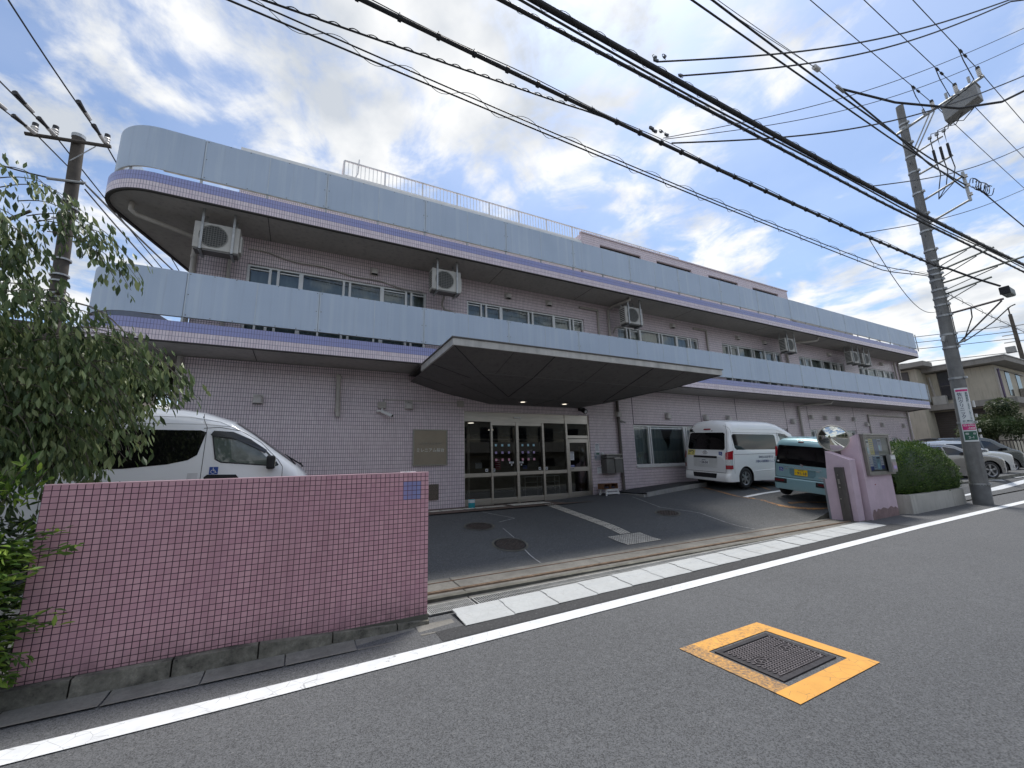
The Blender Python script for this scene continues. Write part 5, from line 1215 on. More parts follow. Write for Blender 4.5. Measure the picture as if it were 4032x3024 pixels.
b = MB(); b.obox((S_(.72), -1.03, 1.40), (.06, 0, 0), (0, .10, 0), (0, 0, .11)); b.build('door_mirror', black, vl, local=True, bevel=.03); b = MB(); b.obox((S_(.655), -1.04, 1.41), (.005, 0, 0), (0, .08, 0), (0, 0, .08)); b.build('mirror_chrome', chrome, vl, local=True)
b = MB(); b.tube([(S_(.28), -.6, 1.37), (S_(.55), -.1, 1.56)], .012, 6); b.tube([(S_(.25), -.75, 1.33), (S_(.28), -.3, 1.39)], .015, 6); b.build('wiper', black, vl, local=True)
for wx in c.wheels:
    for sg in (1, -1): c.wheel(wx, sg, vl)

# ---- right van seen from its tail
Lr = 4.70; vr = thing('minibus', 'white minibus with number plate 24-54 parked beside the tiled wall, tail to viewer', 'van', (12.08, 9.43, .79)); vr.rotation_euler = (R(4.6), 0, 0)
c = hiace(vr, Lr, 1.695, 2.20, False); S_ = lambda s: Lr-s
c.side_panel('side_window', [(.30, 1.70), (.36, 1.755), (2.55, 1.755), (2.62, 1.70), (2.66, 1.32), (2.60, 1.25), (.44, 1.25), (.36, 1.31)], gw, vr, sub=4)
c.side_panel('door_window', [(2.86, 1.77), (3.2, 1.76), (3.5, 1.62), (3.86, 1.36), (3.9, 1.28), (3.05, 1.25), (2.98, 1.3)], glass_l, vr, sub=2)
c.side_panel('rain_visor', [(2.84, 1.79), (3.2, 1.775), (3.52, 1.63), (3.5, 1.57), (3.18, 1.70), (2.86, 1.70)], MATS['visor'], vr, sides=(-1,), off=.02)
c.top_panel('windshield', S_(1.30), S_(.36), .6, .7, glass_c, vr)
# tailgate
def rear_pt(z, y, off=.006):
    T = c.top; x = 0
    if z > T[0][1]+.02: z0_ = z; z = max(T[0][1]+.02, z-c.crown*max(0, 1-(y/(c.W-.14))**2)) ; 
    else: z0_ = z
    for a, d in zip(T, T[1:]):
        if a[1] <= z <= d[1]: x = lerp(a[0], d[0], (z-a[1])/(d[1]-a[1]+1e-9)); break
    # plan rounding near the corners
    dy = max(0, abs(y)-(c.W-c.rr-c.tum*max(0, z-c.belt))); x += c.rr-math.sqrt(max(0, c.rr**2-min(dy, c.rr)**2))
    return (x-off-.003, y, z0_)
def rear_panel(name, poly, m, parent, sub=4, off=.006):
    zs = sorted({z for y, z in poly}); Z = []
    for a, d in zip(zs, zs[1:]): n = max(1, int((d-a)/.04)); Z += [lerp(a, d, k/n) for k in range(n)]
    Z.append(zs[-1]); rows = []; b = MB(); E_ = list(zip(poly, poly[1:]+poly[:1]))
    for z in Z:
        hit = []
        for p, q in E_:
            if min(p[1], q[1])-1e-9 <= z <= max(p[1], q[1])+1e-9: hit += [p[0], q[0]] if abs(p[1]-q[1]) < 1e-9 else [lerp(p[0], q[0], (z-p[1])/(q[1]-p[1]))]
        y0, y1 = min(hit), max(hit); rows.append([b.v(rear_pt(z, lerp(y0, y1, .5-.5*math.cos(math.pi*k/12)), off)) for k in range(13)])
    for A, C in zip(rows, rows[1:]):
        for k in range(12): b.F.append([A[k], C[k], C[k+1], A[k+1]]); b.M.append(0)
    return b.build(name, m, parent, local=True, smooth=True)
rear_panel('rear_window', [(-.66, 1.24), (-.70, 1.30), (-.66, 1.76), (-.60, 1.80), (.60, 1.80), (.66, 1.76), (.70, 1.30), (.66, 1.24)], gw, vr, 5)
def rseam(pts, parent, r=.004, m=None, off=.002, sub=6):
    P = []
    for a, d in zip(pts, pts[1:]):
        for k in range(sub): P.append(rear_pt(lerp(a[1], d[1], k/sub), lerp(a[0], d[0], k/sub), off))
    P.append(rear_pt(pts[-1][1], pts[-1][0], off)); b = MB(); b.tube(P, r, 4); b.build('panel_gap', m or dark, parent, local=True)
for sg in (1, -1): rseam([(sg*.735, .52), (sg*.76, .8), (sg*.76, 1.3), (sg*.70, 1.86), (sg*.6, 2.08)], vr)
rseam([(-.735, .52), (.735, .52)], vr, .005)
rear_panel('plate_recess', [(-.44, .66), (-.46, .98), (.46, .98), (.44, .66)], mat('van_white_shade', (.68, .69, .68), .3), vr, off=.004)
b = MB(); b.obox((-.005, 0, 1.0), (.012, 0, 0), (0, .44, 0), (0, 0, .034)); b.build('tailgate_handle', black, vr, local=True, bevel=.01)
plate(vr, (-.014, .04, .84), (0, -1, 0), (0, 0, 1), (-1, 0, 0), paper, ink, '24-54', '練馬 800', 'な')
b = MB()
def ell(y, z, ry, rz, r=.008, n=24): b.tube([(rear_pt(z, y, .012)[0], y+ry*math.cos(2*math.pi*k/n), z+rz*math.sin(2*math.pi*k/n)) for k in range(n+1)], r, 6, caps=False)
ell(.0, 1.14, .085, .055); ell(0, 1.155, .05, .022, .006); ell(0, 1.14, .024, .05, .006); b.build('badge', chrome, vr, local=True)
rear_panel('yellow_notice', [(.40, 1.04), (.40, 1.22), (.70, 1.22), (.70, 1.04)], sk['yellow'], vr, 1, .008)
b = MB()
for y, z, w_, h in ((.50, 1.185, .03, .012), (.56, 1.185, .025, .012), (.62, 1.175, .04, .01), (.60, 1.15, .05, .008), (.46, 1.15, .02, .012), (.47, 1.10, .03, .012), (.62, 1.09, .04, .010)): x = rear_pt(z, y, .010)[0]; b.obox((x, y, z), (.001, 0, 0), (0, w_, 0), (0, 0, h))
b.build('notice_print', ink, vr, local=True)
wheelchair((rear_pt(1.12, -.56, .008)[0], -.56, 1.12), (0, -1, 0), (0, 0, 1), (-1, 0, 0), .12, vr, local=True)
b = MB(); b.obox((rear_pt(1.90, 0, .01)[0], 0, 1.915), (.012, 0, .004), (0, .13, 0), (.003, 0, .020)); b.build('high_stop_lamp', lens_r, vr, local=True, bevel=.008)
b = MB(); b.tube([(rear_pt(1.87, -.19)[0], -.19, 1.865), (rear_pt(1.86, -.19)[0]-.02, -.19, 1.85)], .012, 8); b.build('wiper_pivot', dark, vr, local=True)
b = MB(); b.tube([(.2, .50, 1.80), (.09, .52, 1.86), (.06, .52, 1.88)], .012, 6); b.obox((.04, .52, 1.87), (.02, 0, 0), (0, .05, 0), (0, 0, .05)); b.build('rear_mirror', black, vr, local=True, bevel=.01)
for sg in (1, -1):
    P = []
    for q in range(7): pass
    for (z0, z1, m) in ((.94, 1.22, lens_r), (.76, .94, lens_w), (.64, .76, lens_r)):
        b = MB(); n = 6
        for i in range(n):
            def pt(u, z):
                a = R(lerp(12, 95, u)); r_ = c.rr+.022; cx_, cy_ = c.rr, c.W-c.rr-c.tum*max(0, z-c.belt); zr_ = rear_pt(z, 0, 0)[0]
                return (zr_+cx_-r_*math.cos(a)+max(0, u-.8)*.25, sg*(cy_+r_*math.sin(a)), z)
            za = z1 if i < 99 else z1
            b.face([pt(i/n, z0), pt((i+1)/n, z0), pt((i+1)/n, z1-(.06*(1-(i+1)/n) if z1 > 1.2 else 0)), pt(i/n, z1-(.06*(1-i/n) if z1 > 1.2 else 0))])
        b.build('tail_lamp', m, vr, local=True)
# rear bumper
b = MB(); n = 14
def bp(u, z, o): # u -1..1
    a = u; W_ = c.W+.015; r_ = .15; y = u*(W_)
    dy = max(0, abs(y)-(W_-r_)); return (-.035-o+(r_-math.sqrt(max(0, r_*r_-dy*dy))), y, z)
us = [-1, -.985, -.96, -.92, -.87, -.82]+[lerp(-.8, .8, i/10) for i in range(11)]+[.82, .87, .92, .96, .985, 1]
for z0, z1, o0, o1 in ((.24, .30, -.02, .0), (.30, .46, 0, .0), (.46, .50, 0, -.03)):
    for a, d in zip(us, us[1:]): b.face([bp(a, z0, o0), bp(d, z0, o0), bp(d, z1, o1), bp(a, z1, o1)])
for sg in (1, -1): b.face([bp(sg, .24, 0), (c.wheels[0]-.40, sg*(c.W+.012), .24), (c.wheels[0]-.40, sg*(c.W+.012), .50), bp(sg, .50, 0)])
o = b.build('rear_bumper', carwhite, vr, local=True); autosmooth(o, 40)
b = MB(); b.face([(-.040, -.40, .33), (-.040, .44, .33), (-.040, .46, .48), (-.040, -.44, .48)]); b.build('bumper_step', dark, vr, local=True)
c.seam([(.33, 1.80), (S_(1.65), 1.80)], vr, r=.005); c.seam([(.22, 1.93), (S_(2.0), 1.93), (S_(1.6), 1.86)], vr, r=.007, m=carwhite, name='roof_bead')
c.seam([(.28, .5), (.28, 1.8), (.26, 2.03)], vr, r=.003); c.seam([(.3, 1.10), (2.7, 1.12)], vr, r=.006, m=mat('rail_slot', (.25, .25, .26), .5)); c.seam([(2.72, .5), (2.74, 1.78)], vr, r=.003); c.seam([(2.8, .5), (2.8, 1.3), (2.78, 1.82), (3.2, 1.82)], vr, r=.004)
c.seam([(1.35, .56), (2.7, .58)], vr, r=.012, m=carwhite, name='side_bead')
M = Matrix(((1, 0, 0), (0, 0, -1), (0, 1, 0)))
text('医療法人社団 翔千会', .085, (1.95, -(c.W+.006), 1.00), vr, mat('text_grey', (.12, .13, .2), .6), rot=M, local=True, ext=.001); text('介護老人保健施設ミレニアム桜台', .098, (2.05, -(c.W+.006), .86), vr, mat('text_blue', (.08, .11, .26), .6), rot=M, local=True, ext=.001, sx=.92)
for wx in c.wheels:
    for sg in (1, -1): c.wheel(wx, sg, vr, spokes=6)

# ---- light blue kei van
vk = thing('mini_van', 'small greyish blue boxy van with a yellow number plate 91-18 beside the gate', 'van', (12.45, 6.73, .52)); vk.rotation_euler = (R(7.5), 0, R(1.5))
Lk = 3.395
prof = [(0, .95), (.02, 1.02), (.06, 1.45), (.09, 1.53), (.14, 1.60), (.26, 1.655), (.5, 1.68), (1.9, 1.68), (2.25, 1.63), (2.6, 1.40), (2.9, 1.12), (3.15, 1.02), (3.3, .92), (3.38, .75), (3.395, .6)]
c = Car(Lk, 1.475, prof, (.47, 2.93), .29, 1.0, tumble=.13, gc=.22, crown=.03, rtop=.09, rear_r=.10, front_r=.3)
c.body(carblue, vk)
rear_panel('rear_window', [(-.66, .93), (-.665, 1.02), (-.635, 1.43), (-.58, 1.46), (.58, 1.46), (.635, 1.43), (.665, 1.02), (.66, .93)], gw, vk, 5)
c.side_panel('side_window', [(.22, 1.05), (.26, 1.44), (.95, 1.46), (.98, 1.0), (.3, 1.0)], gw, vk, sub=2); c.side_panel('door_window', [(1.08, 1.0), (1.08, 1.46), (1.80, 1.44), (1.86, 1.0)], gw, vk, sub=2); c.side_panel('door_window', [(1.95, 1.0), (1.93, 1.44), (2.2, 1.40), (2.6, 1.08), (2.62, 1.0)], glass_l, vk, sub=2)
c.top_panel('windshield', 2.28, 2.88, .55, .62, glass_c, vk)
b = MB()
for i in range(5): b.obox((.6+i*.0, -.5+i*.25, 1.705), (.0, 0, 0), (0, .0, 0), (0, 0, 0)) if False else b.tube([(.35, -.5+i*.25, 1.685+.03*(1-((-.5+i*.25)/.64)**2)), (1.8, -.5+i*.25, 1.69+.03*(1-((-.5+i*.25)/.64)**2))], .012, 6)
b.build('roof_rib', carblue, vk, local=True)
for sg in (1, -1):
    b = MB(); yy = sg*.675
    b.obox((.045, sg*.672, 1.27), (.014, 0, 0), (0, .030, 0), (0, 0, .145)); b.build('tail_lamp', lens_r, vk, local=True, bevel=.008)
    b = MB(); b.obox((.04, sg*.69, 1.045), (.012, 0, 0), (0, .030, 0), (0, 0, .065)); b.build('turn_lamp', lens_w, vk, local=True, bevel=.006)
    b = MB(); b.obox((-.02, sg*.53, .455), (.03, 0, 0), (0, .165, 0), (0, 0, .065)); b.build('bumper_insert', black, vk, local=True, bevel=.015)
    b = MB(); b.obox((-.045, sg*.55, .46), (.008, 0, 0), (0, .12, 0), (0, 0, .026)); b.build('reflector', mat('lens_dark', (.12, .012, .015), .2), vk, local=True, bevel=.006)
us_ = [-1, -.97, -.93, -.88, -.8, -.4, 0, .4, .8, .88, .93, .97, 1]
b = MB()
def bp2(u, z, o): W_ = .735; r_ = .11; y = u*W_; dy = max(0, abs(y)-(W_-r_)); return (-.03-o+(r_-math.sqrt(max(0, r_*r_-dy*dy))), y, z)
for z0, z1, o0, o1 in ((.22, .30, -.02, 0), (.30, .52, 0, 0), (.52, .55, 0, -.03)):
    for a, d in zip(us_, us_[1:]): b.face([bp2(a, z0, o0), bp2(d, z0, o0), bp2(d, z1, o1), bp2(a, z1, o1)])
o = b.build('rear_bumper', carblue, vk, local=True); autosmooth(o, 40)
rseam([(-.655, .56), (-.69, .66), (-.70, 1.0), (-.68, 1.5)], vk, .005); rseam([(.655, .56), (.69, .66), (.70, 1.0), (.68, 1.5)], vk, .005); rseam([(-.655, .56), (.655, .56)], vk, .005)
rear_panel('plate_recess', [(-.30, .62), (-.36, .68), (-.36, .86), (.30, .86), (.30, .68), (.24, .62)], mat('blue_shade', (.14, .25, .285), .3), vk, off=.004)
b = MB(); b.obox((-.018, -.02, .835), (.016, 0, 0), (0, .50, 0), (0, 0, .022)); o = b.build('tailgate_trim', carblue, vk, local=True, bevel=.012); b = MB(); b.obox((-.02, -.02, .86), (.010, 0, 0), (0, .49, 0), (0, 0, .006)); b.build('trim_chrome', chrome, o, local=True)
for y in (-.42, .38): b = MB(); b.obox((-.02, y, .815), (.012, 0, 0), (0, .04, 0), (0, 0, .02)); b.build('plate_lamp', lens_w, vk, local=True, bevel=.006)
plate(vk, (-.016, -.0, .73), (0, -1, 0), (0, 0, 1), (-1, 0, 0), sk['yellow'] if False else mat('plate_yellow', (.80, .52, .01), .4, 0, 0), ink, '91-18', '練馬 580', 'つ')
wheelchair((-.005, .52, .78), (0, -1, 0), (0, 0, 1), (-1, 0, 0), .12, vk, local=True)
b = MB(); b.obox((-.006, -.02, .94), (.004, 0, 0), (0, .035, .02), (0, -.006, .010)); b.obox((-.006, -.02, .915), (.004, 0, 0), (0, .035, .02), (0, -.006, .010)); b.build('badge', chrome, vk, local=True)
b = MB()
for i in range(6): b.obox((-.005, -.44-i*.034, .645), (.003, 0, 0), (0, .012, 0), (0, 0, .016))
b.obox((-.005, -.52, .58), (.003, 0, 0), (0, .06, 0), (0, 0, .010)); b.obox((-.005, -.54, .68), (.003, 0, 0), (0, .06, .008), (0, 0, .005)); b.build('badge', lens_w, vk, local=True)
b = MB(); b.disc((.0, .60, 1.0), (-1, 0, 0), .028, 16); b.build('round_sticker', paper, vk, local=True)
b = MB(); b.obox((.10, .03, 1.575), (.02, 0, .01), (0, .07, 0), (0, 0, .016)); b.build('high_stop_lamp', mat('lens_brown', (.08, .02, .02), .2), vk, local=True, bevel=.006)
for wx in c.wheels:
    for sg in (1, -1): c.wheel(wx, sg, vk, spokes=5, width=.16)

# ---- cars in the lot behind the hedge
def lot_car(label, xw, yw, hd, zg, paint_, L, W, prof, wheels, r, belt, win, ws, spokes=5, tumble=.2, rail_=False, name='parked_car', lamps=True, double=True, lean=0):
    """xw, yw = position of the street side front wheel; hd = heading below +X"""
    a = -R(hd); t = thing(name, label, 'car', (0, 0, zg)); dx, dy = wheels[1], -W/2
    t.location = (xw-(dx*math.cos(a)-dy*math.sin(a)), yw-(dx*math.sin(a)+dy*math.cos(a)), zg); t.rotation_euler = (0, 0, a)
    c = Car(L, W, prof, wheels, r, belt, tumble=tumble, gc=.2, crown=.03, rtop=.09, rear_r=.3, front_r=.55); c.body(paint_, t)
    for w_ in win: c.side_panel('side_window', w_, glass_c, t, sub=3)
    c.seam([p for p in ([win[0][0]]+[q for w_ in win for q in w_ if q[1] > belt+.12]+[win[-1][-1]])], t, r=.010, m=chrome, name='window_trim', sub=3) if rail_ else None
    c.top_panel('windshield', ws[0], ws[1], W/2*.68, W/2*.82, glass_c, t)
    if len(ws) > 2: c.top_panel('rear_window', ws[2], ws[3], W/2*.78, W/2*.66, glass_c, t)
    for wx in c.wheels:
        for sg in (1, -1): c.wheel(wx, sg, t, spokes=spokes, width=.22, double=double, rim_r=.70)
    mx = win[-1][-1][0]-.02
    for sg in (1, -1):
        b = MB(); b.obox((mx-.1, sg*(W/2+.08), belt+.10), (.06, 0, 0), (0, .11, 0), (0, 0, .075)); b.build('door_mirror', paint_, t, local=True, bevel=.03)
    if lamps:
        for sg in (1, -1):
            b = MB(); zl = belt-.28
            P = [(L-.14, zl-.05), (L-.14, zl+.04), (L-.55, zl+.11), (L-.62, zl+.09), (L-.35, zl-.03)]
            q = [(x, sg*(c.y(x, z)+.006), z) for x, z in P]; b.face(q); b.build('headlight', lens_w, t, local=True)
            b = MB(); zl = .38; P = [(L-.12, zl-.06), (L-.12, zl+.07), (L-.36, zl+.05), (L-.40, zl-.02), (L-.34, zl-.06)]; b.face([(x, sg*(c.y(x, z)+.006), z) for x, z in P]); b.build('air_intake', dark, t, local=True)
        b = MB(); b.obox((L+.0, 0, belt-.35), (.01, 0, 0), (0, W*.28, 0), (0, 0, .12)); b.build('grille', dark, t, local=True)
    c.seam([(L-1.75, .35), (L-1.72, belt)], t, r=.004); c.seam([(L-2.85, .35), (L-2.85, belt)], t, r=.004)
    return t, c
wag = [(0, .85), (.05, 1.0), (.35, 1.35), (.5, 1.42), (1.3, 1.475), (2.2, 1.465), (2.7, 1.38), (3.15, 1.15), (3.38, 1.02), (3.8, .98), (4.4, .86), (4.65, .74), (4.75, .58), (4.78, .5)]
ww = [[(.62, 1.02), (.75, 1.30), (1.25, 1.345), (1.3, 1.0)], [(1.38, 1.0), (1.34, 1.35), (2.1, 1.345), (2.15, .99)], [(2.22, .99), (2.18, 1.34), (2.6, 1.26), (3.1, .99)]]
lot_car('grey estate car with five double spoke wheels behind the utility pole', 24.8, 6.05, 28, .585, cargrey, 4.78, 1.85, wag, (.98, 3.86), .345, .95, ww, (2.68, 3.34, .12, .42), rail_=True)
kei = [(0, .8), (.03, 1.0), (.2, 1.45), (.35, 1.56), (1.6, 1.60), (2.1, 1.50), (2.6, 1.20), (2.85, 1.02), (3.1, .95), (3.3, .8), (3.38, .6)]
wk = [[(.4, 1.0), (.42, 1.42), (1.2, 1.46), (1.2, 1.0)], [(1.28, 1.0), (1.28, 1.46), (1.9, 1.42), (2.35, 1.14), (2.5, 1.0)]]
lot_car('small white car almost hidden behind the clipped hedge', 20.96, 6.25, 28, .53, carwhite, 3.40, 1.48, kei, (.5, 2.9), .29, .95, wk, (2.12, 2.82), spokes=6, tumble=.14)
suv = [(0, .9), (.05, 1.1), (.45, 1.55), (.7, 1.62), (1.6, 1.66), (2.4, 1.62), (2.9, 1.42), (3.2, 1.2), (3.4, 1.12), (3.9, 1.06), (4.4, .95), (4.6, .8), (4.65, .6)]
ws_ = [[(.75, 1.14), (.85, 1.45), (1.4, 1.5), (1.45, 1.1)], [(1.52, 1.1), (1.5, 1.5), (2.25, 1.48), (2.3, 1.08)], [(2.37, 1.08), (2.35, 1.47), (2.75, 1.34), (3.15, 1.08)]]
lot_car('silver hatchback parked between the grey estate car and the dark minivan', 28.8, 6.7, 28, .585, carsilver, 4.65, 1.82, suv, (.9, 3.7), .34, 1.04, ws_, (2.88, 3.4, .1, .5))
mv = [(0, .9), (.04, 1.2), (.3, 1.75), (.5, 1.85), (2.6, 1.87), (3.1, 1.75), (3.7, 1.35), (3.95, 1.2), (4.3, 1.1), (4.6, .95), (4.75, .7)]
wm = [[(.5, 1.15), (.6, 1.68), (1.4, 1.70), (1.42, 1.12)], [(1.5, 1.12), (1.5, 1.70), (2.4, 1.69), (2.45, 1.1)], [(2.53, 1.1), (2.52, 1.68), (2.95, 1.6), (3.55, 1.12)]]
lot_car('dark minivan with a bright roof strip at the far right of the car park', 33.0, 7.25, 28, .60, cardark, 4.76, 1.80, mv, (.9, 3.75), .34, 1.08, wm, (3.08, 3.85), rail_=True)

# ------------------------------------------------------------------ utility pole on the right
PB = Vector((17.96, 4.73, .12)); PT = Vector((18.12, 4.38, 13.75))
def PP(z): return PB.lerp(PT, (z-PB.z)/(PT.z-PB.z))
pole = thing('utility_pole', 'tall concrete utility pole standing beside the planter, carrying a transformer and many brackets', 'utility pole', tuple(PB))
b = MB(); b.tube([PP(z) for z in (.08, 3, 6, 9, 13.75)], .205, 24, r1=.105); o = b.build('shaft', pole_m, pole); autosmooth(o, 60)
b = MB(); b.tube([PP(.1), PP(.72)], .212, 24); o = b.build('base_sleeve', mat('sleeve_grey', (.15, .155, .16), .7, 0, .2, 5), pole); autosmooth(o, 60)
def prad(z): return lerp(.205, .105, z/13.75)
for z in (3.92, 4.9, 5.32, 5.95, 6.3, 6.55, 6.82, 7.15, 7.35, 7.55, 7.82, 8.2, 8.9, 9.5, 10.3, 11.1, 11.7, 12.2, 12.85, 13.0, 2.55, .73):
    b = MB(); b.tube([PP(z-.03), PP(z+.03)], prad(z)+.012, 20); b.obox(PP(z)+Vector((-.05, -prad(z)-.03, 0)), (.05, 0, 0), (0, .03, 0), (0, 0, .03)); b.build('band', galv, pole)
for i, z in enumerate([3.3+.45*k for k in range(22)]):
    s_ = 1 if i % 2 else -1; b = MB(); p = PP(z)+Vector((s_*prad(z)*.7, -prad(z)*.7*0, 0)); b.tube([p, p+Vector((s_*.17, -.03, 0))], .010, 6); b.build('step_bolt', steel_d, pole)
def arm(p0, p1, r=.035, m=galv): b = MB(); b.tube([p0, p1], r, 6); return b.build('arm', m, pole)
xa = PP(12.9)
arm(Vector((18.0, 4.62, 12.72)), Vector((18.15, 2.45, 13.12)), .045); arm(PP(11.9)+Vector((0, -.12, 0)), Vector((18.1, 3.75, 12.85)), .02); arm(PP(11.7)+Vector((0, -.12, 0)), Vector((18.1, 3.62, 12.86)), .02)
# insulators on the crossarm
def insul(c, h=.26, r=.055, m=porc, cap=True):
    b = MB(); b.lathe(c, (0, 0, 1), [(0, r*.5), (.03, r*.9), (.06, r*.7), (.09, r), (.12, r*.75), (.15, r), (.18, r*.75), (.21, r), (h, r*.8)], 14); o = b.build('insulator', m, pole); autosmooth(o, 40)
    if cap: b = MB(); b.lathe(Vector(c)+Vector((0, 0, h)), (0, 0, 1), [(0, r*.95), (.09, r*.8), (.10, r*.3)], 12); b.build('insulator_cap', blackc, o)
for y, z in ((3.62, 12.93), (3.05, 13.03), (2.52, 13.13)): insul((18.08, y, z)); insul((18.02, y+.22, z-.05), .20, .04, mat('porcelain_grey', (.42, .44, .45), .3), False)
# transformer
b = MB(); b.obox((18.1, 3.02, 12.55), (.22, .0, 0), (0, .40, -.11), (0, .0, .24)); tr = b.build('transformer', mat('transformer_grey', (.27, .27, .26), .5, .3, .15, 5), pole, bevel=.02)
b = MB(); b.obox((18.1, 3.02, 12.82), (.24, 0, 0), (0, .42, -.115), (0, 0, .02)); b.build('lid', mat('transformer_lid', (.34, .34, .32), .5, .3, .15), tr)
for y, z in ((2.86, 12.86), (3.16, 12.78)): b = MB(); b.tube([(17.93, y, z), (17.93, y, z+.09)], .035, 10); b.build('bushing', black, tr)
# fuse arms and fuses
arm(PP(11.75), Vector((18.25, 3.62, 11.95)), .03); arm(PP(10.95), Vector((18.25, 3.52, 11.15)), .035)
for k in range(3):
    y = 3.90-.17*k; b = MB(); b.tube([(18.2, y, 11.6), (18.2, y, 11.15)], .035, 10); b.build('fuse', black, pole); b = MB(); b.tube([(18.2, y, 12.05), (18.2, y, 12.12)], .05, 10); b.build('clamp', galv, pole)
    b = MB(); pts = [(18.1, 3.35-.3*k, 12.3), (18.15, 3.45-.18*k, 12.05), (18.2, 3.62-.15*k, 12.12+.06*k), (18.2, 3.85-.17*k, 12.2), (18.2, y, 11.98), (18.2, y, 11.6)]; b.tube(pts, .014, 6); b.build('lead_wire', blackc, pole)
    b = MB(); b.tube([(18.2, y, 11.15), (18.22, y-.02, 10.7), (18.2, y+.10, 10.2), (18.15, 4.05, 9.85)], .014, 6); b.build('lead_wire', blackc, pole)
# low voltage bracket
arm(PP(10.0)+Vector((0, -.1, 0)), Vector((18.1, 3.38, 10.25)), .035); arm(PP(9.15)+Vector((0, -.1, 0)), Vector((18.1, 3.38, 9.40)), .035)
b = MB(); b.tube([(18.1, 3.40, 10.38), (18.1, 3.40, 9.35)], .04, 6); b.build('rack', galv, pole)
for z in (10.2, 9.88, 9.56): b = MB(); b.lathe((18.1, 3.37, z), (0, 0, 1), [(-.05, .03), (-.04, .06), (0, .045), (.04, .06), (.05, .03)], 12); b.build('insulator', porc, pole)
rr = random.Random(9)
for k in range(7):
    b = MB(); c0 = Vector((18.25+.06*k, 3.28-.035*k, 9.95-.05*k)); rx, rz_ = rr.uniform(.06, .11), rr.uniform(.12, .2); b.tube([c0+Vector((.05*math.sin(3*a), rx*math.cos(a), rz_*math.sin(a))) for a in [k*.5+i*.35 for i in range(17)]], .012, 5); b.build('coil', blackc, pole)
# telecom arms, closure box and its struts
for p0z, tip in ((7.82, (18.05, 3.42, 7.9)), (7.44, (18.05, 3.2, 7.65)), (7.02, (18.05, 2.72, 7.1)), (6.62, (18.05, 3.4, 6.78))):
    arm(PP(p0z), Vector(tip), .028, mat('arm_green', (.13, .15, .14), .5, .5)); arm(PP(p0z-.28), Vector(PP(p0z)).lerp(Vector(tip), .72)-Vector((0, 0, .04)), .014, MATS['arm_green'])
arm(PP(5.98), Vector((17.95, 3.28, 6.02)), .032, mat('arm_brown', (.09, .08, .085), .5, .4)); arm(PP(4.95)+Vector((0, -.15, 0)), Vector((17.95, 3.32, 5.98)), .022, MATS['arm_brown']); arm(PP(4.95), Vector((17.95, 4.2, 5.05)), .028, galv)
b = MB(); 
for pts in ([(17.95, 3.95, 6.0), (17.97, 3.98, 5.7), (17.97, 4.2, 5.2), (17.97, 4.28, 5.0)], [(17.97, 4.28, 5.0), (17.97, 4.1, 5.1), (17.95, 3.6, 5.4), (17.95, 3.2, 5.75), (17.95, 3.1, 5.78)]): b = MB(); b.tube(pts, .016, 6); b.build('lead_wire', blackc, pole)
b = MB(); b.obox((18.1, 3.20, 6.22), (.26, 0, -.01), (0, .10, 0), (0, 0, .11)); cb = b.build('closure_box', mat('closure_green', (.10, .12, .11), .45, .2, .2, 6), pole, bevel=.04)
b = MB(); b.obox((17.84, 3.20, 6.23), (.02, 0, 0), (0, .105, 0), (0, 0, .115)); b.build('box_end', black, cb, bevel=.02)
b = MB(); b.tube([(17.72, 4.62, 5.25), (17.70, 4.66, 5.1)], .05, 8); b.build('small_box', galv, pole)
b = MB(); b.tube([PP(z)+Vector((-.02, -prad(z)-.02, 0)) for z in (6.4, 6.0, 5.6, 5.0)], .012, 6); b.build('lead_wire', blackc, pole); b = MB(); b.tube([PP(z)+Vector((prad(z)*.9, -.1, 0)) for z in (3.6, 2.5, 1.5)], .03, 8); b.build('cable_duct', plaster_grey, pole)
# signs strapped to the pole (curved plates)
def curved_plate(z0, z1, ang0, ang1, off, m, parent, name='plate', inset=0):
    b = MB(); n = 14; g = []
    for i in range(n+1):
        a = lerp(ang0, ang1, i/n); g.append([(PP(z).x+math.cos(a)*(prad(z)+off), PP(z).y+math.sin(a)*(prad(z)+off), z) for z in (z0, z1)])
    for p, q in zip(g, g[1:]): b.face([p[0], q[0], q[1], p[1]])
    return b.build(name, m, parent)
A0, A1, AC = R(180-20), R(180+77), R(180+28.5)
def ptext(s, z, u, size, m, par, sx=1., bold=0):   # text wrapped on the pole around angle
    r_ = prad(z)+.020; c = bpy.data.curves.new('t', 'FONT'); c.body = s; c.size = size; c.align_x = 'CENTER'; c.align_y = 'CENTER'; c.resolution_u = 2; c.offset = bold
    t_ = bpy.data.objects.new('t', c); COL.objects.link(t_); bpy.context.view_layer.update(); me = bpy.data.meshes.new_from_object(t_.evaluated_get(bpy.context.evaluated_depsgraph_get())); bpy.data.objects.remove(t_)
    off = Vector(par['_o'])
    for v in me.vertices: a = AC+(u+v.co.x*sx)/r_; v.co = Vector((PP(z+v.co.y).x+math.cos(a)*r_, PP(z+v.co.y).y+math.sin(a)*r_, z+v.co.y))-off
    me.materials.clear(); me.materials.append(m); o = bpy.data.objects.new('lettering', me); COL.objects.link(o); o.parent = par; o['_o'] = list(par['_o']); return o
sg = thing('pole_sign', 'long white clinic advertisement wrapped round the utility pole with a dark green address plate below', 'sign', tuple(PP(1.95)))
tm = mat('sign_text_blue', (.03, .05, .12), .5, 0, 0); tg = mat('sign_text_teal', (.02, .10, .11), .5, 0, 0)
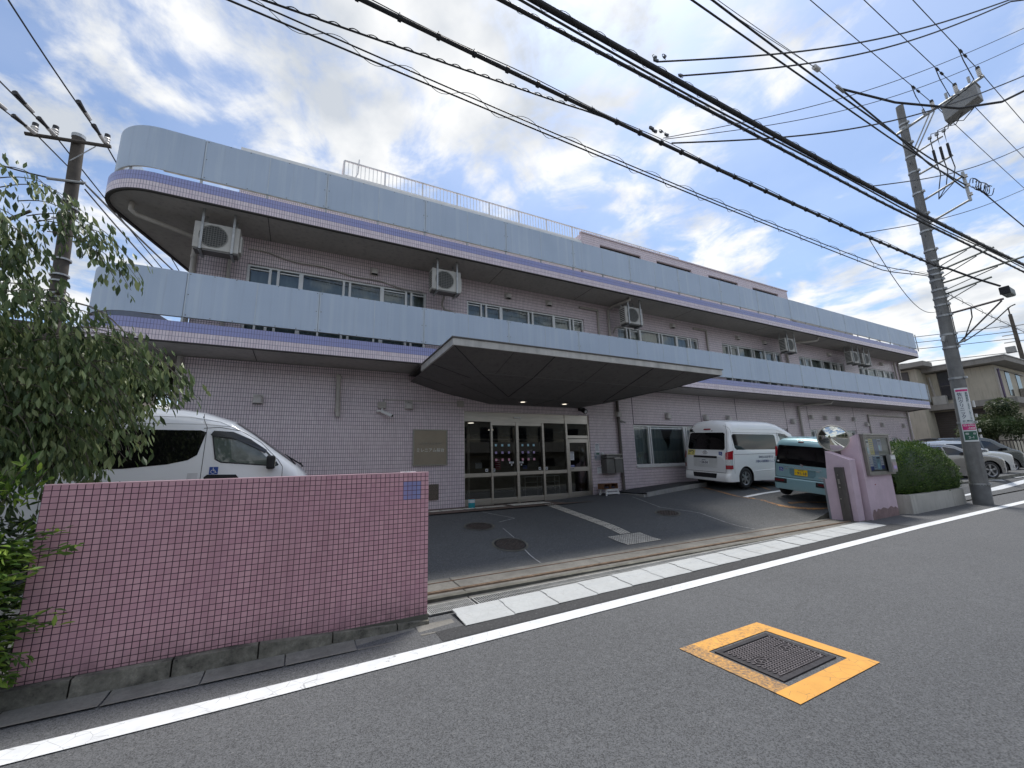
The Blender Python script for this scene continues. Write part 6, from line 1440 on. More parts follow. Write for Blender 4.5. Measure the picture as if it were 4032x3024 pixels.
curved_plate(1.97, 3.60, A0, A1, .014, mat('sign_white', (.72, .75, .76), .35, 0, .04), sg); curved_plate(3.49, 3.55, A0+.12, A1-.12, .017, sk['magenta'], sg, 'colour_band'); curved_plate(2.32, 2.50, A0+.12, A1-.12, .017, sk['magenta'], sg, 'colour_band'); curved_plate(2.02, 2.28, A0+.14, A1-.14, .017, sk['green'], sg, 'address_plate')
for i, ch in enumerate('佐川クリニック'): ptext(ch, 3.40-.115*i, -.068, .12, tm, sg, .95, .001)
for i, ch in enumerate('訪問診療'): ptext(ch, 3.42-.075*i, .085, .072, tg, sg, 1, .0012)
for i, ch in enumerate('・老年内科・緩和ケア内科'): ptext(ch, 3.13-.044*i, .085, .044, tg, sg, 1, .0006)
ptext('練馬区', 2.585, .0, .052, tg, sg, 1.5, .001); ptext('桜台2-11-18', 2.53, 0, .032, tg, sg, 1.3); ptext('03-6906', 2.452, .0, .075, paper, sg, 1., .001); ptext('-5888', 2.368, .04, .075, paper, sg, 1., .001); ptext('桜　台', 2.205, 0, .066, paper, sg, 1.2, .001); ptext('2-1', 2.095, 0, .09, paper, sg, 1.1, .001)
b = MB()
for z in (3.1, 2.75, 2.3, 2.12): b = MB(); b.obox(PP(z)+Vector((.10, -prad(z)-.03, 0)), (.03, 0, 0), (0, .02, 0), (0, 0, .05 if z < 3 else .10)); b.build('sign_clip', white_pl, sg)

# ------------------------------------------------------------------ overhead cables along the street
def wire(name, label, fn, r, x0, x1, n=60, grp='cables running along the street', m=None, extra=None):
    t = None; b = MB(); b.tube([fn(lerp(x0, x1, i/n)) for i in range(n+1)], r, 6)
    o = b.build(name, m or blackc); tag(o, label, 'cable', grp); autosmooth(o, 70)
    if extra: extra(o)
    return o
Q = lambda y, a, b_, c: (lambda x: Vector((x, y, a*x*x+b_*x+c)))
qa, qb = Q(4.9, .001, -.0205, 7.20), Q(4.9, .0019, -.032, 7.315)
def qd(x): return Vector((x, 4.0, .0018*x*x-.025*x+6.96)) if x < 16.6 else Vector((x, 4.0-(x-16.6)*.6, 7.03-.65*sm((x-16.6)/1.3)))
qe = lambda x: Vector((x, 3.6-max(0, x-12)*.02, -.0002*x*x+.0195*x+7.393)); qf = lambda x: Vector((x, 3.2, .0016*x*x-.004*x+7.064))
def spiral(fn, r, pitch, x0, x1, rw, name='lashing_wire', ph=0):
    def f(o):
        b = MB(); n = int((x1-x0)/pitch*12); b.tube([fn(lerp(x0, x1, i/n))+Vector((0, math.cos(2*math.pi*i/12+ph)*r, math.sin(2*math.pi*i/12+ph)*r)) for i in range(n+1)], rw, 4); b.build(name, blackc, o)
    return f
def hangers(fn, r, step, x0, x1):
    def f(o):
        x = x0
        while x < x1: 
            p = fn(x); b = MB(); b.tube([p+Vector((0, 0, -r*1.3)), p+Vector((.0, .0, r*2.6))], .006, 4); b.tube([p+Vector((-.02, 0, 0)), p+Vector((.02, 0, 0))], r*1.25, 8); b.build('hanger', blackc, o); x += step
        b = MB(); b.tube([fn(lerp(x0, x1, i/60))+Vector((0, 0, r+.03+.02*math.sin(i*.9))) for i in range(61)], .007, 4); b.build('messenger_wire', blackc, o)
    return f
QA0, QB0 = qa, qb
qa = lambda x: QA0(x)+(PP(7.25)+Vector((0, .0, 0))-QA0(18))*sm((x-15)/3)
qb = lambda x: QB0(x)+(PP(7.3)-QB0(18))*sm((x-15)/3)
wire('communication_cable', 'thin lower cable with wide wire loops round it, lowest line over the building front', qa, .013, -14, 17.9, extra=spiral(lambda x: (qa(x)+qb(x))/2, .075, .95, -6, 17.9, .005))
wire('communication_cable', 'thin line running just above the looped lower cable', qb, .011, -14, 17.9)
wire('communication_cable', 'looped thin cable continuing to the right of the utility pole', lambda x: Vector((x, 4.45-.02*(x-18), 6.75-.10*(x-18)+.004*(x-18)**2)), .012, 18, 45, extra=spiral(lambda x: Vector((x, 4.45-.02*(x-18), 6.75-.10*(x-18)+.004*(x-18)**2)), .06, .8, 18, 30, .005))
qc = lambda x: Vector((x, 4.4, .001*x*x+.106*x+6.92))
wire('service_cable', 'twisted thin cable rising from upper left to join the middle black cable', lambda x: qc(x).lerp(qd(x), sm((x-3.3)/1.2)), .013, -12, 4.5, extra=spiral(lambda x: qc(x)+Vector((0, 0, .02)), .014, .22, -6, 3.6, .007))
wire('communication_cable', 'middle thick black cable ending at the closure box on the pole', qd, .028, -14, 17.84, extra=hangers(qd, .032, .48, -6, 16.5))
wire('communication_cable', 'thick black cable second from the top of the telephone bundle', qe, .028, -14, 45, extra=spiral(qe, .034, .42, -2, 22, .004))
wire('communication_cable', 'thickest black cable bundle crossing the middle of the sky', qf, .042, -14, 45, extra=spiral(qf, .050, .55, -2, 22, .004, ph=1))
wire('communication_cable', 'thin cable hanging close under the thickest black bundle', lambda x: qf(x)+Vector((0, .02, -.06-.06*math.sin(x*.35)**2)), .016, -14, 45)
qg = lambda x: Vector((x, 3.7-.25*sm((x-14)/4), .0004*x*x+.0095*x+10.03-.5*sm((x-14.5)/3.6))); qh = lambda x: Vector((x, 3.4, .0035*x*x-.063*x+10.04+.12*sm((x-15)/3)))
wire('power_cable', 'insulated power line just left of the bracket on the pole', qg, .019, -14, 18.1, grp='low voltage power lines'); wire('power_cable', 'insulated power line ending at the top of the pole bracket', qh, .019, -14, 18.1, grp='low voltage power lines')
wire('power_cable', 'insulated power line leaving the coil bracket towards the right edge', lambda x: Vector((x, 3.2, 9.7-.05*(x-18)+.002*(x-18)**2)), .018, 18.2, 50, grp='low voltage power lines')
for k, (y, z1, zl, lb) in enumerate(((3.62, 13.2, 12.62, 'high thin power line nearest the pole top'), (3.05, 13.3, 12.9, 'middle of the three high thin power lines'), (2.52, 13.4, 13.0, 'rightmost of the three high thin power lines'))):
    f = (lambda y, z1, zl: (lambda x: Vector((x, y, z1-(18-x)*.045+.0012*(18-x)**2 if x < 18 else z1-.03*(x-18)+.001*(x-18)**2))))(y, z1, zl)
    o = wire('high_voltage_line', lb, f, .010, -16, 55, 80, 'high voltage lines')
    b = MB(); b.tube([f(16.6), f(16.75)], .03, 8); b.tube([f(16.95), f(17.1)], .03, 8); b.build('strain_clamp', blackc, o)
    b = MB(); p = f(16.5); b.tube([p, p+Vector((.15, .0, -.35)), p+Vector((.7, .0, -.75)), Vector((17.93, 3.1-.12*k, 12.85))], .012, 6); b.build('lead_wire', blackc, o)
# guy wires with the splice
node = Vector((10.57, 3.4, 9.99)); ins = Vector((9.58, 3.4, 10.06))
for k, e in enumerate((Vector((-6, 3.4, 11.3)), Vector((-6, 3.4, 11.9)))):
    b = MB(); b.tube([e.lerp(ins, i/20)+Vector((0, 0, -.9*math.sin(math.pi*i/20))) for i in range(21)], .006, 4); o = b.build('guy_wire', blackc); tag(o, ('left' if k == 0 else 'right')+' one of two thin guy wires meeting at the small insulator in the sky', 'wire', 'guy wires')
t = thing('guy_insulator', 'small round insulator hanging in the sky where two thin guy wires meet', 'insulator', tuple(ins)); b = MB(); b.tube([ins-Vector((.09, 0, 0)), ins+Vector((.09, 0, 0))], .05, 12); b.build('body', porc, t); b = MB(); b.tube([ins, node], .008, 5); b.build('stay_wire', blackc, t); b = MB(); b.tube([node-Vector((.15, 0, 0)), node+Vector((.15, 0, -.02))], .035, 8); b.build('clamp', galv, t)
def cable(label, pts, r, name='service_cable', grp='service cables crossing the street', n=24, sag=0):
    P = [Vector(p) for p in pts]; out = []
    for i in range(len(P)-1):
        for k in range(n): out.append(P[i].lerp(P[i+1], k/n)+Vector((0, 0, -sag*math.sin(math.pi*k/n))))
    out.append(P[-1]); b = MB(); b.tube(out, r, 6); o = b.build(name, blackc); tag(o, label, 'cable', grp); return o
def ext(a, b_, k): a, b_ = Vector(a), Vector(b_); return tuple(b_+(b_-a)*k)
cable('bundle dropping from the splice clamp down to the coil bracket on the pole', [node, (13, 3.4, 9.85), (15.5, 3.45, 9.75), (18.1, 3.4, 9.9)], .02)
cable('sagging thick cable from the splice clamp out over the right edge', [node, (12.0, 2.95, 9.83), (13.4, 2.3, 9.68), (14.3, 1.8, 9.8), (14.72, 1.50, 10.02), ext((14.3, 1.8, 9.8), (14.72, 1.50, 10.02), 8)], .026)
for dz, st, lb in ((0, (4.15, 3.2, 7.22), 'upper'), (-.09, (4.6, 3.2, 7.2), 'lower')):
    e = Vector((11.36, .99, 10.0+dz*.5)); cable(lb+' of the paired service cables starting at the thickest black bundle', [st, tuple(e), ext(st, e, 2)], .012, sag=.32 if dz == 0 else .36)
cable('upper thin service wire rising from the splice on the middle cable to the right', [(5.1, 4.0, 7.0), (12.42, 1.04, 10.0), ext((5.1, 4.0, 7.0), (12.42, 1.04, 10.0), 1.5)], .006, sag=.3)
cable('lower thin service wire rising from the splice on the middle cable to the right', [(5.15, 4.0, 7.0), (12.91, 1.14, 10.0), ext((5.15, 4.0, 7.0), (12.91, 1.14, 10), 1.5)], .006, sag=.4)
cable('twisted black service cable from the middle cable passing above the transformer', [(5.3, 4.0, 6.98), (14.07, 1.38, 10.0), ext((5.3, 4.0, 6.98), (14.07, 1.38, 10), 1.5)], .013, sag=.45)
cable('thin service cable starting at the thickest bundle just left of the pole', [(10.48, 3.2, 7.27), (17.48, 2.08, 10.0), ext((10.48, 3.2, 7.27), (17.48, 2.08, 10), 1.5)], .011, sag=.2)
cable('thin service cable starting low on the middle cable and passing the pole', [(11.95, 4.0, 7.0), (20.42, 2.68, 10.0), ext((11.95, 4.0, 7.0), (20.42, 2.68, 10), 1.5)], .010, sag=.2)
cable('slack wire drooping from the middle cable to the pole', [(12.05, 4.0, 6.94), (17.8, 4.6, 6.1)], .008, sag=.75)
rr = random.Random(12)
for c0, lb in ((Vector((5.0, 4.0, 7.03)), 'tangle of splices and small clamps on the middle black cable'), (Vector((4.3, 3.2, 7.25)), 'pair of small anchor clamps on the thickest black bundle')):
    t = thing('cable_splice', lb, 'cable splice', tuple(c0))
    for k in range(4):
        p = c0+Vector((rr.uniform(-.2, .35), rr.uniform(-.06, .02), rr.uniform(-.02, .12))); b = MB(); b.obox(p, (rr.uniform(.02, .05), 0, .008), (0, .015, 0), (0, 0, .015)); b.build('clamp', steel_d, t)
        b = MB(); b.tube([p+Vector((.05*math.cos(a), 0, .04*math.sin(a))) for a in [k+i*.5 for i in range(9)]], .006, 4); b.build('loop', blackc, t)

# ------------------------------------------------------------------ left utility pole
LB = Vector((-6.35, 16, .1)); LT = Vector((-6.90, 16, 12.3)); PL = lambda z: LB.lerp(LT, (z-.1)/12.2)
lp = thing('utility_pole', 'brown utility pole behind the tree at the left edge with a wooden crossarm', 'utility pole', tuple(LB))
b = MB(); b.tube([PL(z) for z in (.1, 6, 12.3)], .20, 18, r1=.15); o = b.build('shaft', pole_brown, lp); autosmooth(o, 60)
b = MB(); b.tube([PL(12.25), PL(12.36)], .165, 18); b.build('cap', galv, lp)
b = MB(); b.tube([(-7.95, 15.8, 11.86), (-6.05, 15.8, 12.12)], .055, 8); b.build('crossarm', pole_brown, lp); b = MB(); b.tube([(-7.3, 15.8, 10.55), (-6.45, 15.8, 10.66)], .04, 6); b.build('crossarm', galv, lp)
b = MB(); b.tube([(-6.9, 15.8, 11.3), (-6.4, 15.8, 12.0)], .015, 6); b.build('brace', galv, lp)
for x, z in ((-7.78, 11.92), (-7.35, 12.0), (-6.18, 12.16)): b = MB(); b.lathe((x, 15.8, z), (0, 0, 1), [(0, .05), (.04, .09), (.08, .07), (.12, .09), (.16, .07), (.2, .09), (.24, .07)], 12); o = b.build('insulator', porc, lp); b = MB(); b.tube([(x, 15.8, z+.24), (x, 15.8, z+.36)], .07, 10); b.build('insulator_cap', blackc, o)
for z in (10.0, 9.8, 9.6, 8.1, 7.6, 7.4, 7.0, 6.9, 6.7, 6.5, 6.4): b = MB(); b.tube([PL(z-.025), PL(z+.025)], .215, 16); b.build('band', galv, lp)
for k, (a, c_, lb) in enumerate((((-9.9, 9.2, 12.0), (-7.7, 15.8, 11.9), 'upper left'), ((-8.6, 9.2, 12.4), (-7.3, 15.8, 12.0), 'middle left'), ((-6.9, 9.2, 12.9), (-6.2, 15.8, 12.2), 'right'))):
    a, c_ = Vector(a), Vector(c_); e = c_+(c_-a)*3; e.z = 10; P = [a.lerp(c_, i/10)+Vector((0, 0, -.15*math.sin(math.pi*i/10))) for i in range(11)]+[c_.lerp(e, i/16)+Vector((0, 0, -.6*math.sin(math.pi*i/16))) for i in range(1, 17)]
    b = MB(); b.tube(P, .02, 5); o = b.build('power_cable', blackc); tag(o, lb+' power line on the crossarm of the left utility pole', 'cable', 'power lines on the left pole')
    for q in (.78, .9): b = MB(); d = (c_-a); b.tube([a+d*q, a+d*(q+.05)], .07, 8, r1=.04); b.build('strain_clamp', blackc, o); b = MB(); b.tube([a+d*(q+.05), a+d*(q+.09)], .055, 8); b.build('strain_insulator', porc, o)
for a, c_, lb in (((-9.5, 15.8, 10.95), (-6.5, 15.8, 10.6), 'thick black cable reaching the left pole from the left edge'), ((-6.45, 15.8, 10.6), (-2.0, 16.5, 6.6), 'cable running down from the left pole behind the building'), ((-6.45, 15.8, 10.45), (-2.6, 16.5, 6.3), 'second cable running down from the left pole behind the balcony')):
    cable(lb, [a, c_], .022, 'power_cable', 'lower cables on the left pole', sag=.15)
for k in range(6):
    b = MB(); c0 = Vector((-6.6, 15.75, 6.9-.12*k)); b.tube([c0+Vector((.35*math.cos(a)*rr.uniform(.8, 1.1), 0, .18*math.sin(a))) for a in [i*.45 for i in range(14)]], .014, 5); b.build('wire_coil', blackc, lp)

# ------------------------------------------------------------------ neighbouring houses
def box_house(t, x0, x1, y0, y1, z0, z1, m, name='wall'): b = MB(); b.box(x0, x1, y0, y1, z0, z1); return b.build(name, m, t)
hs = thing('beige_house', 'two storey beige house with flat projecting eaves behind the car park', 'house', (42, 14, .5))
# facade facing the viewer (x = 42 plane) and the street side
hx, hy = 42, 8.96
b = MB(); b.face([(hx, 24, .5), (hx, hy, .5), (hx, hy, 7.55), (hx, 24, 7.55)]); b.face([(hx, hy, .5), (hx+14, hy, .5), (hx+14, hy, 7.55), (hx, hy, 7.55)]); b.build('wall', beige_wall, hs)
b = MB(); b.box(hx-1.6, hx-.002, 12.4, 24, .5, 7.9); b.build('wall', beige_wall, hs)
b = MB(); b.box(hx-.75, hx+15, 8.2, 24, 7.62, 7.95); b.box(hx-2.3, hx-.76, 11.7, 24, 7.95, 8.3); b.build('roof', beige_d, hs)
b = MB(); b.box(hx-.8, hx+15.1, 8.15, 24.1, 7.96, 8.02); b.build('roof_edge', mat('roof_edge', (.35, .34, .32), .5), hs)
b = MB(); b.box(hx-.9, hx+15, 8.1, 24, 4.75, 5.15); b.build('lower_eaves', beige_d, hs)
for nm, (ya, yb, za, zb), m in (('window', (10.55, 11.75, 5.55, 7.5), mat('win_dark', (.03, .032, .035), .1)), ('window', (12.9, 15.5, 5.3, 7.7), mat('shutter', (.10, .09, .085), .5)), ('shutter_door', (9.9, 12.6, .8, 4.6), mat('shutter_brown', (.07, .055, .045), .6))):
    xo = hx-.03 if ya < 12.4 else hx-1.63
    b = MB(); b.box(xo, xo+.02, ya, yb, za, zb); w_ = b.build(nm, m, hs)
    b = MB(); b.box(xo-.03, xo+.03, ya-.05, ya, za-.05, zb+.05); b.box(xo-.03, xo+.03, yb, yb+.05, za-.05, zb+.05); b.box(xo-.03, xo+.03, ya, yb, (za+zb)/2-.03, (za+zb)/2+.03) if nm == 'window' and ya < 12 else None
    b.box(xo-.03, xo+.03, ya, yb, zb, zb+.05); b.box(xo-.03, xo+.03, ya, yb, za-.08, za)
    if nm != 'window':
        k = za
        while k < zb: b.box(xo-.02, xo, ya, yb, k, k+.05); k += .16
    b.build('frame', mat('frame_dark', (.07, .065, .06), .5), w_)
for x0 in (44.0, 46.3):
    b = MB(); b.box(x0, x0+.9, hy-.03, hy-.01, 5.5, 7.3); b.build('window', MATS['win_dark'], hs)
b = MB(); b.box(46.2, 47.4, hy-.4, hy-.04, 5.45, 6.1); b.build('balcony_basket', mat('basket', (.25, .23, .2), .6), hs)
b = MB(); b.tube([(hx-.08, hy-.08, 4.9), (hx-.08, hy-.08, 7.3), (hx+6, hy-.08, 7.2)], .05, 6); b.build('downpipe', pipe_m, hs); b = MB(); b.tube([(hx+.4, hy-.06, 4.9), (hx+.4, hy-.06, 7.3)], .09, 6); b.build('downpipe', mat('pipe_violet', (.10, .07, .13), .5), hs)
b = MB(); b.tube([(hx-.08, 12.1, 5.0), (hx-.08, 12.25, 7.3)], .07, 6); b.build('downpipe', pipe_m, hs)
ac = MB(); ac.box(hx-.5, hx-.1, 11.5, 12.2, 5.17, 5.8); ac.build('outdoor_unit', ac_m, hs)
b = MB(); k = 6.6
while k < 24: b.box(36.98, 37.02, k, k+.03, 1.0, 2.25); k += .13
b.box(36.97, 37.03, 6.6, 24, 2.25, 2.31); b.box(36.97, 37.03, 6.6, 24, 1.35, 1.4); b.box(36.9, 37.1, 6.6, 24, .5, 1.05); o = b.build('railing', mat('fence_brown', (.06, .05, .045), .6)); tag(o, 'brown railed fence between the car park and the beige house', 'fence')
# small house beyond the end of the care home
h2 = thing('grey_house', 'low grey brown house wall seen behind the tree at the left edge', 'house', (-14, 20, .1))
box_house(h2, -22, -6.6, 18.5, 26, .1, 6.3, mat('house_tan', (.26, .22, .17), .8, 0, .2)); b = MB(); b.prism([(-23, 17.8), (-6.2, 17.8), (-6.2, 27), (-23, 27)], 6.3, 6.55, 0, lambda x, y, z: (x, y, z+(-.05)*(x+6.2)*.9)); b.build('roof', mat('roof_brown', (.09, .075, .065), .7), h2)
# far pole with lines at the right edge
fp = thing('utility_pole', 'distant utility pole above the beige house roof at the right edge', 'utility pole', (60, 10.9, .3))
b = MB(); b.tube([(60, 10.86, .3), (60, 10.86, 14.6)], .22, 10, r1=.13); b.build('shaft', pole_brown, fp)
for z in (13.4, 12.6, 11.9): b = MB(); b.tube([(60, 9.6, z-.05), (60, 11.7, z+.05)], .05, 6); b.build('crossarm', galv, fp)
b = MB(); b.box(59.8, 60.2, 11.1, 11.7, 10.9, 11.5); b.build('transformer', MATS['transformer_grey'], fp); b = MB(); b.tube([(60, 10.86, 14.6), (60, 10.86, 15.3)], .05, 6); b.build('tip', pole_brown, fp)
for k, (z, zz_) in enumerate(((13.5, 11.9), (12.9, 11.4), (12.2, 10.9), (10.9, 9.6))):
    cable(['highest', 'second highest', 'third highest', 'lowest'][k]+' distant line running from the far right pole behind the building', [(60, 10.9, z), (36, 24, zz_), (12, 37, z)], .03, 'power_cable', 'distant lines behind the building', sag=.3)

# ------------------------------------------------------------------ opposite side of the street (seen only in mirror and glass; added to darken the reflections)
ho = thing('beige_flats', 'beige two storey block of flats reflected in the white minibus window and the convex mirror', 'building', (9, -12, 0))
b = MB(); b.box(-2, 26, -19, -11.5, 0, 6.0); b.build('wall', beige_wall, ho)  # built low and set back so more sky light reaches the facade
for i in range(9):
    for zf_ in (1.0, 3.9): b = MB(); x = -.8+i*3.0; b.box(x, x+1.7, -11.5, -11.46, zf_, zf_+1.3); b.build('window', MATS['win_dark'], ho)
b = MB(); b.box(-2.3, 26.3, -19.3, -10.9, 6.0, 6.25); b.build('roof', mat('roof_tile', (.10, .08, .07), .7), ho)
for z in (2.9,): b = MB(); b.box(-1.5, 25.5, -11.48, -10.5, z, z+.9); b.build('balcony', beige_d, ho)
hl = thing('grey_house', 'grey house on the opposite side of the street reflected in the entrance glass', 'house', (-12, -11, 0)); b = MB(); b.box(-20, -4.5, -19, -12, 0, 5.6); b.build('wall', mat('house_grey', (.16, .155, .15), .8), hl); b = MB(); b.box(-20.5, -4, -19.5, -11.5, 5.6, 5.9); b.build('roof', MATS['roof_tile'], hl)
b = MB(); b.box(-20, 60, -6.0, -5.8, 0, 1.6); o = b.build('garden_wall', conc_d); tag(o, 'low concrete garden wall on the opposite side of the street, seen in the mirror', 'wall')

# ------------------------------------------------------------------ trees and shrubs
def tree_trunk(t, base, top, r0, r1, name='trunk'):
    b = MB(); b.tube([Vector(base).lerp(Vector(top), i/6)+Vector((.08*math.sin(i*1.7), .06*math.cos(i*1.3), 0)) for i in range(7)], r0, 12, r1=r1); o = b.build(name, bark, t); autosmooth(o, 60); return o
tr = thing('tree', 'leafy tree with long drooping twigs at the left edge, hanging over the white minibus', 'tree', (-4.2, 6.4, .1))
tree_trunk(tr, (-4.2, 6.4, .1), (-3.9, 5.9, 4.2), .16, .06)
rr = random.Random(31); LV = []; b = MB()
limbs = [((-4.0, 6.0, 3.2), (-2.6, 5.5, 4.35)), ((-4.0, 6.0, 3.6), (-3.0, 5.3, 4.7)), ((-4.1, 6.1, 2.6), (-2.2, 5.4, 3.5)), ((-4.1, 6.1, 2.2), (-2.3, 5.5, 2.6)), ((-4.1, 6.2, 1.8), (-2.5, 5.6, 2.0)), ((-4.1, 6.2, 1.5), (-2.7, 5.6, 1.5)), ((-4, 6, 2.9), (-3.2, 6.1, 3.1)), ((-4, 6, 1.9), (-3.2, 6.1, 2.2))]
tips = []
for a, c_ in limbs:
    a, c_ = Vector(a), Vector(c_); mid = a.lerp(c_, .5)+Vector((0, 0, .12)); b.tube([a, mid, c_], .035, 8, r1=.014); tips.append((a, c_))
def spray(p0, p1, nleaf, droop=.2, twig=.006, spread=.07):
    p0, p1 = Vector(p0), Vector(p1); L_ = (p1-p0).length; pts = [p0.lerp(p1, i/8)+Vector((0, 0, L_*.22*math.sin(math.pi*min(1, i/8*.9))-droop*(i/8)**2)) for i in range(9)]
    b.tube(pts, twig, 5, r1=.002)
    for i in range(nleaf):
        u = rr.random()**.75; k = min(7, int(u*8)); p = pts[k].lerp(pts[k+1], u*8-k)+Vector((rr.gauss(0, spread), rr.gauss(0, spread), rr.gauss(-.02, spread*.8)))
        d = ((p1-p0).normalized()*.6+Vector((0, 0, -1.1))).normalized(); LV.append((p, d))
# explicit outline sprays (right side silhouette), in metres
S_OUT = [((-2.6, 5.4, 4.3), (-1.95, 5.2, 4.05)), ((-2.5, 5.4, 4.25), (-1.72, 5.2, 3.75)), ((-2.3, 5.3, 4.1), (-1.66, 5.2, 3.62)), ((-2.9, 5.4, 4.6), (-2.2, 5.2, 4.35)), ((-2.3, 5.4, 2.95), (-1.2, 5.25, 2.6)), ((-2.2, 5.4, 3.05), (-1.12, 5.25, 2.5)), ((-2.1, 5.4, 2.7), (-1.1, 5.2, 2.42)), ((-2.2, 5.4, 2.6), (-1.35, 5.2, 2.2)), ((-2.3, 5.3, 2.2), (-1.55, 5.2, 1.85)), ((-3.2, 5.3, 4.5), (-2.7, 5.3, 3.9)), ((-2.6, 5.4, 3.45), (-1.9, 5.3, 3.05)), ((-2.3, 5.4, 3.3), (-1.55, 5.3, 2.85)), ((-2.0, 5.4, 3.1), (-1.3, 5.3, 2.6)), ((-1.9, 5.4, 3.0), (-1.25, 5.25, 2.45)), ((-2.1, 5.4, 2.8), (-1.45, 5.2, 2.25)), ((-1.8, 5.3, 2.5), (-1.45, 5.2, 1.95)), ((-1.9, 5.3, 2.6), (-1.40, 5.15, 2.02)), ((-2.3, 5.4, 2.4), (-1.75, 5.2, 1.75)), ((-2.1, 5.4, 2.1), (-1.72, 5.2, 1.62)), ((-2.4, 5.4, 2.3), (-2.0, 5.2, 1.75)), ((-2.6, 5.4, 2.1), (-2.2, 5.2, 1.72)), ((-2.5, 5.4, 1.9), (-2.3, 5.2, 1.5)), ((-2.8, 5.4, 4.0), (-2.35, 5.3, 3.65))]
for p0, p1 in S_OUT:
    for q in range(3):
        j = Vector((rr.gauss(0, .05), rr.gauss(0, .12), rr.gauss(0, .05))); spray(Vector(p0)+j, Vector(p1)+j*.8+Vector((rr.gauss(0, .05), 0, rr.gauss(0, .04))), 34, .08)
for i in range(420):
    if i % 11 == 0:
        c0 = Vector((rr.uniform(-3.9, -2.65), rr.uniform(5.1, 6.0), rr.uniform(3.8, 4.2)))
        p1 = c0+Vector((rr.uniform(.1, .5), rr.uniform(-.2, .1), -rr.uniform(.15, .4)))
    else:
        z = rr.uniform(2.0, 3.3) if i % 7 else rr.uniform(1.25, 3.3); xm = -1.75-.55*abs((z-2.7)/.9)**1.6 if z < 3.3 else -2.2; xm = min(xm, -1.8)
        c0 = Vector((rr.uniform(-4.3, xm-.25), rr.uniform(5.0, 6.9), z)); p1 = c0+Vector((rr.uniform(.15, .5), rr.uniform(-.25, .1), -rr.uniform(.1, .45)))
    spray(c0, p1, 50, .06, .005, .085)
b.build('branch', bark, tr)
leaves('leaves', LV, .102, leaf_t, tr, rr, .9, .36)
# background tree between the left house and the building
def blob_tree(name, label, cat, base, cen, rad, n, size, m, seed, trunk_r=.12, dense=.55, lumps=7, grp=None, core=True):
    t = thing(name, label, cat, tuple(base), grp); rr = random.Random(seed); c = Vector(cen); r = Vector(rad)
    tree_trunk(t, base, (c.x, c.y, c.z), trunk_r, trunk_r*.4); L_ = [(Vector((rr.uniform(-.6, .6)*r.x, rr.uniform(-.6, .6)*r.y, rr.uniform(-.6, .7)*r.z)), rr.uniform(.35, .6)) for _ in range(lumps)]
    P = []
    for i in range(n):
        o_, s_ = rr.choice(L_); d = rsph(rr).normalized(); q = d*s_*rr.uniform(.72, 1.05); P.append((c+o_+Vector((q.x*r.x, q.y*r.y, q.z*r.z)), (d*.7+Vector((0, 0, -.2))).normalized()))
    leaves('leaves', P, size, m, t, rr, .2, .42)
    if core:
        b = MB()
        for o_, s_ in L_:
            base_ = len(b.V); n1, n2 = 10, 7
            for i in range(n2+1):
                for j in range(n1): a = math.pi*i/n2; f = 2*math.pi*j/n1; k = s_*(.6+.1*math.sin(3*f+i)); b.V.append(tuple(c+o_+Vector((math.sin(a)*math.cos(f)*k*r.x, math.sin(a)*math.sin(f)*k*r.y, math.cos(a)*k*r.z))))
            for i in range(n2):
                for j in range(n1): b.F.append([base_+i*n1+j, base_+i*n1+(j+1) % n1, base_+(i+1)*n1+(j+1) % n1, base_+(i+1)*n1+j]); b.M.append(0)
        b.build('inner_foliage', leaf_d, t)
    return t
blob_tree('tree', 'dark green tree behind the white minibus left of the tiled building', 'tree', (-4.6, 13, .1), (-4.4, 13, 3.3), (1.9, 1.6, 1.7), 9000, .11, leaf_t, 5)
blob_tree('tree', 'broad dark tree standing behind the drooping tree at the far left', 'tree', (-8.5, 12.5, .1), (-8.2, 12.5, 3.3), (3.2, 2, 2.5), 9000, .13, leaf_d, 6)
blob_tree('camellia_tree', 'glossy evergreen tree in front of the beige house at the right edge', 'tree', (37.6, 8.9, .6), (37.7, 8.5, 3.4), (1.2, 1.6, 1.25), 8000, .13, leaf_c, 8)
blob_tree('shrub', 'lighter green shrub at the right edge beside the glossy evergreen tree', 'shrub', (39.5, 7.2, .6), (39.5, 7.0, 3.1), (1.0, 1.1, 1.1), 5000, .12, leaf_h, 9)
for k, (x, y, z, s) in enumerate(((1, -8.4, 2.9, 1.7), (-4, -8.2, 2.8, 1.6), (6, -8.3, 2.6, 1.4))): blob_tree('garden_tree', ['garden tree opposite the entrance, visible only as a reflection in the door glass', 'garden tree opposite the pink wall, visible only as a reflection in the minibus window', 'garden tree opposite the canopy end, visible only as a reflection in the window panes'][k], 'tree', (x, y, 0), (x, y, z), (s, s*.8, s*.8), 2500, .2, leaf_d, 40+k)  # out of view, added for dark reflections in the glass, kept low for sky light
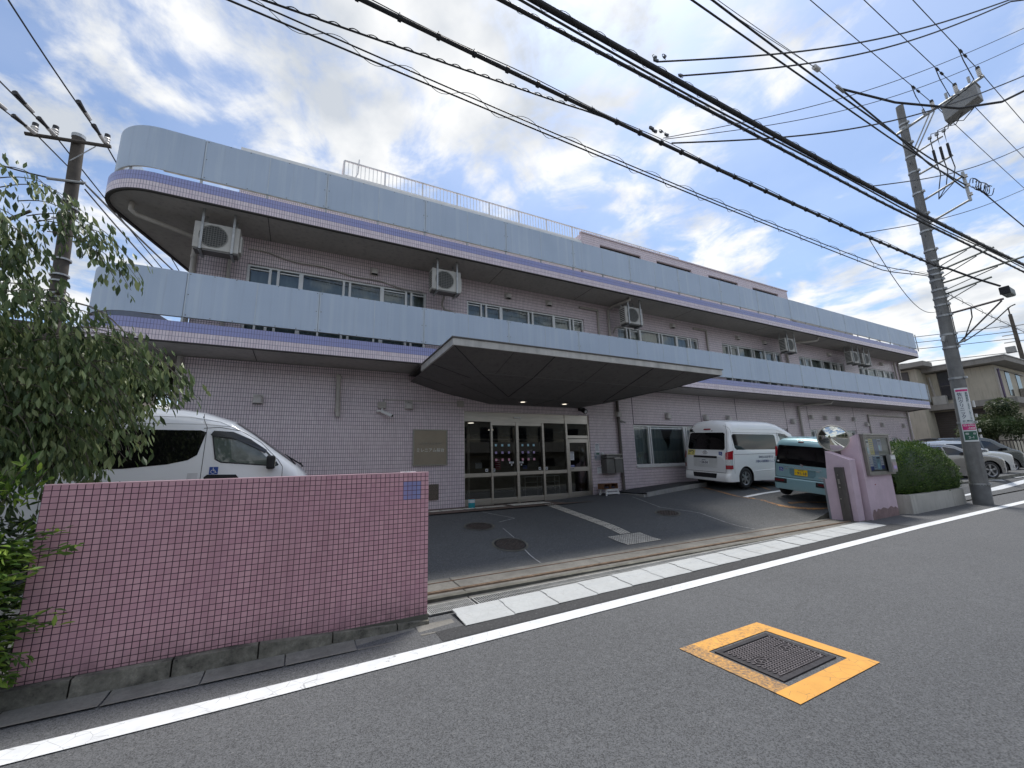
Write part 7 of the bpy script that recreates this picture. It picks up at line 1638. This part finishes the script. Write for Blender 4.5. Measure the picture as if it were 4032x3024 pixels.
# bush in front of the wall's left end
sh = thing('bush', 'bright green leafy bush growing at the left end of the pink tiled wall', 'bush', (-2.2, 4.8, .1)); rr = random.Random(17); P = []; b = MB()
for (c, n, r, sz) in (((-2.15, 4.75, 1.15), 26, .30, 1), ((-2.35, 4.85, .85), 30, .34, 1), ((-2.1, 4.72, .55), 20, .20, 1), ((-2.0, 4.68, .40), 16, .17, 1), ((-2.5, 4.9, 1.4), 16, .25, 1), ((-2.35, 4.8, .4), 20, .3, 1), ((-2.6, 4.9, .6), 26, .35, 1), ((-2.02, 4.66, 1.22), 12, .13, 1), ((-1.98, 4.66, 1.0), 14, .14, 1), ((-1.98, 4.62, .5), 16, .15, 1), ((-1.95, 4.60, .34), 14, .12, 1), ((-2.08, 4.66, .8), 10, .14, 1), ((-2.25, 4.8, 1.5), 12, .2, 1)):
    for i in range(n):
        p0 = Vector(c)+Vector((rr.gauss(-.1, r*.5), rr.gauss(0, r*.5), rr.gauss(-.1, r*.5))); p1 = p0+Vector((rr.uniform(.02, .22), rr.uniform(-.22, .08), rr.uniform(-.02, .14))); b.tube([p0, p0.lerp(p1, .5)+Vector((0, 0, .02)), p1], .004, 4)
        for k in range(22): P.append((p0.lerp(p1, rr.random())+Vector((rr.gauss(0, .03), rr.gauss(0, .03), rr.gauss(0, .02))), ((p1-p0).normalized()+Vector((rr.gauss(0, .5), rr.gauss(0, .5), -.2))).normalized()))
for p0, p1 in (((-1.95, 4.72, 1.20), (-1.66, 4.66, 1.26)), ((-1.95, 4.72, 1.05), (-1.55, 4.66, 1.13)), ((-2.0, 4.74, .52), (-1.58, 4.60, .60)), ((-2.0, 4.74, .45), (-1.70, 4.60, .38)), ((-1.98, 4.7, .62), (-1.6, 4.6, .66)), ((-1.98, 4.74, .3), (-1.72, 4.58, .26)), ((-2.0, 4.9, 1.45), (-1.86, 4.82, 1.72)), ((-2.1, 4.9, 1.5), (-2.0, 4.84, 1.80)), ((-2.2, 4.9, 1.4), (-2.12, 4.9, 1.75))):
    p0, p1 = Vector(p0), Vector(p1); b.tube([p0, p0.lerp(p1, .5)+Vector((0, 0, .02)), p1], .004, 4)
    for k in range(30): P.append((p0.lerp(p1, rr.random())+Vector((rr.gauss(0, .025), rr.gauss(0, .02), rr.gauss(0, .02))), ((p1-p0).normalized()+Vector((rr.gauss(0, .5), rr.gauss(0, .5), -.1))).normalized()))
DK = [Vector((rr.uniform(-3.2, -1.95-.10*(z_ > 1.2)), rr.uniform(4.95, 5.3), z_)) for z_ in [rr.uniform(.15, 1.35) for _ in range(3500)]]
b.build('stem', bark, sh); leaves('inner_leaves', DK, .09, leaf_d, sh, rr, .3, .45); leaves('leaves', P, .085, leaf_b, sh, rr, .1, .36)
b = MB(); b.lathe((-1.98, 4.62, .05), (0, 0, 1), [(0, .10), (.12, .12), (.16, .10), (.17, .05)], 16); o = b.build('garden_stone', conc_l); tag(o, 'pale rounded stone at the foot of the bush by the tiled wall', 'stone')
